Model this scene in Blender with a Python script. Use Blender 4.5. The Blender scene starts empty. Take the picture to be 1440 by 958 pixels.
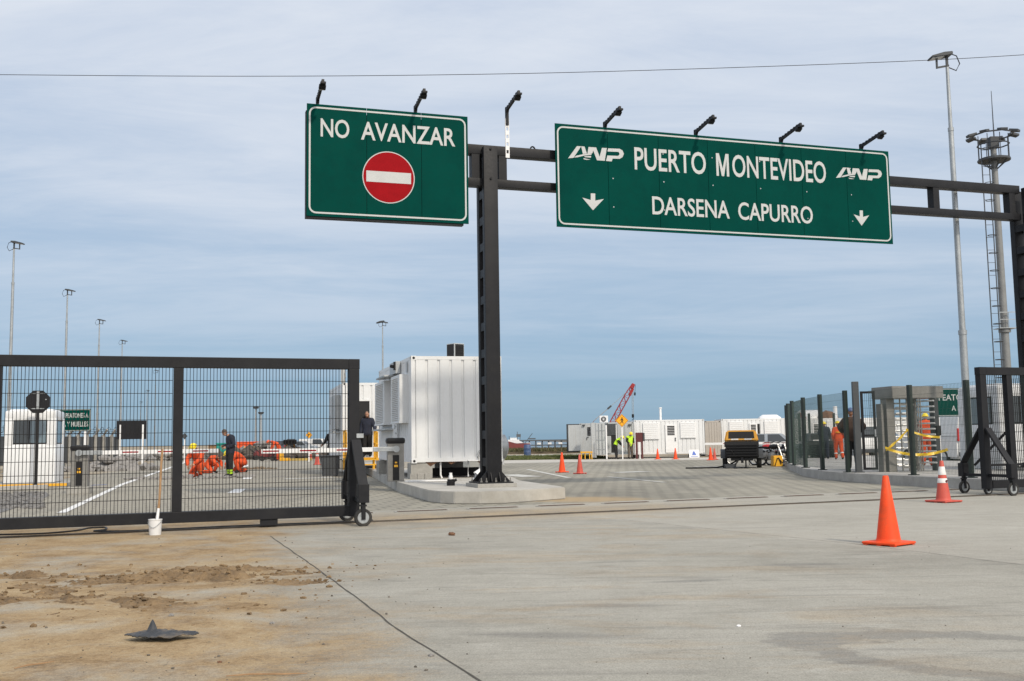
import bpy, bmesh, math, random
from mathutils import Vector, Matrix, noise as mnoise
R = math.radians
random.seed(7)
scene = bpy.context.scene
COL = scene.collection

# ------------------------------------------------------------------ camera
EYE = 1.3; FPX = 1450.0; PITCH = math.atan((619.5-479)/FPX); ROLL = R(0.9)
cam_d = bpy.data.cameras.new('camera'); cam = bpy.data.objects.new('camera', cam_d); COL.objects.link(cam)
cam_d.sensor_width = 36.0; cam_d.lens = 36.0*FPX/1440.0; cam_d.clip_start = 0.1; cam_d.clip_end = 9000
cam.matrix_world = Matrix.Translation((0, 0, EYE)) @ Matrix.Rotation(R(90)+PITCH, 4, 'X') @ Matrix.Rotation(-ROLL, 4, 'Z')
scene.camera = cam

# ------------------------------------------------------------------ world, sun, exposure
SUN_EL = R(40.5); SUN_AZ = R(32)          # azimuth measured from behind the camera towards the right
sun_dir = Vector((math.sin(SUN_AZ)*math.cos(SUN_EL), -math.cos(SUN_AZ)*math.cos(SUN_EL), math.sin(SUN_EL)))
world = bpy.data.worlds.new('World'); scene.world = world; world.use_nodes = True
wn = world.node_tree; wn.nodes.clear()
def N(t, typ, **k):
    n = t.nodes.new(typ)
    for a, v in k.items(): setattr(n, a, v)
    return n
def L(t, a, b): t.links.new(a, b)
def math_n(t, op, a, b=None, clamp=False):
    n = N(t, 'ShaderNodeMath', operation=op, use_clamp=clamp)
    for i, v in enumerate((a, b)):
        if v is None: continue
        if isinstance(v, (int, float)): n.inputs[i].default_value = v
        else: L(t, v, n.inputs[i])
    return n.outputs[0]
def ramp_n(t, fac, stops, interp='LINEAR'):
    n = N(t, 'ShaderNodeValToRGB'); n.color_ramp.interpolation = interp
    e = n.color_ramp.elements
    while len(e) < len(stops): e.new(0.5)
    for i, (p, c) in enumerate(stops):
        e[i].position = p; e[i].color = (c, c, c, 1) if isinstance(c, (int, float)) else (*c, 1)
    L(t, fac, n.inputs[0]); return n.outputs[0]
def noise_n(t, vec, scale, detail=4, rough=0.55, dist=0.0):
    n = N(t, 'ShaderNodeTexNoise'); n.inputs['Scale'].default_value = scale; n.inputs['Detail'].default_value = detail
    n.inputs['Roughness'].default_value = rough; n.inputs['Distortion'].default_value = dist
    if vec is not None: L(t, vec, n.inputs['Vector'])
    return n.outputs[0]
def mix_n(t, fac, a, b, mode='MIX'):
    n = N(t, 'ShaderNodeMix', data_type='RGBA', blend_type=mode)
    for s, v in ((n.inputs[0], fac), (n.inputs[6], a), (n.inputs[7], b)):
        if isinstance(v, (int, float)): s.default_value = v
        elif isinstance(v, tuple): s.default_value = (*v, 1)
        else: L(t, v, s)
    return n.outputs[2]
def map_n(t, vec, scale=(1,1,1), rot=(0,0,0), loc=(0,0,0)):
    n = N(t, 'ShaderNodeMapping'); n.inputs['Scale'].default_value = scale; n.inputs['Rotation'].default_value = rot; n.inputs['Location'].default_value = loc
    L(t, vec, n.inputs['Vector']); return n.outputs[0]
sky = N(wn, 'ShaderNodeTexSky', sky_type='NISHITA'); sky.sun_disc = False
sky.sun_elevation = SUN_EL; sky.sun_rotation = R(180)-SUN_AZ; sky.air_density = 1.0; sky.dust_density = 0.3; sky.ozone_density = 2.0
tc = N(wn, 'ShaderNodeTexCoord'); sp = N(wn, 'ShaderNodeSeparateXYZ'); L(wn, tc.outputs['Generated'], sp.inputs[0])
zz = math_n(wn, 'ADD', math_n(wn, 'MAXIMUM', sp.outputs[2], 0.0), 0.10)
cv = N(wn, 'ShaderNodeCombineXYZ'); L(wn, math_n(wn, 'DIVIDE', sp.outputs[0], zz), cv.inputs[0]); L(wn, math_n(wn, 'DIVIDE', sp.outputs[1], zz), cv.inputs[1])
n1 = noise_n(wn, map_n(wn, cv.outputs[0], (0.20, 0.55, 1), (0, 0, R(9))), 1.3, 7, 0.6, 0.7)
n2 = noise_n(wn, map_n(wn, cv.outputs[0], (0.55, 1.5, 1), (0, 0, R(-12)), (3, 7, 0)), 1.5, 9, 0.68, 1.2)
nz = math_n(wn, 'ADD', math_n(wn, 'MULTIPLY', n1, 0.72), math_n(wn, 'MULTIPLY', n2, 0.28))
streak = ramp_n(wn, nz, [(0.34, 0.0), (0.66, 1.0)], 'EASE')
veil = ramp_n(wn, sp.outputs[2], [(0.0, 0.06), (0.05, 0.20), (0.12, 0.54), (0.22, 0.80), (0.38, 1.0)])
cl = math_n(wn, 'MULTIPLY', veil, math_n(wn, 'ADD', math_n(wn, 'MULTIPLY', streak, 0.56), 0.50), True)
low = ramp_n(wn, sp.outputs[2], [(0.0, (1.05, 2.75, 4.55)), (0.16, (2.0, 3.65, 5.6)), (0.45, (2.2, 3.6, 6.2))])
base = mix_n(wn, 0.82, sky.outputs[0], low)
skyc = mix_n(wn, cl, base, (6.85, 7.35, 8.15))
# brighter sky around the sun, unseen behind the camera, added to fill shaded faces
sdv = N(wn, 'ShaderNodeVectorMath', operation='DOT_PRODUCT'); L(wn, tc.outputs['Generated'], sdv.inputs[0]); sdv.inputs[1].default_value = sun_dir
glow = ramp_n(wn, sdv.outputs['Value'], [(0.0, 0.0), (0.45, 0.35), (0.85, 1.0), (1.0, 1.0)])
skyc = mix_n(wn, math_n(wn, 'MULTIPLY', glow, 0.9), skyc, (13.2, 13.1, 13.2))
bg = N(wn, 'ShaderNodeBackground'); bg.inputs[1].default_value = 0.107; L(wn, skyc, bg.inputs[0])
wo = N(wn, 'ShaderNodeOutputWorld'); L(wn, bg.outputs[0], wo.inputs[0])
sd = bpy.data.lights.new('sun', 'SUN'); sd.energy = 2.75; sd.angle = R(3.6); sd.color = (1.0, 0.90, 0.75)
sun = bpy.data.objects.new('sun', sd); COL.objects.link(sun); sun.location = sun_dir*60
sun.rotation_euler = (-sun_dir).to_track_quat('-Z', 'Y').to_euler()
vs = scene.view_settings; vs.view_transform = 'Standard'; vs.look = 'None'; vs.exposure = 0.0; vs.gamma = 1.0; vs.use_curve_mapping = False

# ------------------------------------------------------------------ measuring the site from the photograph (1440 x 958)
def ray(px, py):
    x = (px-720)/FPX; y = -(py-479)/FPX; c, s = math.cos(ROLL), math.sin(ROLL)
    xs = c*x+s*y; ys = -s*x+c*y; cp, sn = math.cos(PITCH), math.sin(PITCH)
    return (xs, cp-ys*sn, sn+ys*cp)
def G(px, py, z=0.0):
    d = ray(px, py); t = (z-EYE)/d[2]; return Vector((d[0]*t, d[1]*t, z))
def A(px, py, Y):
    d = ray(px, py); t = Y/d[1]; return Vector((d[0]*t, Y, EYE+d[2]*t))
def X(px, Y, py=640): return A(px, py, Y).x
def PL(px, py, o, yaw, off=0.0):
    n = (math.sin(yaw), -math.cos(yaw)); d = ray(px, py)
    t = ((o[0]*n[0]+o[1]*n[1])+off)/(d[0]*n[0]+d[1]*n[1]); x, y = d[0]*t-o[0], d[1]*t-o[1]
    return (x*math.cos(yaw)+y*math.sin(yaw), EYE+d[2]*t)

# ------------------------------------------------------------------ materials
MATS = {}
def mat(name, col, rough=0.6, metal=0.0, var=0.12, scale=3.0, bump=0.0, bscale=40.0, dirt=None, dirt_amt=0.0, streak=False, spec=0.5, trans=0.0, alpha=1.0):
    if name in MATS: return MATS[name]
    m = bpy.data.materials.new(name); m.use_nodes = True; t = m.node_tree
    b = t.nodes['Principled BSDF']; tcn = N(t, 'ShaderNodeTexCoord'); v = tcn.outputs['Object']
    nz = noise_n(t, v, scale, 6, 0.6); nf = noise_n(t, v, scale*9, 4, 0.6)
    f = math_n(t, 'ADD', math_n(t, 'MULTIPLY', nz, 0.65), math_n(t, 'MULTIPLY', nf, 0.35))
    lo = tuple(max(0, c*(1-var*1.3)) for c in col); hi = tuple(min(1, c*(1+var)) for c in col)
    c = ramp_n(t, f, [(0.32, lo), (0.68, hi)])
    if dirt is not None:
        sv = map_n(t, v, (6, 6, 0.5)) if streak else v
        dn = noise_n(t, sv, scale*0.8+0.6, 7, 0.68)
        c = mix_n(t, math_n(t, 'MULTIPLY', ramp_n(t, dn, [(0.48, 0.0), (0.74, 1.0)]), dirt_amt), c, dirt)
    L(t, c, b.inputs['Base Color'])
    L(t, math_n(t, 'ADD', math_n(t, 'MULTIPLY', math_n(t, 'SUBTRACT', nf, 0.5), 0.3), rough, True), b.inputs['Roughness'])
    b.inputs['Metallic'].default_value = metal; b.inputs['Specular IOR Level'].default_value = spec
    if trans: b.inputs['Transmission Weight'].default_value = trans
    if alpha < 1: b.inputs['Alpha'].default_value = alpha
    if bump:
        bn = N(t, 'ShaderNodeBump'); bn.inputs['Strength'].default_value = bump; bn.inputs['Distance'].default_value = 0.02
        L(t, noise_n(t, v, bscale, 5, 0.65), bn.inputs['Height']); L(t, bn.outputs[0], b.inputs['Normal'])
    MATS[name] = m; return m
M_char = mat('charcoal_paint', (0.0125, 0.0130, 0.0155), 0.5, 0.0, 0.25, 2.0, dirt=(0.024, 0.0235, 0.0225), dirt_amt=0.45, spec=0.22)
M_black = mat('black_plastic', (0.010, 0.010, 0.011), 0.5, spec=0.3)
M_rub = mat('black_rubber', (0.018, 0.018, 0.018), 0.8, dirt=(0.09, 0.08, 0.065), dirt_amt=0.5)
M_wire = mat('dark_wire', (0.012, 0.012, 0.013), 0.6, spec=0.2)
M_gwire = mat('green_wire', (0.03, 0.055, 0.045), 0.55)
M_gpost = mat('green_black_post', (0.012, 0.022, 0.018), 0.5)
M_green = mat('sign_green', (0.0, 0.048, 0.038), 0.6, 0, 0.10, 0.7, dirt=(0.0, 0.032, 0.028), dirt_amt=0.6, streak=False, spec=0.03)
M_swhite = mat('sign_white', (0.47, 0.48, 0.48), 0.5, 0, 0.06, 4, spec=0.2)
M_red = mat('sign_red', (0.27, 0.006, 0.010), 0.55, 0, 0.12, spec=0.04)
M_galv = mat('galvanised_steel', (0.36, 0.38, 0.39), 0.45, 0.55, 0.2, 2.5)
M_steel = mat('brushed_steel', (0.23, 0.222, 0.205), 0.42, 0.35, 0.18, 3.0)
M_bright = mat('bright_steel', (0.70, 0.70, 0.69), 0.35, 0.3, 0.1)
M_cwhite = mat('container_white', (0.66, 0.67, 0.675), 0.42, 0, 0.05, 1.2, dirt=(0.50, 0.47, 0.42), dirt_amt=0.16, streak=True)
M_cgrey = mat('container_grey', (0.40, 0.42, 0.43), 0.5, 0, 0.07, 1.2, dirt=(0.27, 0.24, 0.2), dirt_amt=0.35, streak=True)
M_cbeige = mat('container_beige_grey', (0.37, 0.34, 0.305), 0.55, 0, 0.08, 1.2)
M_dgrey = mat('dark_grey_paint', (0.055, 0.060, 0.066), 0.5, spec=0.3)
M_fibre = mat('white_fibreglass', (0.70, 0.71, 0.72), 0.35, 0, 0.05, 2, dirt=(0.5, 0.47, 0.42), dirt_amt=0.25, streak=True)
M_glass = mat('dark_glass', (0.025, 0.032, 0.036), 0.08, 0, 0.1, 2, spec=0.8)
M_bglass = mat('sky_glass', (0.12, 0.17, 0.2), 0.06, 0, 0.1, 2, spec=0.9)
M_dark = mat('dark_interior', (0.012, 0.012, 0.013), 0.8)
M_conc = mat('raw_concrete', (0.33, 0.32, 0.295), 0.85, 0, 0.2, 1.6, 0.4, 30, dirt=(0.17, 0.165, 0.15), dirt_amt=0.5)
M_kerb = mat('kerb_concrete', (0.36, 0.35, 0.33), 0.85, 0, 0.18, 1.2, 0.4, 30, dirt=(0.20, 0.19, 0.17), dirt_amt=0.55)
M_isle = mat('island_concrete', (0.40, 0.385, 0.35), 0.85, 0, 0.15, 0.9, 0.3, 25, dirt=(0.27, 0.245, 0.2), dirt_amt=0.5)
M_orange = mat('cone_orange', (0.80, 0.07, 0.012), 0.55, 0, 0.14, 6, dirt=(0.40, 0.085, 0.035), dirt_amt=0.65, spec=0.3)
M_pink = mat('faded_cone_red', (0.50, 0.075, 0.05), 0.6, 0, 0.12, 6, dirt=(0.36, 0.10, 0.07), dirt_amt=0.5)
M_band = mat('reflective_white', (0.68, 0.67, 0.65), 0.5, 0, 0.08, 10, dirt=(0.4, 0.36, 0.31), dirt_amt=0.45)
M_yel = mat('safety_yellow', (0.72, 0.37, 0.015), 0.5, 0, 0.12, 4, dirt=(0.38, 0.24, 0.05), dirt_amt=0.35)
M_syel = mat('sign_yellow', (0.80, 0.36, 0.008), 0.45, 0, 0.06)
M_hiv = mat('hi_vis_yellow', (0.50, 0.80, 0.03), 0.7, 0, 0.14, 9)
M_helm = mat('helmet_yellow', (0.78, 0.62, 0.02), 0.35, 0, 0.06)
M_ocl = mat('orange_cloth', (0.62, 0.075, 0.015), 0.85, 0, 0.22, 9)
M_navy = mat('navy_cloth', (0.012, 0.016, 0.032), 0.85, 0, 0.25, 9)
M_brown = mat('brown_cloth', (0.05, 0.03, 0.022), 0.85, 0, 0.25, 9)
M_khaki = mat('khaki_cloth', (0.11, 0.09, 0.07), 0.85, 0, 0.2, 9)
M_blcl = mat('black_cloth', (0.012, 0.012, 0.013), 0.9, 0, 0.2, 9)
M_blue = mat('blue_plastic', (0.045, 0.085, 0.19), 0.5, 0, 0.15, 3, dirt=(0.2, 0.2, 0.2), dirt_amt=0.4)
M_skin = mat('skin', (0.36, 0.19, 0.12), 0.6, 0, 0.1, 9)
M_hair = mat('grey_brown_hair', (0.06, 0.045, 0.035), 0.8)
M_teal = mat('teal_paint', (0.02, 0.30, 0.25), 0.55)
M_obar = mat('orange_red_paint', (0.78, 0.10, 0.02), 0.5, 0, 0.12, 2)
M_mach = mat('machine_maroon', (0.16, 0.022, 0.022), 0.55, 0, 0.25, 3)
M_crane = mat('crane_red', (0.30, 0.018, 0.02), 0.5)
M_ship = mat('ship_red', (0.17, 0.035, 0.032), 0.7, 0, 0.2, 0.2)
M_pier = mat('pier_dark', (0.09, 0.10, 0.11), 0.8)
M_wood = mat('weathered_wood', (0.30, 0.18, 0.09), 0.8, 0, 0.25, 12)
M_wht = mat('white_paint', (0.72, 0.72, 0.72), 0.5, 0, 0.06, 4)
M_mark = mat('road_marking', (0.50, 0.50, 0.47), 0.8, 0, 0.15, 6, dirt=(0.28, 0.27, 0.24), dirt_amt=0.95)
M_silver = mat('silver_car_paint', (0.30, 0.33, 0.36), 0.3, 0.3, 0.05)
M_carw = mat('white_car_paint', (0.68, 0.68, 0.67), 0.3, 0, 0.05, dirt=(0.4, 0.36, 0.3), dirt_amt=0.3)
M_rust = mat('rusty_steel', (0.15, 0.075, 0.04), 0.8, 0.1, 0.3, 5)
M_maroon = mat('maroon_post', (0.085, 0.016, 0.016), 0.55)
M_stone = mat('grey_stone', (0.22, 0.21, 0.20), 0.9, 0, 0.3, 4, 0.4, 15)
M_tape = mat('yellow_tape', (0.75, 0.50, 0.02), 0.4, 0, 0.15, 12)
M_lampglass = mat('lamp_lens', (0.5, 0.52, 0.54), 0.2)
M_bark = mat('scrub_leaf', (0.05, 0.055, 0.022), 0.9, 0, 0.4, 1.5)
M_redlamp = mat('red_plastic', (0.5, 0.02, 0.02), 0.4)
M_joint = mat('joint_dark', (0.07, 0.063, 0.052), 0.95, 0, 0.3, 8)
M_rail = mat('track_steel', (0.10, 0.085, 0.07), 0.6, 0.5, 0.3, 6)

# ------------------------------------------------------------------ mesh builder
class MB:
    def __init__(s): s.bm = bmesh.new(); s.f = False
    def geo(s, vs, fs):
        v = [s.bm.verts.new(p) for p in vs]
        for f in fs:
            try: s.bm.faces.new([v[i] for i in f])
            except ValueError: pass
        return s
    def box(s, c, d, rot=None, bev=0.0, taper=1.0):
        hx, hy, hz = d[0]/2, d[1]/2, d[2]/2
        pts = [Vector((x*hx*(taper if z > 0 else 1), y*hy*(taper if z > 0 else 1), z*hz)) for x, y, z in ((-1,-1,-1),(1,-1,-1),(1,1,-1),(-1,1,-1),(-1,-1,1),(1,-1,1),(1,1,1),(-1,1,1))]
        if rot is not None: pts = [rot @ p for p in pts]
        c = Vector(c); v = [s.bm.verts.new(c+p) for p in pts]; fs = []
        for f in ((3,2,1,0),(4,5,6,7),(0,1,5,4),(1,2,6,5),(2,3,7,6),(3,0,4,7)): fs.append(s.bm.faces.new([v[i] for i in f]))
        if bev:
            es = list({e for f in fs for e in f.edges})
            bmesh.ops.bevel(s.bm, geom=es, offset=bev, segments=2, affect='EDGES', profile=0.6)
        return s
    def bx(s, x0, x1, y0, y1, z0, z1, bev=0.0):
        return s.box(((x0+x1)/2, (y0+y1)/2, (z0+z1)/2), (abs(x1-x0), abs(y1-y0), abs(z1-z0)), None, bev)
    def beam(s, p0, p1, w, h, bev=0.0, up=(0,0,1)):          # rectangular bar from p0 to p1
        p0, p1 = Vector(p0), Vector(p1); d = p1-p0; z = d.normalized(); u = Vector(up)
        if abs(z.dot(u)) > 0.98: u = Vector((0, 1, 0))
        x = u.cross(z).normalized(); y = z.cross(x)
        return s.box((p0+p1)/2, (w, h, d.length), Matrix((x, y, z)).transposed(), bev)
    def cyl(s, p0, p1, r0, r1=None, n=12, cap=True):
        r1 = r0 if r1 is None else r1; p0, p1 = Vector(p0), Vector(p1); z = (p1-p0).normalized()
        u = Vector((1,0,0)) if abs(z.x) < 0.9 else Vector((0,1,0)); x = u.cross(z).normalized(); y = z.cross(x)
        a = [s.bm.verts.new(p0+(x*math.cos(2*math.pi*i/n)+y*math.sin(2*math.pi*i/n))*r0) for i in range(n)]
        b = [s.bm.verts.new(p1+(x*math.cos(2*math.pi*i/n)+y*math.sin(2*math.pi*i/n))*r1) for i in range(n)]
        for i in range(n): s.bm.faces.new((a[i], a[(i+1)%n], b[(i+1)%n], b[i]))
        if cap: s.bm.faces.new(a[::-1]); s.bm.faces.new(b)
        return s
    def tube(s, pts, r, n=6, closed=False):
        pts = [Vector(p) for p in pts]; rings = []
        for i, p in enumerate(pts):
            if closed: d = (pts[(i+1)%len(pts)]-pts[i-1]).normalized()
            else: d = (pts[min(i+1, len(pts)-1)]-pts[max(i-1, 0)]).normalized()
            u = Vector((0,0,1)) if abs(d.z) < 0.9 else Vector((1,0,0)); x = u.cross(d).normalized(); y = d.cross(x)
            rr = r[i] if isinstance(r, (list, tuple)) else r
            rings.append([s.bm.verts.new(p+(x*math.cos(2*math.pi*k/n)+y*math.sin(2*math.pi*k/n))*rr) for k in range(n)])
        m = len(rings)
        for i in range(m if closed else m-1):
            a, b = rings[i], rings[(i+1)%m]
            for k in range(n): s.bm.faces.new((a[k], a[(k+1)%n], b[(k+1)%n], b[k]))
        if not closed: s.bm.faces.new(rings[0][::-1]); s.bm.faces.new(rings[-1])
        return s
    def lathe(s, prof, c=(0,0,0), n=24, axis='Z', start=0.0, hoop=False):          # prof: (r, h)
        c = Vector(c); rings = []
        for r, h in prof:
            ring = []
            for k in range(n):
                a = start+2*math.pi*k/n; p = (r*math.cos(a), r*math.sin(a), h)
                if axis == 'X': p = (p[2], p[0], p[1])
                if axis == 'Y': p = (p[1], p[2], p[0])
                ring.append(s.bm.verts.new(c+Vector(p)))
            rings.append(ring)
        for i in range(len(rings)-(0 if hoop else 1)):
            a, b = rings[i], rings[(i+1) % len(rings)]
            for k in range(n): s.bm.faces.new((a[k], a[(k+1)%n], b[(k+1)%n], b[k]))
        if not hoop: s.bm.faces.new(rings[0][::-1]); s.bm.faces.new(rings[-1])
        return s
    def prism(s, poly, d0, d1, plane='XZ', bev=0.0):      # 2D polygon given thickness along the third axis
        def P(a, b, d): return {'XZ': (a, d, b), 'YZ': (d, a, b), 'XY': (a, b, d)}[plane]
        n = len(poly); a = [s.bm.verts.new(P(x, y, d0)) for x, y in poly]; b = [s.bm.verts.new(P(x, y, d1)) for x, y in poly]
        fs = [s.bm.faces.new(a), s.bm.faces.new(b[::-1])]
        for i in range(n): fs.append(s.bm.faces.new((a[i], b[i], b[(i+1)%n], a[(i+1)%n])))
        if bev: bmesh.ops.bevel(s.bm, geom=list({e for f in fs for e in f.edges}), offset=bev, segments=2, affect='EDGES')
        return s
    def ball(s, c, r, sub=2, jit=0.0, seed=0):
        r = (r, r, r) if isinstance(r, (int, float)) else r
        res = bmesh.ops.create_icosphere(s.bm, subdivisions=sub, radius=1.0)
        for v in res['verts']:
            k = 1.0+jit*mnoise.noise(v.co*1.7+Vector((seed*3.1, seed*1.7, 0)))
            v.co = Vector((v.co.x*r[0]*k, v.co.y*r[1]*k, v.co.z*r[2]*k))+Vector(c)
        return s
    def build(s, name, m, parent=None, smooth=False, loc=None):
        bmesh.ops.recalc_face_normals(s.bm, faces=s.bm.faces[:])
        me = bpy.data.meshes.new(name); s.bm.to_mesh(me); s.bm.free()
        if smooth:
            for p in me.polygons: p.use_smooth = True
            try: me.set_sharp_from_angle(angle=R(38))
            except Exception: pass
        for k in (m if isinstance(m, (list, tuple)) else [m]): me.materials.append(k)
        o = bpy.data.objects.new(name, me); COL.objects.link(o)
        if parent is not None: o.parent = parent
        if loc is not None: o.location = loc
        return o
def tag(o, label=None, cat=None, group=None, kind=None):
    if label: o['label'] = label
    if cat: o['category'] = cat
    if group: o['group'] = group
    if kind: o['kind'] = kind
    return o
def thing(name, label, cat, loc=(0,0,0), yaw=0.0, group=None):
    o = bpy.data.objects.new(name, None); COL.objects.link(o); o.location = loc; o.rotation_euler = (0, 0, yaw); o.empty_display_size = 0.3
    return tag(o, label, cat, group)
def copy_tree(o, parent=None):
    c = o.copy(); COL.objects.link(c); c.parent = parent
    for ch in [k for k in list(o.children)]: copy_tree(ch, c)
    return c
def dup(o, loc, yaw, label, group=None, scale=None):
    c = copy_tree(o); c.location = loc; c.rotation_euler = (0, 0, yaw); c['label'] = label
    if group: c['group'] = group
    if scale: c.scale = (scale,)*3
    return c
def structure(name, mb, m, loc=None): return tag(mb.build(name, m, None, False, loc), kind='structure')
def text(mb, s, x0, x1, z0, z1, y, bold=0.02, thick=0.004, weight_x=1.0):    # letters facing -y, fitted to a rectangle
    cu = bpy.data.curves.new('lettering', 'FONT'); cu.body = s; cu.size = 1.0; cu.offset = bold; cu.resolution_u = 4
    ob = bpy.data.objects.new('lettering', cu); COL.objects.link(ob); bpy.context.view_layer.update()
    dg = bpy.context.evaluated_depsgraph_get(); me = bpy.data.meshes.new_from_object(ob.evaluated_get(dg))
    xs = [v.co.x for v in me.vertices]; ys = [v.co.y for v in me.vertices]
    ax, bx_, ay, by = min(xs), max(xs), min(ys), max(ys)
    tb = bmesh.new(); tb.from_mesh(me)
    for v in tb.verts: v.co = Vector((x0+(v.co.x-ax)/(bx_-ax)*(x1-x0), y, z0+(v.co.y-ay)/(by-ay)*(z1-z0)))
    bmesh.ops.remove_doubles(tb, verts=tb.verts[:], dist=1e-5)
    r = bmesh.ops.extrude_face_region(tb, geom=tb.faces[:])
    for e in r['geom']:
        if isinstance(e, bmesh.types.BMVert): e.co.y -= thick
    for f in tb.faces: f.smooth = False
    tb.to_mesh(me); tb.free(); mb.bm.from_mesh(me)
    bpy.data.objects.remove(ob); bpy.data.curves.remove(cu); bpy.data.meshes.remove(me)
def wires(mb, p0, p1, z0, z1, dv=0.05, dh=0.2, r=0.003, off=(0,0)):       # welded mesh panel between two points
    p0, p1 = Vector((p0[0], p0[1], 0)), Vector((p1[0], p1[1], 0)); d = p1-p0; n = max(2, int(round(d.length/dv)))
    u = d.normalized(); nn = Vector((-u.y, u.x, 0))
    for i in range(n+1):
        q = p0+d*(i/n); mb.box((q.x, q.y, (z0+z1)/2), (r*2, r*2, z1-z0))
    k = max(1, int(round((z1-z0)/dh)))
    for j in range(k+1):
        z = z0+(z1-z0)*j/k
        mb.beam(p0+nn*r*2+Vector((0,0,z)), p1+nn*r*2+Vector((0,0,z)), r*2.6, r*2)

# ------------------------------------------------------------------ ground
def ground_mat(name, build):
    m = bpy.data.materials.new(name); m.use_nodes = True; t = m.node_tree; b = t.nodes['Principled BSDF']
    b.inputs['Specular IOR Level'].default_value = 0.25; b.inputs['Roughness'].default_value = 0.9
    g = N(t, 'ShaderNodeNewGeometry'); v = g.outputs['Position']; s = N(t, 'ShaderNodeSeparateXYZ'); L(t, v, s.inputs[0])
    build(t, b, v, s.outputs[0], s.outputs[1]); return m
def bump_n(t, b, h, strength, dist=0.01):
    bn = N(t, 'ShaderNodeBump'); bn.inputs['Strength'].default_value = strength; bn.inputs['Distance'].default_value = dist
    L(t, h, bn.inputs['Height']); L(t, bn.outputs[0], b.inputs['Normal'])
def g_earth(t, b, v, x, y):
    c = ramp_n(t, noise_n(t, v, 0.12, 8, 0.65), [(0.35, (0.20, 0.155, 0.10)), (0.5, (0.28, 0.235, 0.17)), (0.68, (0.33, 0.30, 0.245))])
    L(t, c, b.inputs['Base Color']); bump_n(t, b, noise_n(t, v, 3, 8, 0.7), 0.5, 0.1)
def smooth(t, val, lo, hi):
    n = N(t, 'ShaderNodeMapRange', interpolation_type='SMOOTHSTEP'); n.inputs['From Min'].default_value = lo; n.inputs['From Max'].default_value = hi
    L(t, val, n.inputs[0]); return n.outputs[0]
def lin(t, x, y, a, bb, c):
    return math_n(t, 'ADD', math_n(t, 'ADD', math_n(t, 'MULTIPLY', x, a), math_n(t, 'MULTIPLY', y, bb)), c)
def blob(t, v, cx, cy, rx, ry, rot, soft, wob=0.5, ring=None):
    q = map_n(t, v, (1,1,1), (0,0,0), (-cx, -cy, 0)); q = map_n(t, q, (1, 1, 0), (0, 0, rot)); q = map_n(t, q, (1/rx, 1/ry, 0))
    ln = N(t, 'ShaderNodeVectorMath', operation='LENGTH'); L(t, q, ln.inputs[0])
    d = math_n(t, 'ADD', ln.outputs['Value'], math_n(t, 'MULTIPLY', math_n(t, 'SUBTRACT', noise_n(t, v, 1.6, 6, 0.7), 0.5), wob*2))
    if ring: d = math_n(t, 'ADD', math_n(t, 'MULTIPLY', math_n(t, 'ABSOLUTE', math_n(t, 'SUBTRACT', d, 1.0)), 1/ring), 0)
    return math_n(t, 'SUBTRACT', 1.0, smooth(t, d, 1.0-soft, 1.0+soft))
TA = R(20.5); T0 = Vector((-0.26, 17.8, 0)); TU = Vector((math.cos(TA), math.sin(TA), 0)); TV = Vector((-math.sin(TA), math.cos(TA), 0))
def tp(u, v, z=0.0): return T0+TU*u+TV*v+Vector((0, 0, z))
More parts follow.
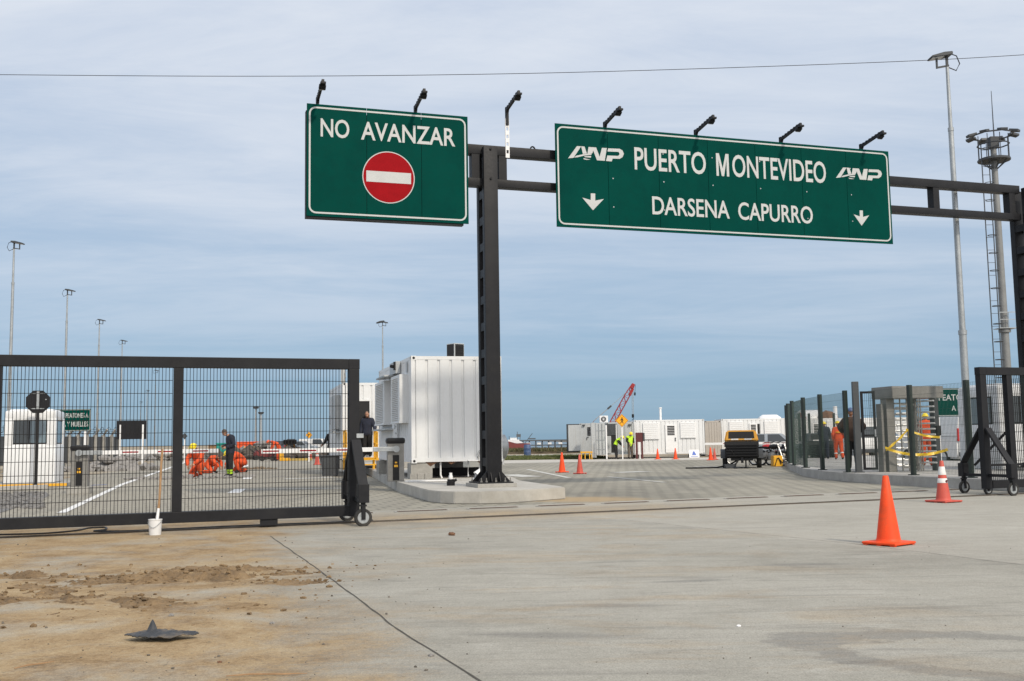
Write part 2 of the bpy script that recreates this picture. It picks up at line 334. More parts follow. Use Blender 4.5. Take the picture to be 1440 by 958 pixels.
def g_apron(t, b, v, x, y):
    big = noise_n(t, map_n(t, v, (0.5, 0.85, 1), (0, 0, R(-20))), 0.45, 6, 0.6, 0.4); med = noise_n(t, v, 1.7, 8, 0.68, 0.3); fine = noise_n(t, v, 22, 6, 0.7); grit = noise_n(t, v, 95, 3, 0.6)
    f = math_n(t, 'ADD', math_n(t, 'ADD', math_n(t, 'MULTIPLY', big, 0.42), math_n(t, 'MULTIPLY', med, 0.34)), math_n(t, 'MULTIPLY', fine, 0.24))
    c = ramp_n(t, f, [(0.33, (0.248, 0.237, 0.203)), (0.47, (0.335, 0.322, 0.280)), (0.64, (0.42, 0.405, 0.358))])
    drag = noise_n(t, map_n(t, v, (0.5, 3.2, 1), (0, 0, R(8))), 1.5, 7, 0.7, 0.8)
    c = mix_n(t, math_n(t, 'MULTIPLY', ramp_n(t, drag, [(0.53, 0.0), (0.70, 1.0)]), 0.55), c, (0.19, 0.182, 0.165))
    tyre = noise_n(t, map_n(t, v, (0.35, 5.5, 1), (0, 0, R(-17)), (9, 4, 0)), 1.1, 8, 0.72, 0.5)
    c = mix_n(t, math_n(t, 'MULTIPLY', ramp_n(t, tyre, [(0.56, 0.0), (0.66, 1.0)]), 0.35), c, (0.17, 0.163, 0.15))
    c = mix_n(t, math_n(t, 'MULTIPLY', ramp_n(t, noise_n(t, v, 5.5, 8, 0.75, 0.4), [(0.57, 0.0), (0.68, 1.0)]), 0.28), c, (0.20, 0.19, 0.165))
    c = mix_n(t, math_n(t, 'MULTIPLY', ramp_n(t, noise_n(t, map_n(t, v, (1.1, 3.2, 1), (0, 0, R(-6)), (5, 2, 0)), 0.8, 6, 0.65, 0.4), [(0.58, 0.0), (0.7, 1.0)]), 0.35), c, (0.47, 0.455, 0.41))
    for k in ((3.05, 6.05, 1.35, 0.62, R(28), 0.3, 0.45, 0.16), (1.55, 9.5, 0.34, 0.08, R(-8), 0.5, 0.5, None), (0.25, 7.0, 0.5, 0.10, R(10), 0.6, 0.6, None), (2.9, 10.6, 0.4, 0.1, R(0), 0.6, 0.5, None), (4.1, 5.9, 1.1, 0.35, R(-25), 0.5, 0.4, None), (0.65, 8.2, 0.5, 0.09, R(4), 0.6, 0.6, None)):
        c = mix_n(t, math_n(t, 'MULTIPLY', blob(t, v, *k[:7], ring=k[7]), 0.42), c, (0.145, 0.142, 0.138))
    pale = smooth(t, math_n(t, 'ADD', lin(t, x, y, 0.887, 0.461, -9.18), math_n(t, 'MULTIPLY', math_n(t, 'SUBTRACT', fine, 0.5), 0.05)), -0.02, 0.03)
    c = mix_n(t, math_n(t, 'MULTIPLY', pale, 0.22), c, (0.50, 0.475, 0.42))
    # sand lying over the left of the slab, thinning to the right, and dust along the track
    side = lin(t, x, y, -0.96, -0.28, 1.18)            # metres to the left of the edge of the sand
    wob = math_n(t, 'ADD', math_n(t, 'MULTIPLY', math_n(t, 'SUBTRACT', noise_n(t, v, 0.75, 8, 0.68, 0.6), 0.5), 3.0), math_n(t, 'MULTIPLY', math_n(t, 'SUBTRACT', fine, 0.5), 1.3))
    sand = smooth(t, math_n(t, 'ADD', side, wob), -0.35, 0.95)
    dustn = ramp_n(t, noise_n(t, map_n(t, v, (0.6, 1.6, 1), (0, 0, R(-14))), 0.7, 8, 0.7, 0.5), [(0.50, 0.0), (0.72, 1.0)])
    near = math_n(t, 'SUBTRACT', 1.0, smooth(t, math_n(t, 'ABSOLUTE', x), 1.5, 4.5))
    dust = math_n(t, 'MULTIPLY', dustn, math_n(t, 'MULTIPLY', near, 0.6))
    tv = lin(t, x, y, -math.sin(TA), math.cos(TA), -(T0.x*-math.sin(TA)+T0.y*math.cos(TA)))
    along = math_n(t, 'MULTIPLY', math_n(t, 'SUBTRACT', 1.0, smooth(t, math_n(t, 'ABSOLUTE', math_n(t, 'SUBTRACT', tv, 0.5)), 0.3, 2.0)), math_n(t, 'SUBTRACT', 1.0, smooth(t, x, 1.0, 6.0)))
    along = math_n(t, 'MULTIPLY', along, ramp_n(t, med, [(0.30, 0.25), (0.6, 0.95)]))
    sc = ramp_n(t, math_n(t, 'ADD', math_n(t, 'MULTIPLY', med, 0.5), math_n(t, 'ADD', math_n(t, 'MULTIPLY', fine, 0.3), math_n(t, 'MULTIPLY', big, 0.2))), [(0.39, (0.205, 0.130, 0.064)), (0.5, (0.355, 0.255, 0.142)), (0.62, (0.44, 0.345, 0.215))])
    patch = ramp_n(t, noise_n(t, v, 0.9, 7, 0.7, 0.3), [(0.33, 0.22), (0.53, 1.0)])
    fac = math_n(t, 'MAXIMUM', math_n(t, 'MULTIPLY', sand, patch), math_n(t, 'MAXIMUM', dust, math_n(t, 'MULTIPLY', along, 0.75)))
    c = mix_n(t, fac, c, sc)
    dk = math_n(t, 'MULTIPLY', ramp_n(t, noise_n(t, v, 17, 4, 0.6), [(0.63, 0.0), (0.72, 1.0)]), math_n(t, 'ADD', math_n(t, 'MULTIPLY', fac, 0.55), 0.25))
    c = mix_n(t, dk, c, (0.13, 0.105, 0.075))
    c = mix_n(t, 0.5, c, ramp_n(t, grit, [(0.3, 0.14), (0.7, 0.55)]), 'OVERLAY')
    L(t, c, b.inputs['Base Color'])
    h = math_n(t, 'ADD', math_n(t, 'MULTIPLY', fine, 0.5), math_n(t, 'ADD', math_n(t, 'MULTIPLY', grit, 0.25), math_n(t, 'MULTIPLY', math_n(t, 'MULTIPLY', noise_n(t, v, 5, 7, 0.7), fac), 2.2)))
    bump_n(t, b, h, 0.45, 0.02)
def g_pave(t, b, v, x, y):
    q = map_n(t, v, (1, 1, 1), (0, 0, -TA))
    br = N(t, 'ShaderNodeTexBrick'); L(t, q, br.inputs['Vector']); br.inputs['Scale'].default_value = 1.0
    br.inputs['Brick Width'].default_value = 0.42; br.inputs['Row Height'].default_value = 0.42; br.inputs['Mortar Size'].default_value = 0.045; br.inputs['Mortar Smooth'].default_value = 0.6
    br.inputs['Color1'].default_value = (0.272, 0.260, 0.216, 1); br.inputs['Color2'].default_value = (0.228, 0.217, 0.182, 1); br.inputs['Mortar'].default_value = (0.150, 0.142, 0.122, 1); br.offset = 0.5
    big = noise_n(t, map_n(t, v, (0.6, 0.22, 1), (0, 0, R(-15))), 0.35, 7, 0.62, 0.4)
    c = mix_n(t, 0.8, br.outputs[0], ramp_n(t, big, [(0.3, 0.36), (0.7, 0.70)]), 'OVERLAY')
    dust = ramp_n(t, noise_n(t, map_n(t, v, (1, 0.3, 1), (0, 0, R(12))), 0.28, 7, 0.68), [(0.44, 0.0), (0.72, 1.0)])
    c = mix_n(t, math_n(t, 'MULTIPLY', dust, 0.40), c, (0.345, 0.315, 0.262))
    left = math_n(t, 'MULTIPLY', smooth(t, math_n(t, 'MULTIPLY', x, -1.0), 1.0, 8.0), 0.30)
    c = mix_n(t, left, c, (0.33, 0.30, 0.25))
    tr = noise_n(t, map_n(t, v, (1.8, 0.09, 1), (0, 0, R(14))), 1.0, 6, 0.6, 0.2)
    c = mix_n(t, math_n(t, 'MULTIPLY', ramp_n(t, tr, [(0.53, 0.0), (0.7, 1.0)]), 0.4), c, (0.15, 0.145, 0.135))
    heap = math_n(t, 'MULTIPLY', blob(t, v, 1.5, 22.6, 1.3, 0.9, R(20), 0.5, 0.6), 0.75)
    c = mix_n(t, heap, c, (0.37, 0.27, 0.15))
    L(t, c, b.inputs['Base Color']); bump_n(t, b, math_n(t, 'ADD', math_n(t, 'MULTIPLY', br.outputs[1], -0.6), noise_n(t, v, 12, 5, 0.7)), 0.35, 0.02)
def sheet(name, pts, m, z=0.0):
    mb = MB(); mb.geo([(p[0], p[1], z) for p in pts], [tuple(range(len(pts)))]); return structure(name, mb, m)
mb = MB()      # one land sheet out to the horizon with a harbour basin cut into it, with a bank down to the water
xs = [-3500, -60, 75, 3500]; ys = [-80, 128, 3600]
idx = {}; vs_ = []
for j, yv in enumerate(ys):
    for i, xv in enumerate(xs): idx[i, j] = len(vs_); vs_.append((xv, yv, 0))
f_ = [(idx[i,0], idx[i+1,0], idx[i+1,1], idx[i,1]) for i in range(3)]+[(idx[i,1], idx[i+1,1], idx[i+1,2], idx[i,2]) for i in (0, 2)]
k = len(vs_); vs_ += [(-58, 132, -3), (73, 132, -3), (-58, 3600, -3), (73, 3600, -3)]
f_ += [(idx[1,1], idx[2,1], k+1, k), (idx[1,1], k, k+2, idx[1,2]), (idx[2,1], idx[2,2], k+3, k+1)]
mb.geo(vs_, f_); structure('ground', mb, ground_mat('earth', g_earth))
def g_water(t, b, v, x, y):
    b.inputs['Base Color'].default_value = (0.04, 0.065, 0.075, 1); b.inputs['Roughness'].default_value = 0.18
    bump_n(t, b, noise_n(t, v, 0.7, 4, 0.6), 0.4, 0.3)
sheet('water', [(-80, 120), (95, 120), (95, 3600), (-80, 3600)], ground_mat('harbour_water', g_water), -2.2)
MA = ground_mat('concrete_apron', g_apron); MP = ground_mat('block_paving', g_pave)
sheet('concrete_apron', [(-60, -20), (60, -20), tp(60, 2.75), tp(-60, 2.75)], MA, 0.008)
sheet('block_paving', [tp(-40, 2.755), tp(60, 2.755), (62, 66.5), (6, 67.5), (-1, 68.5), (-24, 92), (-32, 92), (-28, 81), (-21, 55), (-17.2, 35.5), (-16.5, 27), (-16, 17.5)], MP, 0.004)
sheet('road', [(-30, 92.2), (-24.2, 92.2), (-47, 200), (-80, 420), (-96, 420), (-78, 200)], MP, 0.004)
def g_path(t, b, v, x, y):
    L(t, ramp_n(t, noise_n(t, v, 0.6, 7, 0.65), [(0.3, (0.36, 0.345, 0.31)), (0.7, (0.48, 0.46, 0.42))]), b.inputs['Base Color'])
MC = ground_mat('pale_path', g_path)
sheet('path', [(-3, 88), (40, 80), (40, 90), (-3, 94)], MC, 0.006)
sheet('pavement', [(-1, 59), (30, 63), (62, 62), (62, 66.2), (6, 67.2), (-1, 68.2)], MC, 0.009)
# expansion joints of the slab
def joint(pts, w, name='ground_joint', m=None, z=0.012):
    mb = MB(); out = []
    P = []
    for a, c in zip(pts[:-1], pts[1:]):
        n = max(2, int((Vector(c)-Vector(a)).length/0.12))
        for i in range(n): P.append(Vector(a).lerp(Vector(c), i/n))
    P.append(Vector(pts[-1])); vs, fs = [], []
    for i, p in enumerate(P):
        d = (P[min(i+1, len(P)-1)]-P[max(i-1, 0)]).normalized(); nn = Vector((-d.y, d.x, 0))
        o = nn*mnoise.noise(p*2.3)*0.012; ww = w*(0.75+0.6*mnoise.noise(p*7.1))
        vs += [p+o-nn*ww/2, p+o+nn*ww/2]
        if i: fs.append((2*i-2, 2*i-1, 2*i+1, 2*i))
    mb.geo([(q.x, q.y, z) for q in vs], fs); return structure(name, mb, m or M_joint)
joint([G(380, 755), G(430, 790), G(490, 833), G(560, 888), G(700, 975), (0.5, 3.2, 0)], 0.016)
joint([G(875, 732), G(1200, 766), G(1440, 796), (7.6, 4, 0)], 0.012)
joint([tp(-9, 1.15), tp(30, 1.15)], 0.015)
def strip(name, p, q, w, m=M_mark, z=0.013):
    p, q = Vector(p), Vector(q); d = (q-p).normalized(); n = Vector((-d.y, d.x, 0))*w/2
    mb = MB(); mb.geo([(v.x, v.y, z) for v in (p-n, q-n, q+n, p+n)], [(0, 1, 2, 3)]); return structure(name, mb, m)
M_line = mat('fresh_white_line', (0.66, 0.66, 0.65), 0.8, 0, 0.08, 5)
strip('lane_line', (-9.0, 20.7, 0), (-13.4, 35.5, 0), 0.17, M_line); strip('lane_line', (-13.4, 35.5, 0), (-25.6, 81, 0), 0.2, M_line)
for p, q, w in (((-7.55, 28.0), (-8.0, 30.4), 0.34), ((-10.1, 39.2), (-10.8, 42.4), 0.34), ((-15.6, 60), (-17, 66), 0.3)): strip('lane_dash', (*p, 0), (*q, 0), w, M_line)
strip('lane_line', G(1045-110, 679), G(855, 671), 0.16); strip('lane_line', G(800, 672.5), G(742, 660.5), 0.2)
for a, c, w in ((G(866, 665), G(908, 663.5), 0.9), (G(975, 657), G(1010, 656.5), 0.5), (G(715, 668), G(748, 671), 0.8)): strip('worn_marking', a, c, w)
strip('lane_line', G(275, 682), G(240, 684), 0.15); strip('worn_marking', G(400, 674), G(470, 672), 0.7); strip('worn_marking', G(345, 689), G(500, 687), 0.35)
M_blueline = mat('blue_marking', (0.10, 0.17, 0.5), 0.8); strip('blue_marking', G(128, 683), G(150, 682), 0.2, M_blueline)

# grass verge, shoreline scrub (uncountable)
def tufts(name, label_unused, pts_fn, n, h, m, w=0.03, blades=5):
    mb = MB(); vs, fs = [], []
    for _ in range(n):
        x, y = pts_fn(); s = h*random.uniform(0.5, 1.25)
        for _ in range(blades):
            a = random.uniform(0, 6.28); b_ = random.uniform(0.1, 0.6)*s; k = len(vs); ox, oy = x+random.uniform(-1, 1)*s*0.5, y+random.uniform(-1, 1)*s*0.5
            dx, dy = math.cos(a), math.sin(a); vs += [(ox-dy*w, oy+dx*w, 0), (ox+dy*w, oy-dx*w, 0), (ox+dx*b_, oy+dy*b_, s)]; fs.append((k, k+1, k+2))
    mb.geo(vs, fs); o = mb.build(name, m); return tag(o, kind='stuff')
def g_turf(t, b, v, x, y):
    L(t, ramp_n(t, noise_n(t, v, 0.8, 8, 0.7), [(0.3, (0.055, 0.075, 0.022)), (0.55, (0.115, 0.125, 0.05)), (0.7, (0.22, 0.185, 0.11))]), b.inputs['Base Color'])
MT = ground_mat('rough_turf', g_turf)
sheet('verge', [(-3, 69.2), (4.5, 68.5), (6.5, 68), (6.4, 78), (-3, 88)], MT, 0.011)
M_grass = mat('grass_blade', (0.085, 0.11, 0.03), 0.8, 0, 0.5, 0.5, dirt=(0.24, 0.2, 0.1), dirt_amt=0.7)
tufts('grass', '', lambda: (random.uniform(-3, 6.3), 69+random.random()**1.5*14), 4200, 0.16, M_grass, 0.02)
def g_scrub(t, b, v, x, y):
    L(t, ramp_n(t, noise_n(t, v, 0.35, 8, 0.7), [(0.32, (0.045, 0.045, 0.022)), (0.5, (0.10, 0.075, 0.04)), (0.66, (0.16, 0.11, 0.07))]), b.inputs['Base Color']); bump_n(t, b, noise_n(t, v, 2, 8, 0.7), 0.9, 0.3)
MS = ground_mat('scrub_bank', g_scrub)
mb = MB(); vs, fs = [], []; nx, ny = 110, 10
for j in range(ny+1):
    for i in range(nx+1):
        x = -40+110*i/nx; y = 98+26*j/ny; e = min(1, j/2, (ny-j)/2)
        vs.append((x, y, -0.05+e*(0.38+0.22*mnoise.noise(Vector((x*0.25, y*0.25, 0)))+0.16*mnoise.noise(Vector((x*0.9, y*0.9, 4))))))
for j in range(ny):
    for i in range(nx): k = j*(nx+1)+i; fs.append((k, k+1, k+nx+2, k+nx+1))
mb.geo(vs, fs); structure('bank', mb, MS)
M_scr = mat('scrub_blade', (0.075, 0.075, 0.03), 0.9, 0, 0.5, 0.4, dirt=(0.16, 0.09, 0.05), dirt_amt=0.8)
o = tufts('scrub', '', lambda: (random.uniform(-18, 16), random.uniform(98, 108)), 2600, 0.34, M_scr, 0.05); o.location.z = 0.22

# gate track and drain covers
mb = MB(); mb.beam(tp(-40, 0, 0.018), tp(40, 0, 0.018), 0.05, 0.03); mb.beam(tp(-40, 0.11, 0.014), tp(40, 0.11, 0.014), 0.02, 0.012)
tag(mb.build('gate_track', M_rail), 'long low steel rail crossing the concrete in front of the gates', 'gate track')
mb = MB(); mb.bx(-0.52, 0.52, -0.11, 0.11, 0.009, 0.016)
drain0 = thing('drain_cover', '', 'drain cover'); mb.build('frame', M_conc, drain0)
mb = MB(); mb.bx(-0.47, 0.47, -0.075, 0.075, 0.0165, 0.019); mb.build('pit', M_dark, drain0)
mb = MB()
for i in range(24): mb.bx(-0.46+i*0.04, -0.445+i*0.04, -0.074, 0.074, 0.020, 0.024)
mb.build('grating', M_rust, drain0)
nd = 13; first = True
for i in range(nd):
    u = -2.2+i*1.42; p = tp(u, 2.12)
    d_ = drain0 if first else copy_tree(drain0); first = False
    d_.location = p; d_.rotation_euler = (0, 0, TA)
    d_['group'] = 'drain covers behind the gate track'; d_['label'] = 'narrow dark slotted drain cover in the line across the paving behind the gate track'

# traffic island
IZ = 0.26
isle = [(-1.56, 21.95), (-1.25, 21.62), (-0.7, 21.48), (-0.2, 21.55), (1.12, 22.85), (1.02, 23.3), (0.1, 27.2), (-0.05, 30), (-3.0, 40), (-6.5, 54), (-7.2, 55), (-8.3, 54.5), (-5.2, 38.6), (-3.05, 27.3), (-1.86, 22.5)]
mb = MB(); mb.prism(isle, 0.0, IZ, 'XY', 0.018)
tag(mb.build('traffic_island', M_isle), 'long raised concrete island under the white container booths and steel column', 'traffic island')
# raised pavement on the right with its curved kerb
kp = [G(*p, 0.25) for p in ((1104, 647.5), (1108, 651), (1130, 659), (1157, 662.6), (1190, 665.4), (1230, 667.4), (1290, 670.2), (1345, 672.8), (1440, 676.5))]
kp2 = [(kp[0].x+1.5, kp[0].y+8)]+[(p.x, p.y) for p in kp]+[(40, 33.5), (40, 52), (16, 54)]
mb = MB(); mb.prism(kp2[::-1], 0.0, 0.25, 'XY', 0.015); structure('raised_pavement', mb, M_kerb)

# ------------------------------------------------------------------ gantry
GY = R(18); GO = (-0.53, 23.75); gq = (GO[0], GO[1])
gan = thing('sign_gantry', 'tall charcoal steel gantry of two battened columns and a twin beam holding the green signs', 'sign gantry', (GO[0], GO[1], 0), GY)
def SP(px, py): return PL(px, py, gq, GY, 0.36)            # a point on the face of the signs, in metres along and up
def battened_column(u, z0, top, w, zb):
    dz = 0.62
    for v, nm in ((-0.24, 'front'), (0.24, 'rear')):
        mb = MB(); mb.bx(u-w/2, u+w/2, v-0.085, v+0.085, z0, top, 0.008)
        if v < 0:
            for z in (8.06, 7.36): mb.lathe([(0.028, 0), (0.028, 0.03)], (u, -0.355, z), 8, 'Y')
        mb.build('column_chord', M_char, gan, True)
    z = z0+0.35
    while z < top-1.1:
        for sx in (-1, 1):
            mb = MB(); mb.bx(u+sx*(w/2-0.03), u+sx*(w/2-0.012), -0.154, 0.154, z, z+0.19, 0.003); mb.build('batten_plate', M_char, gan)
        z += dz
    mb = MB(); mb.bx(u-0.46, u+0.46, -0.5, 0.5, zb, zb+0.085, 0.006); mb.build('plinth', M_conc, gan)
    mb = MB(); mb.bx(u-0.40, u+0.40, -0.44, 0.44, zb+0.085, zb+0.115)
    for x, y in ((-1, -1), (1, -1), (1, 1), (-1, 1)):
        mb.prism([(u+x*(w/2), zb+0.115), (u+x*(w/2+0.19), zb+0.115), (u+x*(w/2+0.19), zb+0.15), (u+x*(w/2), zb+0.36)], y*0.24-0.012, y*0.24+0.012)
    for x in (-0.10, 0.10): mb.prism([(-0.325, zb+0.115), (-0.43, zb+0.115), (-0.43, zb+0.14), (-0.325, zb+0.33)], u+x-0.01, u+x+0.01, 'YZ')
    mb.build('base_plate', M_char, gan)
    mb = MB()
    for x in (-0.34, -0.22, -0.0, 0.22, 0.34):
        for y in (-0.385, 0.385): mb.cyl((u+x, y, zb+0.115), (u+x, y, zb+0.21), 0.012, n=6); mb.cyl((u+x, y, zb+0.115), (u+x, y, zb+0.15), 0.026, n=6)
    mb.build('anchor_bolts', M_steel, gan, True)
RU = PL(1444, 300, gq, GY, 0.32)[0]+0.17
battened_column(0.0, IZ+0.115, SP(686, 205)[1], 0.335, IZ)
battened_column(RU, 0.25+0.115, SP(1434, 262)[1], 0.335, 0.25)
for z0, z1 in ((7.98, 8.20), (7.22, 7.40)):
    mb = MB(); mb.bx(-4.05, RU-0.18, -0.13, 0.13, z0, z1, 0.006); mb.build('beam_chord', M_char, gan, True)
for u in (-3.6, -1.9, -0.30, 0.36, 3.2, 6.4, 9.6, PL(1313, 285, gq, GY)[0], RU-0.45):
    mb = MB(); mb.bx(u-0.10, u+0.10, -0.12, 0.12, 7.4, 7.98, 0.005); mb.build('beam_post', M_char, gan)
mb = MB(); mb.tube([(1.15+0.06*math.cos(t*0.5), 0, 8.2+0.085*math.sin(t*0.5)) for t in range(0, 7)], 0.02, 6); mb.build('lifting_eye', M_char, gan, True)

def rounded(x0, x1, z0, z1, r, n=6):
    pts = []
    for cx, cz, a0 in ((x1-r, z1-r, 0), (x0+r, z1-r, 90), (x0+r, z0+r, 180), (x1-r, z0+r, 270)):
        for i in range(n+1): a = R(a0+90*i/n); pts.append((cx+r*math.cos(a), cz+r*math.sin(a)))
    return pts
def frame_line(mb, x0, x1, z0, z1, r, w, y, t=0.004):
    o, i = rounded(x0, x1, z0, z1, r), rounded(x0+w, x1-w, z0+w, z1-w, max(0.01, r-w)); n = len(o)
    vs = [(a, y, b) for a, b in o]+[(a, y, b) for a, b in i]+[(a, y-t, b) for a, b in o]+[(a, y-t, b) for a, b in i]; fs = []
    for k in range(n):
        j = (k+1) % n; fs += [(2*n+k, 2*n+j, 3*n+j, 3*n+k), (k, 2*n+k, 2*n+j, j), (n+k, n+j, 3*n+j, 3*n+k)]
    mb.geo(vs, fs)
def sign_board(name, label, u0, u1, z0, z1, seams, fr=(0.12, 0.12)):
    t = thing(name, label, 'road sign', (GO[0], GO[1], 0), GY)
    cu = (u0+u1)/2; t.location = Vector((GO[0]+cu*math.cos(GY), GO[1]+cu*math.sin(GY), z0))
    n = len(seams)+1; ed = [u0]+seams+[u1]
    mb = MB()
    for a, b in zip(ed[:-1], ed[1:]): mb.bx(a-cu+0.005, b-cu-0.005, -0.357, -0.335, 0, z1-z0)
    mb.build('panel', M_green, t)
    mb = MB(); mb.bx(u0-cu+fr[0], u1-cu-0.12, -0.333, -0.17, fr[1], z1-z0-0.15, 0.004); mb.build('back_frame', M_char, t)
    mb = MB(); frame_line(mb, u0-cu+0.05, u1-cu-0.05, 0.06, z1-z0-0.06, 0.16, 0.038, -0.3575); mb.build('border', M_swhite, t)
    return t, cu, z0
YF = -0.3578
# left sign
NOC = [(432.4, 147), (429.5, 305.8), (659.4, 162.8), (657.9, 312.5)]; BIGC = [(781.5, 173.4), (781.5, 319.2), (1252, 213.3), (1253.7, 342.8)]
def ext(q):
    p = [SP(*k) for k in q]; return (p[0][0]+p[1][0])/2, (p[2][0]+p[3][0])/2, (p[1][1]+p[3][1])/2, (p[0][1]+p[2][1])/2
BX = ext(BIGC)
t, cu, zb = sign_board('no_entry_sign', 'green NO AVANZAR sign with a red no entry disc hanging left of the column', *ext(NOC), [-2.9, -1.65], (-0.012, -0.04))
mb = MB()
(a, b), (c, d) = SP(451, 194), SP(639, 168.5); e0 = SP(451, 168.5)[1]; e1 = SP(639, 205)[1]
def trect(q, zb, cu): # rectangle from four measured corners of a line of lettering
    us = [SP(*p) for p in q]; return ((us[0][0]+us[1][0])/2-cu, (us[2][0]+us[3][0])/2-cu, (us[1][1]+us[3][1])/2-zb, (us[0][1]+us[2][1])/2-zb)
def z8(p): return (770+p[0]/2.88, 130+p[1]/2.88)
def z7(p): return (420+p[0]/3.789, 100+p[1]/3.789)
r1 = trect([z7((117, 256)), z7((117, 354)), z7((270, 262)), z7((270, 360))], zb, cu); r2 = trect([z7((332, 270)), z7((332, 368)), z7((834, 302)), z7((834, 398))], zb, cu)
zA, zB = (r1[2]+r2[2])/2, (r1[3]+r2[3])/2
text(mb, 'NO', r1[0], r1[1], zA, zB, YF, 0.014); mb.build('lettering', M_swhite, t)
mb = MB(); text(mb, 'AVANZAR', r2[0], r2[1], zA, zB, YF, 0.014); mb.build('lettering', M_swhite, t)
c0 = SP(*z7((480, 567))); rx = (SP(*z7((620, 570)))[0]-SP(*z7((341, 565)))[0])/2
mb = MB(); mb.lathe([(rx, 0), (rx, 0.003)], (c0[0]-cu, YF-0.003, c0[1]-zb), 48, 'Y'); mb.build('disc_rim', M_swhite, t)
mb = MB(); mb.lathe([(rx-0.022, 0), (rx-0.022, 0.003)], (c0[0]-cu, YF-0.0065, c0[1]-zb), 48, 'Y'); mb.build('disc', M_red, t)
bw = (SP(*z7((600, 570)))[0]-SP(*z7((362, 565)))[0])/2
mb = MB(); mb.bx(c0[0]-cu-bw, c0[0]-cu+bw, YF-0.0095, YF-0.007, c0[1]-zb-0.125, c0[1]-zb+0.125); mb.build('bar', M_swhite, t)
# right sign
t, cu, zb = sign_board('port_sign', 'long green sign reading PUERTO MONTEVIDEO and DARSENA CAPURRO on the right of the column', *BX, [BX[0]+(BX[1]-BX[0])*k/7 for k in range(1, 7)])
M_lt = M_swhite
def line(s, q, b=0.013, first_m=0.0):
    r = trect([z8(p) for p in q], zb, cu); mb = MB(); x0, x1, z0, z1 = r
    if first_m:                                     # the heavy upright M that opens the word
        w = first_m*(x1-x0); h = z1-z0; k = w*0.185
        mb.prism([(x0+a, z0+b_) for a, b_ in ((0, 0), (0, h), (k*1.32, h), (w/2, h*0.34), (w-k*1.32, h), (w, h), (w, 0), (w-k, 0), (w-k, h*0.74), (w/2+k*0.5, 0), (w/2-k*0.5, 0), (k, h*0.74), (k, 0))], YF, YF-0.004)
        s = s[1:]; x0 += first_m*(x1-x0)+0.03*(x1-x0)
    text(mb, s, x0, x1, z0, z1, YF, b); mb.build('lettering', M_swhite, t)
line('PUERTO', [(352, 222), (352, 313), (641, 243), (641, 334)]); line('MONTEVIDEO', [(683, 248), (683, 340), (1127, 280), (1127, 367)], 0.013, 0.112)
line('DARSENA', [(424, 420), (424, 494), (737, 440), (737, 513)]); line('CAPURRO', [(772, 444), (772, 517), (1074, 463), (1074, 532)])
M_lt = M_swhite
lg = [[(110,262),(210,125),(257,127),(172,256)],[(176,252),(205,232),(290,214),(376,204),(372,222),(290,232),(215,250)], [(257,127),(295,130),(322,207),(277,213)],
      [(290,240),(370,234),(366,255),(300,249)], [(282,260),(362,276),(320,279),(288,273)], [(340,135),(425,140),(465,245),(490,145),(545,147),(522,290),(435,284),(393,175),(383,206),(328,208)],
      [(560,150),(690,155),(722,175),(737,212),(722,248),(690,268),(610,265),(600,297),(536,292),(552,230),(672,235),(690,215),(678,190),(553,185)]]
def z3(p): return (785+p[0]/7.982, 190+p[1]/7.983)
L0 = SP(*z3((110, 125))); L1 = SP(*z3((737, 297)))
def poly_on_sign(name, polys, fn, m):
    mb = MB()
    for poly in polys: mb.prism([fn(p) for p in poly], YF, YF-0.004)
    return mb.build(name, m, t)
poly_on_sign('emblem', lg, lambda p: (SP(*z3(p))[0]-cu, SP(*z3(p))[1]-zb), M_lt)
E0, E1 = SP(*z8((1168, 345))), SP(*z8((1355, 345))); F0, F1 = SP(*z8((1225, 302)))[1], SP(*z8((1300, 359)))[1]
bl, br_ = SP(*z3((110, 262))), SP(*z3((737, 215)))
hz = [SP(*z3(p)) for p in ((110,262),(210,125),(600,297),(737,212))]
zmin, zmax = min(SP(*z3(p))[1] for q in lg for p in q), max(SP(*z3(p))[1] for q in lg for p in q)
sc = (E1[0]-E0[0])/(br_[0]-bl[0]); zc = (F0+F1)/2
poly_on_sign('emblem', lg, lambda p: (E0[0]+(SP(*z3(p))[0]-bl[0])*sc-cu, zc+(SP(*z3(p))[1]-(zmin+zmax)/2)*sc*0.94-zb), M_lt)
ar = [(365,655),(415,657),(415,737),(512,718),(390,845),(270,703),(365,730)]
poly_on_sign('arrow', [ar], lambda p: (SP(*z3(p))[0]-cu, SP(*z3(p))[1]-zb), M_lt)
a0 = SP(*z3((390, 845))); a1 = SP(*z8((1272, 540))); zs = (SP(*z8((1270, 478)))[1]-a1[1])/(SP(*z3((390, 655)))[1]-a0[1])
poly_on_sign('arrow', [ar], lambda p: (a1[0]+(SP(*z3(p))[0]-a0[0])*0.86-cu, a1[1]+(SP(*z3(p))[1]-a0[1])*zs-zb), M_lt)
mb = MB()
for k in range(1, 7):
    for z in (0.55, 1.25, 1.95): mb.lathe([(0.017, 0), (0.013, 0.009)], ((BX[1]-BX[0])*(k/7-0.5)+0.12, YF-0.006, z), 6, 'Y')
mb.build('rivets', M_galv, t)

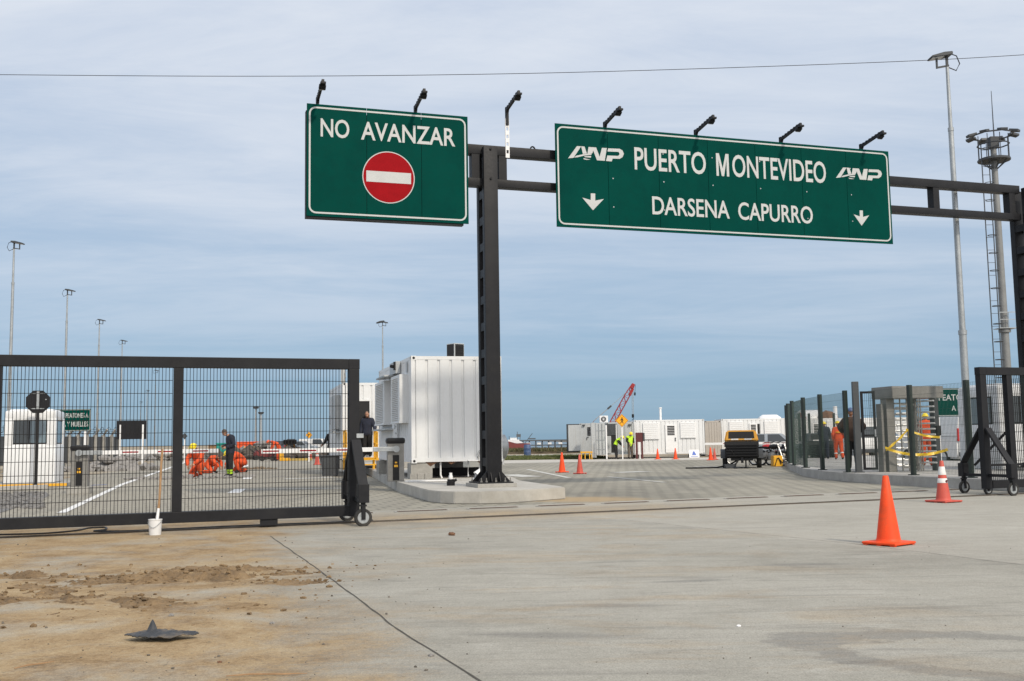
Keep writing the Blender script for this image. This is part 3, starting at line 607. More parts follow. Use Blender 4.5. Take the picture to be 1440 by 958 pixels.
# sign lamps on arms
def lamp_arm(u, ztop, label, post=None):
    t = thing('sign_lamp', label, 'sign lamp', (GO[0]+u*math.cos(GY), GO[1]+u*math.sin(GY), ztop), GY, 'lamp arms above the gantry signs'); t.scale = (0.68,)*3
    mb = MB(); mb.beam((0, -0.19, -0.45), (0, -0.19, 0.20), 0.10, 0.13, 0.005); mb.build('bracket', M_char, t)
    mb = MB(); mb.beam((0, -0.16, 0.10), (0, -1.55, 0.30), 0.085, 0.11, 0.005); mb.prism([(-0.13, 0.0), (-0.26, 0.0), (-0.36, 0.18), (-0.14, 0.18)], -0.05, 0.05, 'YZ')
    for k in range(6): mb.bx(-0.052, 0.052, -0.42-k*0.19, -0.34-k*0.19, 0.12+k*0.027, 0.20+k*0.027)
    mb.build('arm', M_char, t)
    mb = MB(); mb.box((0, -1.53, 0.22), (0.17, 0.20, 0.07), None, 0.01); mb.beam((0, -1.50, 0.28), (0, -1.42, 0.16), 0.04, 0.05); mb.box((0, -1.38, 0.15), (0.22, 0.17, 0.09), Matrix.Rotation(R(-28), 3, 'X'), 0.012); m_ = mb.build('lamp_head', M_char, t)
    mb = MB(); mb.box((0, -1.36, 0.10), (0.19, 0.13, 0.008), Matrix.Rotation(R(-28), 3, 'X')); mb.build('lens', M_lampglass, m_)
    if post:
        mb = MB()
        for s in (-0.055, 0.055): mb.bx(s-0.016, s+0.016, -0.21, -0.165, -post, -0.2)
        k = 0; z = -post
        while z < -0.22: mb.bx(-0.04, 0.04, -0.209, -0.166, z, z+0.15); z += 0.27
        mb.build('post', M_wht, t)
    return t
for px, py, z, lab, po in ((447, 148, 8.86, 'leftmost black lamp arm, standing at the left corner of the NO AVANZAR sign', None), (585, 158, 8.86, 'black lamp arm above the letters ZA of the NO AVANZAR sign', None),
      (714, 165, 9.02, 'lamp arm on a white laddered post just right of the column top', 1.6), (852, 178, 8.87, 'black lamp arm above the left emblem of the long green sign', None), (980, 189, 8.87, 'black lamp arm over the word PUERTO of the long green sign', None),
      (1100, 200, 8.87, 'black lamp arm over the middle of MONTEVIDEO on the long green sign', None), (1213, 209, 8.87, 'rightmost black lamp arm, above the right emblem of the long green sign', None)):
    lamp_arm(PL(px, py, gq, GY, 0.19)[0], z, lab, po)

# ------------------------------------------------------------------ sliding gates
GA = R(20.5)
def castor_y(parent, x, y, r=0.14, w=0.055, top=0.42):     # wheel that rolls along the gate (axle across it)
    mb = MB(); mb.lathe([(r*0.66, -w/2), (r*0.93, -w/2), (r, -w/4), (r, w/4), (r*0.93, w/2), (r*0.66, w/2)], (x, y, r), 24, 'Y', 0, True); ty = mb.build('tyre', M_rub, parent, True)
    mb = MB(); mb.lathe([(r*0.655, -w*0.40), (r*0.58, -w*0.46), (r*0.30, -w*0.26), (r*0.2, -w*0.55), (r*0.2, w*0.55), (r*0.30, w*0.26), (r*0.58, w*0.46), (r*0.655, w*0.40)], (x, y, r), 20, 'Y'); mb.build('rim', M_galv, ty, True)
    mb = MB()
    for s in (-1, 1): mb.bx(x-0.032, x+0.032, y+s*(w/2+0.010)-0.006, y+s*(w/2+0.010)+0.006, r-0.03, 2*r+0.04)
    mb.bx(x-0.05, x+0.05, y-w/2-0.02, y+w/2+0.02, 2*r+0.035, 2*r+0.06); mb.bx(x-0.032, x+0.032, y-0.032, y+0.032, 2*r+0.055, top); mb.build('fork', M_char, parent)
def outrigger(parent, x, s, reach=0.63, zt=1.36):
    mb = MB(); y1 = s*reach
    mb.beam((x, s*0.09, zt-0.02), (x, y1, 0.64), 0.155, 0.045, 0.004, up=(0, 1, 0.01)); mb.build('brace', M_char, parent)
    mb = MB(); mb.bx(x-0.085, x+0.085, y1-0.07, y1+0.07, 0.37, 0.66, 0.006); mb.bx(x-0.035, x+0.035, min(s*0.07, y1), max(s*0.07, y1), 0.38, 0.44); mb.build('outrigger', M_char, parent)
    castor_y(parent, x, y1)
def gate(name, label, base, sgn, Lg, posts, H):
    t = thing(name, label, 'gate', base, GA)
    zb0, zb1 = 0.135, 0.30
    mb = MB(); mb.bx(sgn*0.09, sgn*Lg, -0.075, 0.075, H-0.165, H, 0.006); mb.bx(sgn*0.0885, -sgn*0.09, -0.076, 0.076, H-0.166, H+0.001, 0.006); mb.build('top_rail', M_char, t)
    mb = MB(); mb.bx(sgn*0.085, sgn*Lg, -0.085, 0.085, zb0, zb1, 0.006); mb.build('bottom_rail', M_char, t)
    mb = MB(); mb.bx(-0.085, 0.085, -0.072, 0.072, zb0-0.01, H-0.168, 0.006); mb.build('end_post', M_char, t)
    for q in posts: mb = MB(); mb.bx(q-0.072, q+0.072, -0.068, 0.068, zb1, H-0.166, 0.005); mb.build('middle_post', M_char, t)
    ed = [0]+list(posts)+[sgn*Lg]
    for a, b in zip(ed[:-1], ed[1:]):
        x0, x1 = a+sgn*0.085, b-sgn*0.07
        mb = MB(); wires(mb, (x0, 0.0), (x1, 0.0), zb1-0.005, H-0.16, 0.05, 0.2025, 0.0042); mb.build('mesh_panel', M_wire, t)
    return t
gl = Vector((-2.60, 16.82, 0))
gp = [PL(249.5, 640, (gl.x, gl.y), GA)[0]]; gp.append(gp[0]*2+0.2)
g1 = gate('sliding_gate', 'wide charcoal sliding gate with wire mesh panels standing open across the left lane', gl, -1, 9.4, gp, 2.66)
for s in (-1, 1): outrigger(g1, 0.02, s)
u_ = PL(378, 735, (gl.x, gl.y), GA)[0]; mb = MB(); mb.bx(u_-0.13, u_+0.13, -0.06, 0.06, 0.035, 0.134, 0.004); mb.build('guide_block', M_char, g1)
castor_y(g1, -7.35, 0, 0.11, 0.06, 0.14)
mb = MB(); mb.bx(0.035, 0.15, -0.078, -0.074, 1.38, 1.45); mb.build('latch', M_galv, g1)
gr = Vector((9.99, 22.0, 0))
g2 = gate('sliding_gate', 'charcoal sliding gate at the right edge, its wheeled outriggers behind a banded cone', gr, 1, 9.4, [0.72, 4.2], 2.70)
for s in (-1, 1): outrigger(g2, 0.02, s, 0.66, 1.42)
castor_y(g2, 0.02, 0.0, 0.11, 0.05, 0.14)
mb = MB(); mb.beam((0.72, 0.12, 1.3), (0.30, 0.62, 0.6), 0.12, 0.05); mb.beam((0.09, -0.0, 0.62), (1.0, 0.0, 0.62), 0.04, 0.05); mb.build('rear_brace', M_char, g2)

# ------------------------------------------------------------------ container booths
def corr(mb, p0, p1, z0, z1, nrm, pitch=0.33, depth=0.036, flat=0.24, slope=0.016):
    p0, p1 = Vector(p0), Vector(p1); d = p1-p0; n = max(1, round(d.length/pitch)); u = d/n; pts = []
    un = u.length; nrm = Vector(nrm)
    for i in range(n):
        b = p0+u*i; g = (un-flat)/2
        for s, dd in ((0, 1) if i == 0 else (None, None), (g-slope, 1), (g, 0), (g+flat, 0), (g+flat+slope, 1)):
            if s is None: continue
            pts.append(b+u.normalized()*s-nrm*depth*dd)
    pts.append(p1-nrm*depth); k0 = len(pts); vs = [(p.x, p.y, z0) for p in pts]+[(p.x, p.y, z1) for p in pts]
    mb.geo(vs, [(i, i+1, k0+i+1, k0+i) for i in range(k0-1)])
def container(name, label, cat, loc, yaw, w, l, h, m=None, group=None, raised=0.44, pitch=0.33, skip=()):
    m = m or M_cwhite; t = thing(name, label, cat, loc, yaw, group)
    mb = MB(); e = 0.012
    sides = {'front': ((0.1, e), (w-0.1, e), (0, -1)), 'right': ((w-e, 0.1), (w-e, l-0.1), (1, 0)), 'back': ((w-0.1, l-e), (0.1, l-e), (0, 1)), 'left': ((e, l-0.1), (e, 0.1), (-1, 0))}
    for k, (a, b, n) in sides.items():
        if k in skip: continue
        corr(mb, (*a, 0), (*b, 0), 0.14, h-0.1, (*n, 0), pitch, flat=pitch*0.80)
    mb.build('wall', m, t)
    mb = MB()
    for x, y in ((0, 0), (w, 0), (w, l), (0, l)): mb.bx(x+(0.004 if x == 0 else -0.11), x+(0.11 if x == 0 else -0.004), y+(0.004 if y == 0 else -0.11), y+(0.11 if y == 0 else -0.004), 0.12, h-0.12)
    for z0, z1 in ((0.03, 0.142), (h-0.105, h-0.006)):
        for y in (0.055, l-0.055): mb.bx(0.112, w-0.112, y-0.05, y+0.05, z0, z1)
        for x in (0.055, w-0.055): mb.bx(x-0.05, x+0.05, 0.112, l-0.112, z0, z1)
    mb.build('frame', m, t)
    mb = MB(); mb.bx(0.06, w-0.06, 0.06, l-0.06, h-0.09, h-0.02); mb.build('roof', m, t)
    mb = MB(); mb.bx(0.08, w-0.08, 0.08, l-0.08, 0.06, 0.13); mb.build('floor', M_rust, t)
    for x, y in ((0, 0), (w, 0), (w, l), (0, l)):
        for z in (0, h-0.12):
            mb = MB(); x0 = 0 if x == 0 else x-0.16; y0 = 0 if y == 0 else y-0.16
            mb.bx(x0, x0+0.16, y0, y0+0.16, z, z+0.12, 0.006); q = mb.build('corner_casting', m, t)
            mb = MB(); sy = -0.001 if y == 0 else l+0.001; mb.lathe([(0.038, 0), (0.038, 0.004)], (x0+0.08, sy-0.002, z+0.06), 12, 'Y'); sx = -0.001 if x == 0 else w+0.001; mb.lathe([(0.038, 0), (0.038, 0.004)], (sx-0.002, y0+0.08, z+0.06), 12, 'X'); mb.build('hole', M_dark, q)
    return t
CY = R(15.6); CB = Vector((-2.88, 29.2, 0.70)); CW, CLn, CH = 2.66, 6.35, 3.04
c1 = container('container_booth', 'big white container booth on concrete blocks behind the steel column', 'container booth', CB, CY, CW, CLn, CH)
def cw(x, y, z=0.0, base=CB, yaw=CY): return Vector((base.x+x*math.cos(yaw)-y*math.sin(yaw), base.y+x*math.sin(yaw)+y*math.cos(yaw), base.z+z))
for y0, y1, x0 in ((0.55, 2.15, -0.24), (3.5, 5.6, -0.24)):    # caged shutters on the lane side
    mb = MB()
    for a, b in ((y0, y0+0.05), (y1-0.05, y1)): mb.bx(x0, 0.02, a, b, 1.2, 2.55)
    mb.bx(x0, 0.02, y0+0.051, y1-0.051, 2.50, 2.549); mb.bx(x0-0.02, 0.02, y0, y1, 1.15, 1.198); mb.bx(x0, x0+0.02, y0+0.05, y0+0.25, 1.2, 2.5); mb.bx(x0, x0+0.02, y1-0.25, y1-0.05, 1.2, 2.5); mb.bx(x0+0.005, x0+0.012, y0+0.251, y1-0.251, 1.2, 2.5); s_ = mb.build('shutter_box', M_cwhite, c1)
    mb = MB(); z = 1.24
    while z < 2.46: mb.box((x0-0.012, (y0+y1)/2, z), (0.05, y1-y0-0.52, 0.012), Matrix.Rotation(R(35), 3, 'Y')); z += 0.055
    mb.build('louvre', M_cwhite, s_)
    mb = MB(); mb.bx(-0.02, -0.006, y0+0.1, y1-0.1, 1.22, 2.48); mb.build('window', M_glass, c1)
mb = MB(); mb.bx(-0.035, 0.0, 2.35, 3.25, 0.2, 2.45, 0.006); d_ = mb.build('door', M_cwhite, c1)
mb = MB()
for k in range(6): mb.bx(-0.043, -0.036, 2.6, 2.95, 1.35+k*0.155, 1.44+k*0.155)
mb.build('vent', M_dark, d_); mb = MB(); mb.beam((-0.08, 2.42, 1.0), (-0.08, 2.42, 1.14), 0.025, 0.025); mb.bx(-0.08, -0.03, 2.41, 2.43, 1.06, 1.08); mb.build('handle', M_galv, d_)
mb = MB(); mb.box((-0.22, 3.15, 2.62), (0.42, 1.7, 0.05), Matrix.Rotation(R(-3), 3, 'Y'), 0.006); mb.beam((-0.02, 2.4, 2.35), (-0.38, 2.4, 2.60), 0.03, 0.03); mb.build('canopy', M_galv, c1)
mb = MB(); mb.bx(-0.16, -0.006, 1.75, 2.9, 2.66, 3.02, 0.006); mb.build('electrical_box', M_cgrey, c1)
mb = MB(); mb.bx(-0.22, -0.16, 1.72, 1.80, 2.75, 3.0); mb.cyl((-0.3, 1.7, 2.86), (-0.12, 1.9, 2.86), 0.05); mb.build('floodlight', M_black, c1)
mb = MB(); mb.bx(-0.30, -0.004, 3.0, 5.9, 0.98, 1.03, 0.004); mb.build('ledge', M_cgrey, c1)
mb = MB(); mb.bx(-0.012, -0.002, 0.55, 0.8, 2.62, 2.9); mb.build('plate', M_cgrey, c1)
mb = MB(); mb.bx(-0.06, 0.0, 2.38, 2.6, 0.85, 0.9); mb.tube([(-0.02, 1.9, 1.15), (-0.04, 1.9, 0.7), (-0.03, 1.88, 0.2)], 0.012); mb.build('conduit', M_cgrey, c1)
# steel plate under the end, water pipes and drain
mb = MB()
for y0, y1 in ((0.01, 0.03),): mb.prism([(0.4, 0.03), (0.55, -0.10), (0.75, 0.02), (1.05, 0.02), (1.15, -0.05), (1.3, 0.02), (1.9, 0.03), (2.05, -0.07), (2.3, -0.08), (2.42, 0.03)], 0.05, 0.07)
mb.build('torn_skirt', M_rust, c1)
mb = MB(); mb.tube([(1.92, -0.02, 0.18), (1.92, -0.05, 0.045), (1.62, -0.05, 0.045), (1.62, -0.06, -0.40)], 0.022, 8); mb.build('water_pipe', M_wht, c1, True)
for pp in ([(2.02, 0.2, 0.0), (2.02, 0.2, -0.43)], [(0.86, 0.15, 0.02), (0.86, 0.15, -0.35), (0.9, 0.12, -0.44)]): mb = MB(); mb.tube(pp, 0.026, 8); mb.build('water_pipe', M_wht, c1, True)
mb = MB(); mb.tube([(1.9, -0.05, 0.12), (1.95, -0.1, 0.28), (2.0, -0.06, 0.2), (1.96, -0.03, 0.34), (1.88, -0.05, 0.2)], 0.014, 6); mb.build('tap', M_galv, c1)
def block(x, y, dx, dy, h, lab, m=M_conc):
    mb = MB(); mb.box((0, 0, h/2), (dx, dy, h), None, 0.012); o = mb.build('concrete_block', m); o.location = cw(x, y, 0); o.location.z = IZ; o.rotation_euler = (0, 0, CY)
    return tag(o, lab, 'concrete block', 'blocks carrying the big white booth')
block(0.30, 0.35, 0.62, 0.6, 0.437, 'pale concrete block under the front left corner of the big white booth'); block(1.75, 3.2, 0.8, 0.6, 0.437, 'dark concrete block under the middle of the big white booth')
block(0.25, 6.0, 0.7, 0.6, 0.437, 'concrete block under the far left corner of the big white booth'); block(2.4, 6.0, 0.6, 0.5, 0.437, 'concrete block under the far right corner of the big white booth'); block(2.45, 0.4, 0.4, 0.6, 0.437, 'concrete block under the near right corner of the big white booth')
# loose things on the island
# drain pot with pipe
t = thing('drain_pot', 'small black drain pot with a white pipe end standing on the island before the booth', 'drain pot', (G(634, 683, IZ).x, G(634, 683, IZ).y, IZ))
mb = MB(); mb.lathe([(0.095, 0), (0.10, 0.09), (0.085, 0.10), (0.085, 0.15)], (0, 0, 0), 16); mb.tube([(0.08, 0, 0.11), (0.14, 0, 0.14)], 0.03, 8); mb.build('pot', M_black, t, True)
mb = MB(); mb.lathe([(0.05, 0.13), (0.05, 0.22), (0.035, 0.25), (0.035, 0.30)], (0, 0, 0), 12); mb.build('pipe_end', M_wht, t, True)
t = thing('white_pipe', 'white plastic pipe elbow beside the base of the steel column', 'pipe', (G(672, 679, IZ).x, 25.6, IZ))
mb = MB(); mb.tube([(-0.05, 0.0, 0.0), (-0.05, 0.0, 0.12), (-0.02, 0.02, 0.22), (0.08, 0.06, 0.28), (0.22, 0.12, 0.28), (0.30, 0.2, 0.29)], 0.088, 12); mb.build('elbow', M_wht, t, True)
mb = MB(); mb.tube([(0.16, 0.3, 0.3), (0.18, 0.6, 0.5), (0.25, 0.9, 0.7)], 0.10, 12); mb.build('grey_duct', M_conc, t, True)
q = G(601, 677.5, IZ); mb = MB(); mb.box((0, 0, 0.025), (1.15, 0.12, 0.035), None, 0.004); o = mb.build('plank', M_wht); o.location = (q.x, q.y, IZ); o.rotation_euler = (0, 0, R(4)); tag(o, 'thin white board lying on the island in front of the booth', 'board')
q = G(592, 674, IZ); mb = MB()
for k in range(3): mb.box((-0.22+k*0.21, 0, 0.075), (0.2, 0.2, 0.15), None, 0.01)
o = mb.build('paver_stack', M_conc); o.location = (q.x, q.y+0.2, IZ); tag(o, 'low row of loose concrete pavers beside the board on the island', 'pavers')
t = thing('metal_post', 'short grey steel post standing on the paving behind the booth', 'post', (X(655, 37), 37.0, IZ)); mb = MB(); mb.bx(-0.13, 0.13, -0.1, 0.1, 0, 0.46); mb.build('post', M_galv, t); mb = MB(); mb.bx(-0.2, 0.2, -0.16, 0.16, 0, 0.03); mb.build('foot', M_galv, t)
mb = MB(); mb.bx(-1.0, 1.0, -0.15, 0.15, 0.0, 0.24, 0.02); o = mb.build('dark_beam', M_black); q = cw(1.5, 2.2); o.location = (q.x, q.y, IZ); o.rotation_euler = (0, 0, CY); tag(o, 'dark steel beam lying in the shade under the big white booth', 'beam')
# air conditioner on the roof and exhaust fan on the right wall
t = thing('rooftop_air_conditioner', 'dark grilled air conditioner on the roof of the big white booth', 'air conditioner', cw(1.98, 3.1, CH-0.006), R(42))
mb = MB(); mb.bx(-0.2, 0.2, -0.2, 0.2, 0, 0.66, 0.015); mb.build('case', M_cgrey, t)
for x0, x1 in ((-0.17, 0.17),):
    mb = MB(); mb.bx(x0, x1, -0.212, -0.202, 0.03, 0.63)
    for k in range(10): mb.box((0, -0.218, 0.06+k*0.055), (0.33, 0.02, 0.008))
    mb.build('grille', M_dark, t)
mb = MB(); mb.bx(-0.212, -0.202, -0.17, 0.17, 0.03, 0.63); mb.build('side_grille', M_dark, t)
t = thing('exhaust_fan', 'round grey fan hood on the right wall of the big white booth, behind the column', 'fan hood', cw(CW+0.0, 0.55, 0.42), CY)
mb = MB(); mb.lathe([(0.30, 0.0), (0.36, 0.06), (0.36, 0.20), (0.20, 0.28)], (0, 0, 0), 20, 'X'); mb.build('hood', M_galv, t, True); mb = MB(); mb.bx(0.1, 0.16, -0.12, 0.02, -0.52, -0.32); mb.build('bracket', M_wht, t)

# second booth behind
D2 = Vector((A(481.5, 645, 41.4).x, 41.4, 0.62)); CY2 = R(15)
c2 = container('container_booth', 'second white container booth with an open dark doorway and yellow steps, behind the sliding gate', 'container booth', D2, CY2, 2.66, 6.2, 3.1)
mb = MB(); mb.bx(0.30, 1.08, -0.012, 0.02, 0.2, 2.35); mb.build('doorway', M_dark, c2)
mb = MB()
for a, b in ((0.24, 0.30), (1.08, 1.14)): mb.bx(a, b, -0.05, 0.0, 0.16, 2.41)
mb.bx(0.301, 1.079, -0.05, 0.0, 2.352, 2.41); mb.build('door_frame', M_cwhite, c2)
mb = MB(); mb.bx(1.45, 1.75, -0.02, 0.0, 1.15, 2.5); w_ = mb.build('window', M_glass, c2)
mb = MB(); mb.bx(1.38, 1.449, -0.07, 0.0, 1.1, 2.6); mb.bx(1.751, 1.82, -0.07, 0.0, 1.1, 2.6); mb.bx(1.38, 1.82, -0.09, 0.0, 2.601, 2.66); mb.build('window_frame', M_cwhite, w_)
mb = MB(); mb.bx(-0.22, 0.0, 0.9, 2.9, 1.25, 2.65, 0.01); mb.build('shutter_box', M_cgrey, c2); mb = MB(); mb.bx(-0.30, 0.0, 0.8, 3.0, 1.1, 1.16); mb.build('ledge', M_cgrey, c2)
mb = MB(); mb.bx(-0.1, 0.0, 4.4, 5.0, 1.5, 1.9); mb.build('meter_box', M_cgrey, c2)
mb = MB(); mb.bx(-0.06, 0.10, -0.04, 0.06, 3.1, 3.62, 0.01); mb.tube([(0.05, -0.05, 3.16), (0.12, -0.1, 3.3), (0.1, -0.05, 3.5), (0.16, 0, 3.56)], 0.02); mb.build('conduit_head', M_cgrey, c2)
for x, y, lab in ((0.3, 0.35, 'grey block under the near left corner of the second white booth'), (0.3, 5.7, 'grey block under the far left corner of the second white booth'), (2.3, 0.4, 'grey block under the near right corner of the second white booth')):
    mb = MB(); mb.box((0, 0, 0.18), (0.8, 0.6, 0.357), None, 0.012); o = mb.build('concrete_block', M_conc); q = cw(x, y, 0, D2, CY2); o.location = (q.x, q.y, IZ); o.rotation_euler = (0, 0, CY2); tag(o, lab, 'concrete block')
t = thing('grey_bin', 'dark grey plastic bin on the island at the left foot of the second white booth', 'bin', (A(464, 655, 41).x, 41.0, 0.0), CY2)
mb = MB(); mb.prism([(-0.28, 0.0), (0.28, 0.0), (0.36, 0.78), (-0.36, 0.78)], -0.3, 0.3, 'XZ', 0.02); mb.build('tub', M_dgrey, t); mb = MB(); mb.box((0, 0, 0.80), (0.80, 0.68, 0.05), None, 0.02); mb.build('rim', M_dgrey, t)
# yellow steps between the booths
q = A(508, 655, 40.2)
t = thing('yellow_stairs', 'yellow steel steps with handrails under the doorway of the second white booth', 'steps', (q.x, 40.2, IZ), CY2)
mb = MB()
for x in (-0.58, 0.58):
    for y in (-0.35, 0.75): mb.bx(x-0.045, x+0.045, y-0.045, y+0.045, 0, 0.36)
    mb.bx(x-0.045, x+0.045, -0.4, 0.8, 0.36, 0.46); mb.bx(x-0.045, x+0.045, -0.4, -0.2, 0.10, 0.18)
mb.bx(-0.535, 0.535, 0.72, 0.80, 0.37, 0.41); mb.bx(-0.535, 0.535, -0.39, -0.33, 0.37, 0.41); mb.build('frame', M_yel, t)
for k, z in enumerate((0.20, 0.44)):
    mb = MB(); mb.bx(-0.53, 0.53, -0.42+k*0.35, -0.12+k*0.35+(0.55 if k else 0), z-0.02, z+0.02); mb.build('tread', M_yel, t)
for x in (-0.60, 0.60):
    mb = MB()
    for y in (-0.02, 0.34, 0.72): mb.bx(x-0.03, x+0.03, y-0.03, y+0.03, 0.461, 1.52)
    for z in (0.98, 1.49): mb.bx(x-0.032, x+0.032, -0.06, 0.76, z, z+0.05)
    mb.bx(x-0.05, x+0.05, -0.05, 0.1, 0.461, 1.45)
    mb.build('handrail', M_yel, t)

# ------------------------------------------------------------------ guard booths of white fibreglass
def guard_booth(label, loc, yaw):
    t = thing('guard_booth', label, 'guard booth', loc, yaw); w, d, h = 1.62, 1.7, 2.45
    mb = MB(); mb.box((0, 0, h*0.26), (w, d, h*0.52), None, 0.06); mb.build('lower_body', M_fibre, t, True)
    mb = MB()
    for x in (-1, 1):
        for y in (-1, 1): mb.box((x*(w/2-0.15), y*(d/2-0.135), 1.68), (0.28, 0.25, 1.0), None, 0.04)
    mb.box((0, 0, 2.26), (w-0.03, d-0.03, 0.34), None, 0.08); mb.box((0, 0, 1.24), (w-0.03, d-0.03, 0.12), None, 0.04); mb.build('upper_body', M_fibre, t, True)
    mb = MB(); mb.box((0, 0, 2.40), (w*0.90, d*0.90, 0.16), None, 0.06, 0.92); mb.build('roof', M_fibre, t, True)
    for y, nm in ((-d/2+0.05, 'f'), (d/2-0.05, 'b')):
        mb = MB(); mb.box((0, y, 1.72), (1.12, 0.03, 0.88), None, 0.012); f = mb.build('window', M_black, t)
        s = -1 if y < 0 else 1
        mb = MB(); mb.box((-0.28, y+s*0.017, 1.72), (0.46, 0.006, 0.76)); mb.build('pane', M_glass, f); mb = MB(); mb.box((0.25, y+s*0.017, 1.72), (0.5, 0.006, 0.76)); mb.build('pane', M_bglass, f)
    for x in (-w/2+0.05, w/2-0.05):
        mb = MB(); mb.box((x, 0, 1.70), (0.03, 1.1, 0.84), None, 0.012); f = mb.build('window', M_black, t); s = -1 if x < 0 else 1
        mb = MB(); mb.box((x+s*0.017, 0, 1.70), (0.006, 1.0, 0.74)); mb.build('pane', M_bglass, f)
    return t
gb = guard_booth('white fibreglass guard booth with a dark sliding window behind the left gate', (A(48, 680, 35.2).x-0.20, 35.6, 0.13), R(14))
g2b = dup(gb, (A(1407, 640, 30.5).x+0.2, 30.8, 0.251), R(16), 'white guard booth standing behind the right gate at the photo edge')
mb = MB(); q = gb.location; mb.prism([(-1.6, -1.5), (1.3, -1.5), (1.3, 1.6), (-1.6, 1.6)], 0, 0.12, 'XY', 0.01); o = mb.build('booth_plinth', M_conc); o.location = (q.x, q.y, 0.005); o.rotation_euler = (0, 0, R(14)); tag(o, 'low concrete base under the left guard booth', 'concrete base')
mb = MB(); mb.bx(-1.6, 1.3, -1.508, -1.501, 0.03, 0.12); y_ = mb.build('yellow_stripe', M_yel, o)

# ------------------------------------------------------------------ boom barriers
def boom_barrier(label, base, yaw, length, sgn, plinth=0.0, zc=1.14):
    t = thing('boom_barrier', label, 'boom barrier', base, yaw)
    if plinth: mb = MB(); mb.box((0, 0, plinth/2), (0.62, 0.62, plinth), None, 0.02); mb.build('plinth', M_conc, t)
    z = plinth; mb = MB(); mb.bx(-0.22, 0.22, -0.17, 0.17, z, z+1.02, 0.012); mb.build('cabinet', M_steel, t)
    mb = MB(); mb.bx(-0.085, 0.085, -0.182, -0.171, z+0.03, z+0.70, 0.004); mb.build('front_panel', M_black, t)
    mb = MB(); mb.bx(-0.05, 0.05, -0.19, -0.183, z+0.38, z+0.44); mb.bx(-0.03, 0.03, -0.19, -0.183, z+0.48, z+0.52); mb.build('warning_light', M_yel, t)
    mb = MB(); mb.box((0, 0, z+1.08), (0.5, 0.42, 0.16), None, 0.06); mb.build('cap', M_black, t, True)
    mb = MB(); mb.bx(min(sgn*0.0, sgn*0.62), max(0, sgn*0.62), -0.27, -0.20, zc-0.06, zc+0.06, 0.01); mb.cyl((0, -0.17, zc), (0, -0.29, zc), 0.09); mb.build('hub', M_galv, t)
    mb = MB(); mb.bx(sgn*0.60, sgn*length, -0.26, -0.215, zc-0.06, zc+0.055, 0.008); b = mb.build('boom', M_wht, t)
    k = 1.15
    while k < length-0.4:
        mb = MB(); mb.bx(sgn*k, sgn*(k+0.42), -0.2635, -0.2605, zc-0.018, zc+0.018); mb.build('red_stripe', M_red, b); k += 0.95
    return t
boom_barrier('grey boom barrier with black cap on a concrete footing, on the left lane', (G(107.5, 695, 0).x, G(107.5, 695, 0).y+0.2, 0), R(14), 3.75, 1, 0.2)
boom_barrier('grey boom barrier with black cap on the island beside the big white booth', (G(555.5, 677, IZ).x, G(555.5, 677, IZ).y+0.1, IZ), R(12), 3.5, -1, 0, 0.86)
boom_barrier('boom barrier with a white boom behind the yellow compressor', (X(1150, 50), 50.5, 0), R(-4), 5.3, -1, 0, 0.98)

# ------------------------------------------------------------------ right-hand fence, turnstile, pedestrian gate
PZ = 0.25
f_pts = [G(1450, 675, PZ), G(1366, 672, PZ), G(1285, 668.4, PZ), G(1193, 664.5, PZ), G(1157, 661, PZ), G(1133, 658, PZ), G(1117, 654.5, PZ), G(1111, 651.5, PZ), G(1108.5, 649.5, PZ)]
for p in f_pts: p.z = 0
gpost = G(1208, 664.5, PZ); gpost.z = 0
fen = thing('mesh_fence', 'dark green wire mesh fence following the curved kerb on the right', 'fence', (f_pts[3].x, f_pts[3].y, PZ))
fo = f_pts[3]; FH = 2.32
def fl(p): return p-fo
for p in f_pts:
    mb = MB(); q = fl(p); mb.box((q.x, q.y, FH/2), (0.105, 0.105, FH), Matrix.Rotation(R(20), 3, 'Z'), 0.008); mb.box((q.x, q.y, 0.012), (0.2, 0.2, 0.024), Matrix.Rotation(R(20), 3, 'Z')); mb.build('post', M_gpost, fen)
segs = [(f_pts[0], f_pts[1]), (f_pts[1], f_pts[2]), (f_pts[2], f_pts[2].lerp(gpost, 0.74)), (f_pts[3], f_pts[4]), (f_pts[4], f_pts[5]), (f_pts[5], f_pts[6]), (f_pts[6], f_pts[7]), (f_pts[7], f_pts[8])]
for a, b in segs:
    mb = MB(); a_, b_ = fl(a), fl(b); wires(mb, a_, b_, 0.06, FH-0.06, 0.05, 0.2, 0.0021); mb.build('mesh_panel', M_gwire, fen)
fen2 = thing('mesh_fence', 'farther green mesh fence closing the back of the pedestrian enclosure', 'fence', (X(1127, 50), 50, PZ))
bp = [Vector((X(px, 50.5+i*0.4), 50.5+i*0.4, 0)) for i, px in enumerate((1111, 1126, 1140, 1175))]
for p in bp: mb = MB(); q = p-Vector((X(1127, 50), 50, 0)); mb.box((q.x, q.y, 1.08), (0.10, 0.10, 2.16), None, 0.006); mb.build('post', M_gpost, fen2)
for a, b in zip(bp[:2], bp[1:3]):
    mb = MB(); k = Vector((X(1127, 50), 50, 0)); wires(mb, a-k, b-k, 0.05, 2.1, 0.05, 0.2, 0.003); mb.build('mesh_panel', M_gwire, fen2)
t = thing('pedestrian_gate', 'narrow charcoal pedestrian gate ajar on its thick grey post in the mesh fence', 'gate', (gpost.x, gpost.y, PZ), R(-6))
mb = MB(); mb.box((0, 0, 1.28), (0.17, 0.17, 2.56), None, 0.01); mb.box((0, 0, 0.012), (0.26, 0.26, 0.024)); mb.build('gate_post', mat('slate_paint', (0.055, 0.06, 0.064), 0.5), t)
mb = MB(); W = 0.40
for x in (0.13, 0.13+W-0.06): mb.bx(x, x+0.06, -0.03, 0.03, 0.07, 2.28)
for z in (0.07, 1.0, 2.22): mb.bx(0.191, 0.13+W-0.061, -0.03, 0.03, z, z+0.06)
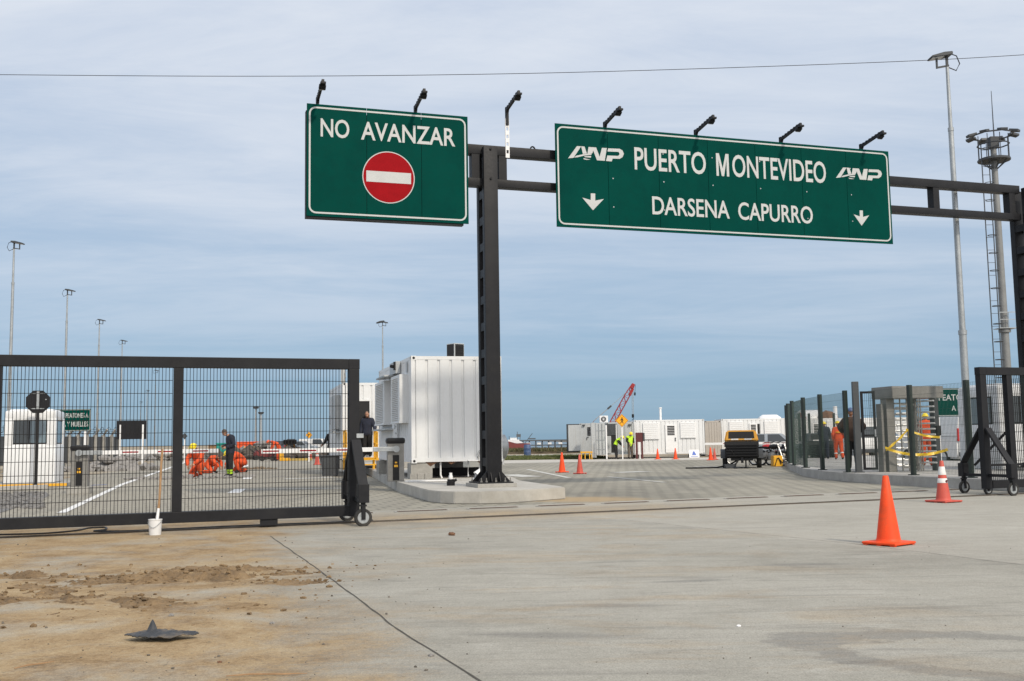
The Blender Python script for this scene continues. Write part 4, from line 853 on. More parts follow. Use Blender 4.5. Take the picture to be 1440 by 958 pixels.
lf = mb.build('leaf', M_char, t); mb = MB(); wires(mb, (0.20, 0), (0.13+W-0.07, 0), 0.13, 2.22, 0.05, 0.2, 0.003); mb.build('leaf_mesh', M_wire, t)
mb = MB(); mb.bx(0.13+W-0.06, 0.13+W-0.02, -0.06, -0.031, 1.0, 1.2); mb.build('latch', M_galv, t)
# turnstile
ts = A(1283, 662, 29.4); t = thing('turnstile', 'full height steel turnstile with horizontal bars wrapped in yellow tape, behind the fence', 'turnstile', (ts.x, 29.6, PZ), R(16))
mb = MB(); mb.prism([(-0.80, -0.48), (0.90, -0.48), (0.90, 0.48), (-0.80, 0.48)], 2.06, 2.40, 'XY', 0.012); mb.build('canopy', M_steel, t)
mb = MB(); mb.bx(-0.76, -0.50, -0.14, 0.14, 0, 2.06, 0.01); mb.build('cabinet', M_steel, t)
mb = MB(); mb.bx(0.84, 1.0, -0.10, 0.10, 0, 2.06, 0.01); mb.build('cabinet', M_dgrey, t)
mb = MB(); mb.cyl((0.28, 0, 0.03), (0.28, 0, 2.06), 0.06, n=14); rt = mb.build('rotor', M_steel, t, True)
for k in range(12):
    for a in (8, 128, 248): mb = MB(); z = 0.14+k*0.158+(0.052 if a == 128 else 0.104 if a == 248 else 0); mb.tube([(0.28, 0, z), (0.28+0.62*math.cos(R(a+40)), 0.62*math.sin(R(a+40)), z)], 0.024, 8); mb.build('arm', M_bright, rt, True)
for x0, x1, y in ((-0.45, 0.05, -0.32), (0.05, 0.12, -0.45)):
    mb = MB()
    for x in ((x0, x0+0.22, x1) if x1-x0 > 0.2 else (x0, x1)): mb.cyl((x, y, 0.02), (x, y, 2.05), 0.02, n=8)
    mb.bx(x0, x1, y-0.015, y+0.015, 1.86, 1.9); mb.bx(x0, x1, y-0.015, y+0.015, 0.1, 0.14); mb.build('guard_cage', M_steel, t)
mb = MB()
for k in range(11): z = 0.16+k*0.165; mb.tube([(-0.44, -0.1, z), (-0.12, -0.16, z), (0.02, -0.22, z)], 0.022, 6)
mb.build('comb_bars', M_bright, t, True)
mb = MB(); mb.bx(0.84, 0.98, -0.2, -0.101, 1.0, 1.28, 0.01); mb.build('reader', M_black, t)
mb = MB(); mb.bx(-0.93, -0.86, -0.12, 0.12, 0, 1.92, 0.008); mb.build('side_pillar', M_steel, t)
# tape
mb = MB()
def ribbon(mb, pts, w):
    vs, fs = [], []
    for i, p in enumerate(pts): p = Vector(p); tw = 0.3*math.sin(i*1.3); vs += [p+Vector((0, tw*w, -w/2)), p+Vector((0, -tw*w, w/2))]
    for i in range(len(pts)-1): fs.append((2*i, 2*i+1, 2*i+3, 2*i+2))
    mb.geo(vs, fs)
def sag(a, b, d, n=12): a, b = Vector(a), Vector(b); return [a.lerp(b, i/n)-Vector((0, 0, 4*d*(i/n)*(1-i/n))) for i in range(n+1)]
tl = lambda px, py, y: (Matrix.Rotation(-R(16), 3, 'Z') @ (A(px, py, 29.6+y)-Vector((ts.x, 29.6, PZ))))
ribbon(mb, sag(tl(1246, 633, -0.6), tl(1276, 605, -0.6), 0.03), 0.07); ribbon(mb, sag(tl(1245, 630, -0.62), tl(1333, 632, -0.62), 0.17, 18), 0.075); ribbon(mb, sag(tl(1274, 604, -0.58), tl(1322, 615, -0.55), 0.05), 0.06); ribbon(mb, sag(tl(1277, 606, -0.57), tl(1280, 634, -0.57), 0.0), 0.05)
o = mb.build('caution_tape', M_tape); o.location = (ts.x, 29.6, PZ); o.rotation_euler = (0, 0, R(16)); m_ = o.modifiers.new('thickness', 'SOLIDIFY'); m_.thickness = 0.004
tag(o, 'crumpled yellow caution tape strung across the turnstile', 'caution tape')

# ------------------------------------------------------------------ poles, masts, wire
def light_pole(label, x, y, side, h=12.0, group='tall galvanised light poles', first=None):
    t = thing('light_pole', label, 'light pole', (x, y, 0), 0, group)
    mb = MB(); mb.cyl((0, 0, 0), (0, 0, h*0.34), 0.105, 0.10, 12, False); mb.cyl((0, 0, h*0.34), (0, 0, h*0.82), 0.085, 0.07, 12, False); mb.cyl((0, 0, h*0.82), (0, 0, h-0.35), 0.055, 0.045, 12)
    mb.cyl((0, 0, h*0.82-0.05), (0, 0, h*0.82+0.05), 0.08, n=12); mb.cyl((0, 0, h*0.34-0.06), (0, 0, h*0.34+0.06), 0.115, n=12); mb.lathe([(0.26, 0), (0.26, 0.04), (0.14, 0.05), (0.13, 0.3)], (0, 0, 0), 12); mb.build('pole', M_galv, t, True)
    mb = MB(); mb.beam((-side*0.05, 0, h-0.30), (side*0.30, 0, h-0.36), 0.045, 0.045); mb.bx(side*0.27, side*0.31, -0.03, 0.03, h-0.38, h-0.07); mb.bx(-0.03, 0.03, -0.03, 0.03, h-0.4, h-0.03); mb.build('bracket', M_dgrey, t)
    mb = MB(); s = side; mb.prism([(-s*0.12, h-0.02), (s*0.08, h-0.05), (s*0.50, h-0.11), (s*0.48, h-0.05), (s*0.12, h+0.05), (-s*0.12, h+0.07)], -0.17, 0.17, 'XZ', 0.015); f = mb.build('floodlight', M_dgrey, t)
    mb = MB(); mb.prism([(s*0.12, h-0.057), (s*0.46, h-0.108), (s*0.46, h-0.12), (s*0.12, h-0.068)], -0.13, 0.13); mb.build('lens', M_lampglass, f)
    mb = MB(); mb.tube([(-s*0.05, 0, h-0.36), (-s*0.25, 0, h-0.45), (-s*0.36, 0, h-0.25), (-s*0.28, 0, h-0.02), (-s*0.12, 0, h+0.04)], 0.016, 5); mb.build('cable', M_black, t, True)
    return t
def pole_from_top(px, py, h, side, label, **k):
    d = ray(px, py); Y = (h-EYE)/(d[2]/d[1]); p = A(px, py, Y); return light_pole(label, p.x, Y, side, h, **k)
pole_from_top(1331, 78, 12.0, -1, 'tallest looking galvanised light pole, rising behind the right end of the gantry')
for px, py, lab in ((20, 341, 'tall light pole behind the guard booth at the left edge'), (95, 408, 'second light pole from the left, above the small green sign'), (140, 450, 'third light pole from the left, between the green sign and the dark board'), (172, 479, 'fourth light pole from the left, over the left end of the dark board')):
    pole_from_top(px, py, 12.0, 1, lab)
for px, py, lab in ((219, 521, 'small far light pole just left of the middle gate post'), (207, 549, 'smaller far light pole left of the middle gate post'), (198, 565, 'smallest far light pole above the right end of the dark board')): pole_from_top(px, py, 12.0, 1, lab, group='far light poles')
d = ray(538, 453); Y = 10.7/(d[2]/d[1]); p = A(538, 453, Y)
t = light_pole('light pole with two lamp heads rising behind the big white booth', p.x, Y, 1); mb = MB(); mb.prism([(0.12, 11.98), (-0.25, 11.94), (-0.55, 11.88), (-0.53, 11.95), (-0.2, 12.08), (0.15, 12.12)], -0.24, 0.24); mb.build('floodlight', M_dgrey, t)
for px, py, Y, lab in ((360, 573.5, 420, 'left one of the two far lighting masts beyond the works'), (367, 581, 430, 'right one of the two far lighting masts beyond the works')):
    p = A(px, py, Y); t = thing('lighting_mast', lab, 'lighting mast', (p.x, Y, 0), 0, 'far lighting masts'); mb = MB(); mb.cyl((0, 0, 0), (0, 0, p.z), 0.55, 0.35, 8); mb.build('mast', M_galv, t); mb = MB(); mb.box((0, 0, p.z), (1.6, 1.6, 0.8), None, 0, 1.3); mb.build('lamp_ring', M_dgrey, t)
M_mast = mat('weathered_zinc', (0.20, 0.205, 0.205), 0.6, 0.2, 0.15, 1.5)
# big mast on the right with ladder cage and lamp crown
Y = 72.0; p = A(1401.5, 205, Y); H_ = p.z; b0 = A(1413, 560, Y)
t = thing('lighting_mast', 'thick grey lighting mast with caged ladder, lamp crown and spike at the right edge', 'lighting mast', (b0.x+0.28, Y, 0))
mb = MB(); mb.cyl((0, 0, 0), (0, 0, H_), 0.31, 0.20, 18); mb.lathe([(0.40, 8.3), (0.40, 8.5)], (0, 0, 0), 16); mb.build('mast', M_mast, t, True)
mb = MB()
for sx in (-1.02, -0.50): mb.bx(sx-0.028, sx+0.028, -0.33, -0.27, 2.2, H_)
z = 2.4
while z < H_: mb.bx(-1.0, -0.52, -0.31, -0.29, z, z+0.03); z += 0.9
z = 2.6
while z < H_: mb.tube([(-0.76+0.30*math.cos(R(a)), -0.35-0.30*(1+math.sin(R(a))), z) for a in range(90, 451, 30)][:-1], 0.026, 4, True); mb.bx(-0.50, -0.3, -0.26, -0.24, z, z+0.05); z += 1.25
mb.build('ladder', M_dgrey, t)
mb = MB()
for r_, z in ((1.05, H_-1.0), (1.05, H_+0.05)): mb.tube([(r_*math.cos(R(a)), r_*math.sin(R(a)), z) for a in range(0, 360, 30)], 0.05, 5, True)
for a in range(0, 360, 45): mb.cyl((1.05*math.cos(R(a)), 1.05*math.sin(R(a)), H_-1.0), (1.05*math.cos(R(a)), 1.05*math.sin(R(a)), H_+0.7), 0.03, n=5); mb.cyl((1.0*math.cos(R(a)), 1.0*math.sin(R(a)), H_-1.0), (0.2*math.cos(R(a)), 0.2*math.sin(R(a)), H_-1.7), 0.035, n=5)
mb.lathe([(1.1, H_-1.12), (1.1, H_-1.0)], (0, 0, 0), 16); mb.build('platform', M_dgrey, t)
mb = MB(); mb.tube([(1.42*math.cos(R(a)), 1.42*math.sin(R(a)), H_+0.75) for a in range(0, 360, 45)], 0.06, 5, True); mb.box((0, 0, H_+0.2), (0.6, 0.6, 0.8)); mb.build('crown_ring', M_dgrey, t)
for a in range(0, 360, 45):
    mb = MB(); mb.box((1.50*math.cos(R(a)), 1.50*math.sin(R(a)), H_+0.78), (0.62, 0.5, 0.18), Matrix.Rotation(R(a), 3, 'Z') @ Matrix.Rotation(R(14), 3, 'Y'), 0.03); mb.build('floodlight', M_dgrey, t)
tz = A(1400, 128, Y).z; mb = MB(); mb.cyl((0.1, 0, H_), (0.1, 0, tz), 0.05, 0.02, 6); mb.build('spike', M_dgrey, t)
mb = MB(); mb.bx(-0.55, 0.7, -0.5, 0.5, 8.55, 8.6)
for x in (-0.5, 0.1, 0.65): mb.cyl((x, -0.48, 8.6), (x, -0.48, 9.7), 0.025, n=5)
mb.bx(-0.52, 0.67, -0.5, -0.46, 9.65, 9.7); mb.bx(-0.52, 0.67, -0.5, -0.46, 9.15, 9.19); mb.build('rest_platform', M_galv, t)
mb = MB(); wp = [A(-160, 104, 34), A(0, 105, 34), A(250, 107.5, 34), (A(480, 107.3, 34)), A(720, 104.2, 34), A(900, 99.5, 34), A(1100, 93, 34), A(1330, 84.3, 34), A(1440, 77, 34), A(1560, 70, 34)]
sm = []
for i in range(len(wp)-1):
    for k in range(6): sm.append(wp[i].lerp(wp[i+1], k/6))
for _ in range(12): sm = [sm[0]]+[(sm[i-1]+sm[i]*2+sm[i+1])/4 for i in range(1, len(sm)-1)]+[sm[-1]]
mb.tube(sm, 0.011, 5); tag(mb.build('overhead_wire', M_black), 'thin dark overhead wire running right across the sky', 'wire')

# ------------------------------------------------------------------ small signs
def post_sign(name, label, loc, yaw, cat='sign'): return thing(name, label, cat, loc, yaw)
# back of a stop sign
b = G(61.5, 683, 0.05); t = post_sign('stop_sign', 'grey back of an octagonal stop sign on a dark post before the guard booth', (b.x, b.y-0.6, 0), R(14), 'road sign'); k = A(64, 565, b.y-0.6)
ce = k.z; mb = MB(); mb.prism([(0.40*math.cos(R(22.5+45*i)), ce+0.40*math.sin(R(22.5+45*i))) for i in range(8)], 0.02, 0.035); mb.build('plate', M_char, t)
mb = MB(); mb.bx(-0.04, 0.04, -0.03, 0.02, 0, ce-0.22); mb.build('post', M_black, t); mb = MB(); mb.bx(-0.03, 0.05, -0.04, 0.019, ce-0.24, ce+0.34)
for z in (ce-0.24, ce+0.26): mb.bx(-0.2, 0.2, -0.01, 0.019, z, z+0.03)
mb.bx(0.22, 0.28, 0.005, 0.019, ce+0.06, ce+0.09); mb.build('bracket', M_galv, t)
def text_sign(label, px0, px1, py0, py1, Y, lines, yaw, post_px, panel_off=0.0):
    a, c = A(px0, py0, Y), A(px1, py1, Y); w = c.x-a.x; h = a.z-c.z; t = post_sign('direction_sign', label, ((a.x+c.x)/2, Y, 0), yaw, 'sign'); z0 = c.z
    mb = MB(); mb.bx(-w/2, w/2, -0.01, 0.01, z0, z0+h); mb.build('panel', M_green, t)
    mb = MB(); frame_line(mb, -w/2+0.02, w/2-0.02, z0+0.02, z0+h-0.02, 0.05, 0.018, -0.0102, 0.003); mb.build('border', M_swhite, t)
    mb = MB()
    for s, x0, x1, f0, f1 in lines: text(mb, s, -w/2+x0*w, -w/2+x1*w, z0+f0*h, z0+f1*h, -0.0103, 0.012, 0.003)
    mb.build('lettering', M_swhite, t)
    mb = MB()
    for q in post_px: x = A(q, py1, Y).x-(a.x+c.x)/2; mb.bx(x-0.045, x+0.045, 0.011, 0.09, 0, z0+h-0.05)
    mb.build('post', M_wht, t); return t
text_sign('green PEATONES A sign on a white post behind the left guard booth', 72, 126.5, 576, 606, 46.5, [('PEATONES A', 0.38, 0.94, 0.60, 0.82), ('AREA Y MUELLES', 0.12, 0.94, 0.20, 0.43)], R(4), (119,))
text_sign('green PEATONES sign beside the turnstile, half behind the right gate', 1312, 1384, 546.5, 585, 34.0, [('PEATONES', 0.08, 0.86, 0.56, 0.78), ('A DIQUE', 0.34, 0.86, 0.16, 0.38)], R(6), (1318, 1378))
Y = 64.0; a, c = A(165, 592, Y), A(205, 617.5, Y); t = post_sign('notice_board', 'dark grey back of a wide board on two white posts by the left road', ((a.x+c.x)/2, Y, 0), R(8)); w = (c.x-a.x)/2
mb = MB(); mb.bx(-w, w, -0.02, 0.02, c.z, a.z); mb.build('board', M_char, t)
for x in (-w*0.75, w*0.78): mb = MB(); mb.bx(x-0.05, x+0.05, -0.09, -0.021, 0, a.z-0.25); mb.build('post', M_wht, t)
def diamond(label, px, py, Y, r_px, m, post_m, base_h=0.0):
    p = A(px, py, Y); r = r_px/FPX*Y; t = post_sign('warning_sign', label, (p.x, Y, 0), 0.0, 'road sign'); z = p.z
    def dia(q): return [(q, z), (0, z+q), (-q, z), (0, z-q)]
    mb = MB(); mb.prism(dia(r), -0.012, 0.012, 'XZ'); pl = mb.build('plate', m, t)
    if m is M_syel: 
        mb = MB(); o_, i_ = dia(r*0.93), dia(r*0.87); vs = [(x, -0.0135, zz) for x, zz in o_+i_]; mb.geo(vs, [(k, (k+1) % 4, 4+(k+1) % 4, 4+k) for k in range(4)]); mb.build('border', M_black, pl)
    mb = MB(); mb.bx(-0.035, 0.035, 0.013, 0.08, base_h, z+r*0.5); mb.build('post', post_m, t); return t, z, r, pl
t, z, r, pl = diamond('yellow diamond pedestrian crossing sign on a white post by the open grey container', 874.5, 591.5, 65.5, 9.2, M_syel, M_wht)
mb = MB(); s = r/10.0
for poly in ([(-0.6,4.6),(0.9,4.6),(1.3,3.6),(0.6,2.7),(-0.5,2.9),(-0.9,3.7)], [(-1.2,2.4),(1.2,2.5),(1.6,1.0),(1.0,-0.6),(-0.5,-0.6),(-1.0,0.8)], [(-0.5,-0.4),(0.6,-0.6),(-0.5,-2.8),(-2.2,-4.6),(-3.0,-4.0),(-1.5,-2.4)], [(0.1,-0.5),(1.1,-0.5),(1.5,-2.2),(2.6,-4.2),(1.6,-4.6),(0.5,-2.5)], [(-1.1,2.4),(-0.6,1.6),(-1.9,0.4),(-3.2,-0.2),(-3.3,0.5),(-2.2,1.2)], [(1.1,2.4),(1.6,1.4),(2.8,0.6),(2.5,0.0),(1.2,0.8)]):
    mb.prism([(x*s, z+y*s) for x, y in poly], -0.0155, -0.0125)
mb.build('walking_figure', M_black, pl)
t, z, r, pl = diamond('yellow diamond road works sign on a white post left of the second booth', 434.5, 612, 74, 4.8, M_syel, M_wht); mb = MB(); s = r/10; mb.prism([(-3*s, z-4*s), (-1*s, z-4*s), (0.5*s, z), (3*s, z), (1*s, z+4*s), (-2.5*s, z+2*s), (-1.5*s, z)], -0.0155, -0.0125); mb.build('symbol', M_black, pl)
diamond('small dark back of a diamond sign beside the middle gate post', 259.5, 613.5, 78, 4.4, M_dgrey, M_wht)

# ------------------------------------------------------------------ traffic cones
def cone(label, loc, yaw, h, body, banded=0, wide=0.36, group='traffic cones'):
    t = thing('traffic_cone', label, 'traffic cone', loc, yaw, group); b = h*wide; r0, r1 = h*0.172, h*0.042
    mb = MB(); mb.box((0, 0, 0.035), (b*2, b*2, 0.03), None, 0.012)
    for x in (-1, 1):
        for y in (-1, 0, 1): mb.box((x*b*0.86, y*b*0.8, 0.01), (b*0.2, b*0.26, 0.02))
    mb.build('base', body, t)
    def rr(z): return r0+(r1-r0)*(z-0.05)/(h-0.05)
    mb = MB(); mb.lathe([(r0*1.12, 0.05), (r0*1.02, 0.062), (rr(0.09), 0.09), (rr(h*0.5), h*0.5), (r1, h-0.008), (r1*0.85, h), (r1*0.6, h), (r1*0.5, h-0.03)], (0, 0, 0), 28); q = mb.build('cone', body, t, True)
    if banded:
        for z0, z1 in ((0.55, 0.70), (0.785, 0.955)) if banded == 1 else ((0.47, 0.58), (0.66, 0.86)):
            mb = MB(); mb.lathe([(rr(h*z0)+0.001, h*z0), (rr(h*z0)+0.004, h*z0+0.004), (rr(h*z1)+0.004, h*z1-0.004), (rr(h*z1)+0.001, h*z1)], (0, 0, 0), 28); mb.build('reflective_band', M_band, q, True)
    return t
p = G(1250, 767, 0); cone('plain bright orange cone, nearest and largest, on the concrete at right', p, R(38), 0.815, M_orange, 0, 0.27)
p = G(1327, 707, 0); c_ = cone('faded red cone with two dirty white bands in front of the right gate wheels', p, R(28), 0.79, M_pink, 2, 0.30)
mb = MB(); mb.lathe([(0.016, 0), (0.016, 0.01)], (0.03, -0.118, 0.12), 10, 'Y'); mb.build('hole', M_dark, c_)
mb = MB(); mb.prism([(-0.03, 0.40), (-0.01, 0.43), (0.03, 0.425), (0.035, 0.40), (0.01, 0.405), (0.03, 0.385), (0.0, 0.375), (-0.02, 0.385)], -0.099, -0.085, 'XZ'); mb.build('printed_mark', M_maroon, c_)
h_ = 0.80
for px, py, hp, m, lab in ((790.5, 664.8, 28, M_orange, 'bright orange cone, left of the pair on the paving right of the column'), (815.5, 666.8, 27.5, M_pink, 'faded pinkish cone, right of the pair on the paving right of the column'), (925, 646.3, 15, M_orange, 'small orange cone before the left window of the white office container'), (950, 646.3, 16, M_orange, 'small orange cone before the door of the white office container'), (999.5, 647.5, 18, M_orange, 'orange cone beside the beige container, front one of two'), (1005, 646.8, 16, M_pink, 'faded pinkish cone just behind an orange one at the beige container')):
    p = G(px, py, 0); hh = hp/FPX*p.y*1.0; cone(lab, p, R(px*3 % 60), hh, m, 0, 0.25)
for px, py, hp, lab in ((436.5, 647, 15, 'banded cone at the foot of the yellow road works sign'), (446, 654, 21, 'banded cone nearest the left side of the second booth')):
    p = G(px, py, 0); cone(lab, p, 0.3, hp/FPX*p.y, M_pink, 1, 0.25)

# ------------------------------------------------------------------ compressor, motorcycles, cars
def wheel_x(parent, x, y, r, w, m=M_rub, rim=M_galv, name='wheel'):
    mb = MB(); mb.lathe([(r*0.62, -w/2), (r*0.92, -w/2), (r, -w*0.32), (r, w*0.32), (r*0.92, w/2), (r*0.62, w/2)], (x, y, r), 20, 'X', 0, True); t = mb.build(name, m, parent, True)
    mb = MB(); mb.lathe([(r*0.61, -w*0.36), (r*0.5, -w*0.42), (r*0.15, -w*0.2), (r*0.15, w*0.2), (r*0.5, w*0.42), (r*0.61, w*0.36)], (x, y, r), 16, 'X'); mb.build('rim', rim, t, True); return t
def compressor(label, loc, yaw, hood, scale=1.0):
    t = thing('air_compressor', label, 'air compressor', loc, yaw); t.scale = (scale,)*3
    for s in (-1, 1):
        wheel_x(t, s*0.70, 0.9, 0.34, 0.20)
        mb = MB(); pts = [(0.9+0.46*math.cos(R(a)), 0.34+0.46*math.sin(R(a))) for a in range(10, 171, 20)]; inn = [(0.9+0.40*math.cos(R(a)), 0.34+0.40*math.sin(R(a))) for a in range(170, 9, -20)]
        mb.prism(pts+inn, s*0.70-0.17, s*0.70+0.17, 'YZ'); mb.build('mudguard', M_dgrey, t)
    mb = MB(); mb.prism([(0.0, 0.52), (0.06, 0.42), (2.3, 0.42), (2.4, 0.56), (2.4, 0.86), (0.02, 0.86)], -0.68, 0.68, 'YZ', 0.04); mb.build('lower_body', M_black, t)
    mb = MB(); mb.prism([(-0.02, 0.865), (2.42, 0.865), (2.38, 1.12), (0.02, 1.12)], -0.70, 0.70, 'YZ', 0.03)
    for k in range(5): mb.bx(-0.62, 0.62, -0.05, 0.03, 0.50+k*0.11, 0.545+k*0.11, 0.008)
    mb.build('bumper', M_black, t)
    mb = MB(); b = [(-0.70, 0.03, 1.125), (0.70, 0.03, 1.125), (0.70, 2.38, 1.0), (-0.70, 2.38, 1.0), (-0.60, 0.16, 1.56), (0.60, 0.16, 1.56), (0.60, 1.7, 1.58), (-0.60, 1.7, 1.58), (0.6, 2.3, 1.15), (-0.6, 2.3, 1.15)]
    mb.geo(b, [(0, 1, 5, 4), (4, 5, 6, 7), (7, 6, 8, 9), (9, 8, 2, 3), (1, 2, 8, 6, 5), (0, 4, 7, 9, 3), (0, 3, 2, 1)]); bmesh.ops.bevel(mb.bm, geom=mb.bm.edges[:], offset=0.05, segments=3, affect='EDGES'); mb.build('hood', hood, t, True)
    mb = MB(); mb.geo([(-0.54, 0.045, 1.15), (0.54, 0.045, 1.15), (0.50, 0.12, 1.52), (-0.50, 0.12, 1.52), (-0.5, 0.10, 1.17), (0.5, 0.10, 1.17), (0.5, 0.18, 1.50), (-0.5, 0.18, 1.50)], [(0, 1, 2, 3), (0, 4, 5, 1), (1, 5, 6, 2), (2, 6, 7, 3), (3, 7, 4, 0)]); g = mb.build('grille', M_black, t)
    for x in (-0.27, 0.27): mb = MB(); mb.box((x, 0.055, 1.20), (0.30, 0.02, 0.055), None, 0.006); mb.build('reflector', M_lampglass if x > 0 else M_band, g)
    mb = MB(); mb.box((0, 0.3, 0.38), (0.9, 0.5, 0.12)); mb.beam((0, 0.0, 0.42), (0, -0.9, 0.30), 0.1, 0.1); mb.cyl((0.15, 0.1, 0.4), (0.15, 0.1, 0.02), 0.03); mb.cyl((0.15, 0.1, 0.0), (0.15, 0.1, 0.04), 0.08); mb.tube([(-0.55, 0.02, 0.8), (-0.4, -0.06, 0.72), (-0.3, 0.0, 0.5)], 0.025); mb.build('chassis', M_black, t)
    return t
p = G(1044, 659, 0); cmp_ = compressor('yellow and black towable air compressor standing on the paving', (p.x, p.y, 0), R(-12), mat('dusty_yellow_paint', (0.52, 0.25, 0.012), 0.55, 0, 0.15, 3, dirt=(0.22, 0.14, 0.05), dirt_amt=0.55), 1.0)
cq = Vector((X(1156, 49), 49.0, 0)); c2_ = copy_tree(cmp_); c2_.location = cq; c2_.rotation_euler = (0, 0, R(-8)); c2_.scale = (0.9,)*3; c2_['label'] = 'dark towable machine with mudguards behind the mesh fence, two workers in front'
for ch in c2_.children:
    if ch.name.startswith('hood'): ch.data = ch.data.copy(); ch.data.materials[0] = M_dgrey
mb = MB(); mb.tube([(0.9, 0.3, 0.30), (0.5, 0.1, 0.12), (0.0, 0, 0.04), (-0.8, 0.1, 0.03), (-1.3, 0.0, 0.03), (-0.9, -0.25, 0.03), (-0.2, -0.1, 0.05)], 0.035, 6); o = mb.build('black_hose', M_black); o.location = (X(1008, 43.6), 43.6, 0); tag(o, 'black hose lying on the paving left of the yellow compressor', 'hose')
mb = MB(); mb.prism([(-0.2, 0), (0.2, 0), (0.26, 0.18), (-0.26, 0.18)], -0.15, 0.15, 'XZ', 0.015); o = mb.build('tray', M_dgrey); o.location = (X(1026.5, 43.0), 43.1, 0); tag(o, 'grey tray on the paving under the left side of the yellow compressor', 'tray')
mb = MB(); mb.prism([(-0.21, 0), (0.21, 0), (0.2, 0.47), (-0.2, 0.47)], -0.18, 0.18, 'XZ', 0.02); t = thing('yellow_case', 'yellow box with black straps on the ground before the motorcycles', 'case', (X(1092, 44.8), 44.8, 0), R(6)); mb.build('case', M_yel, t)
mb = MB(); mb.tube([(-0.16, -0.19, 0.03), (-0.04, -0.2, 0.36), (0.02, -0.2, 0.38), (0.12, -0.19, 0.1)], 0.025, 5); mb.tube([(0.0, -0.2, 0.38), (0.12, -0.195, 0.24), (0.19, -0.19, 0.15)], 0.02, 5); mb.build('strap', M_black, t)
def motorcycle(label, loc, yaw, tank):
    t = thing('motorcycle', label, 'motorcycle', loc, yaw, 'motorcycles parked behind the compressor')
    for y in (-0.62, 0.66):
        mb = MB(); mb.lathe([(0.25, -0.045), (0.29, -0.05), (0.315, -0.02), (0.315, 0.02), (0.29, 0.05), (0.25, 0.045)], (0, y, 0.315), 22, 'X', 0, True); w = mb.build('wheel', M_rub, t, True)
        mb = MB()
        for k in range(10): a = R(36*k); mb.cyl((0, y, 0.315), (0, y+0.25*math.cos(a), 0.315+0.25*math.sin(a)), 0.006, n=4)
        mb.tube([(0, y+0.243*math.cos(R(a)), 0.315+0.243*math.sin(R(a))) for a in range(0, 360, 20)], 0.016, 6, True); mb.cyl((-0.06, y, 0.315), (0.06, y, 0.315), 0.06); mb.build('rim', M_bright, w)
    mb = MB()
    for s in (-0.075, 0.075): mb.tube([(s, -0.62, 0.315), (s, -0.36, 0.95)], 0.028, 8)
    mb.box((0, -0.345, 0.96), (0.22, 0.05, 0.04)); mb.build('fork', M_bright, t, True)
    mb = MB(); mb.tube([(-0.36, -0.18, 1.03), (-0.24, -0.26, 1.05), (0, -0.33, 1.0), (0.24, -0.26, 1.05), (0.36, -0.18, 1.03)], 0.016, 6); mb.build('handlebar', M_black, t, True)
    mb = MB(); mb.lathe([(0.05, -0.06), (0.09, 0.0), (0.085, 0.03)], (0, -0.46, 0.88), 14, 'Y'); mb.build('headlight', M_lampglass, t, True)
    mb = MB(); mb.ball((0, -0.06, 0.84), (0.14, 0.27, 0.12), 2); mb.build('tank', tank, t, True)
    mb = MB(); mb.prism([(0.14, 0.78), (0.2, 0.84), (0.7, 0.86), (0.72, 0.80), (0.3, 0.74)], -0.12, 0.12, 'YZ', 0.03); mb.build('seat', M_black, t)
    mb = MB(); mb.ball((0, 0.03, 0.45), (0.15, 0.22, 0.19), 2, 0.25, 3); mb.box((0, 0.03, 0.36), (0.24, 0.3, 0.16), None, 0.03); mb.build('engine', M_steel, t)
    mb = MB(); mb.tube([(0, -0.34, 0.93), (0, -0.2, 0.5), (0, 0.1, 0.3), (0, 0.4, 0.4), (0, 0.7, 0.78)], 0.026, 6); mb.tube([(0, 0.33, 0.38), (0.1, 0.42, 0.34), (0.1, 0.66, 0.315)], 0.025, 6); mb.tube([(0, 0.33, 0.38), (-0.1, 0.42, 0.34), (-0.1, 0.66, 0.315)], 0.025, 6); mb.tube([(0, -0.05, 0.40), (-0.25, -0.1, 0.02)], 0.014, 5); mb.build('frame', M_black, t)
    mb = MB(); mb.tube([(0.12, -0.1, 0.45), (0.15, 0.0, 0.25), (0.16, 0.4, 0.28), (0.17, 0.85, 0.36)], [0.02, 0.025, 0.04, 0.05], 8); mb.build('exhaust', M_bright, t, True)
    mb = MB(); mb.prism([(-0.62+0.36*math.cos(R(a)), 0.315+0.36*math.sin(R(a))) for a in range(40, 141, 20)]+[(-0.62+0.34*math.cos(R(a)), 0.315+0.34*math.sin(R(a))) for a in range(140, 39, -20)], -0.06, 0.06, 'YZ'); mb.prism([(0.66+0.38*math.cos(R(a)), 0.315+0.38*math.sin(R(a))) for a in range(20, 131, 20)]+[(0.66+0.36*math.cos(R(a)), 0.315+0.36*math.sin(R(a))) for a in range(130, 19, -20)], -0.07, 0.07, 'YZ'); mb.build('mudguard', tank, t)
    return t
mc = motorcycle('motorcycle with a red tank parked next to the right wheel of the compressor', (X(1079, 46.4), 46.6, 0), R(40), M_redlamp)
for px, Y, yw, lab, m in ((1087, 46.2, 34, 'dark motorcycle in the middle of the row behind the yellow case', M_black), (1097, 46.0, 30, 'dark motorcycle at the fence end of the row', M_navy), (1050, 47.5, 80, 'motorcycle seen under the chassis of the yellow compressor', M_dgrey)):
    o = dup(mc, (X(px, Y), Y, 0), R(yw), lab)
    for ch in o.children:
        if ch.name.split('.')[0] in ('tank', 'mudguard'): ch.data = ch.data.copy(); ch.data.materials[0] = m

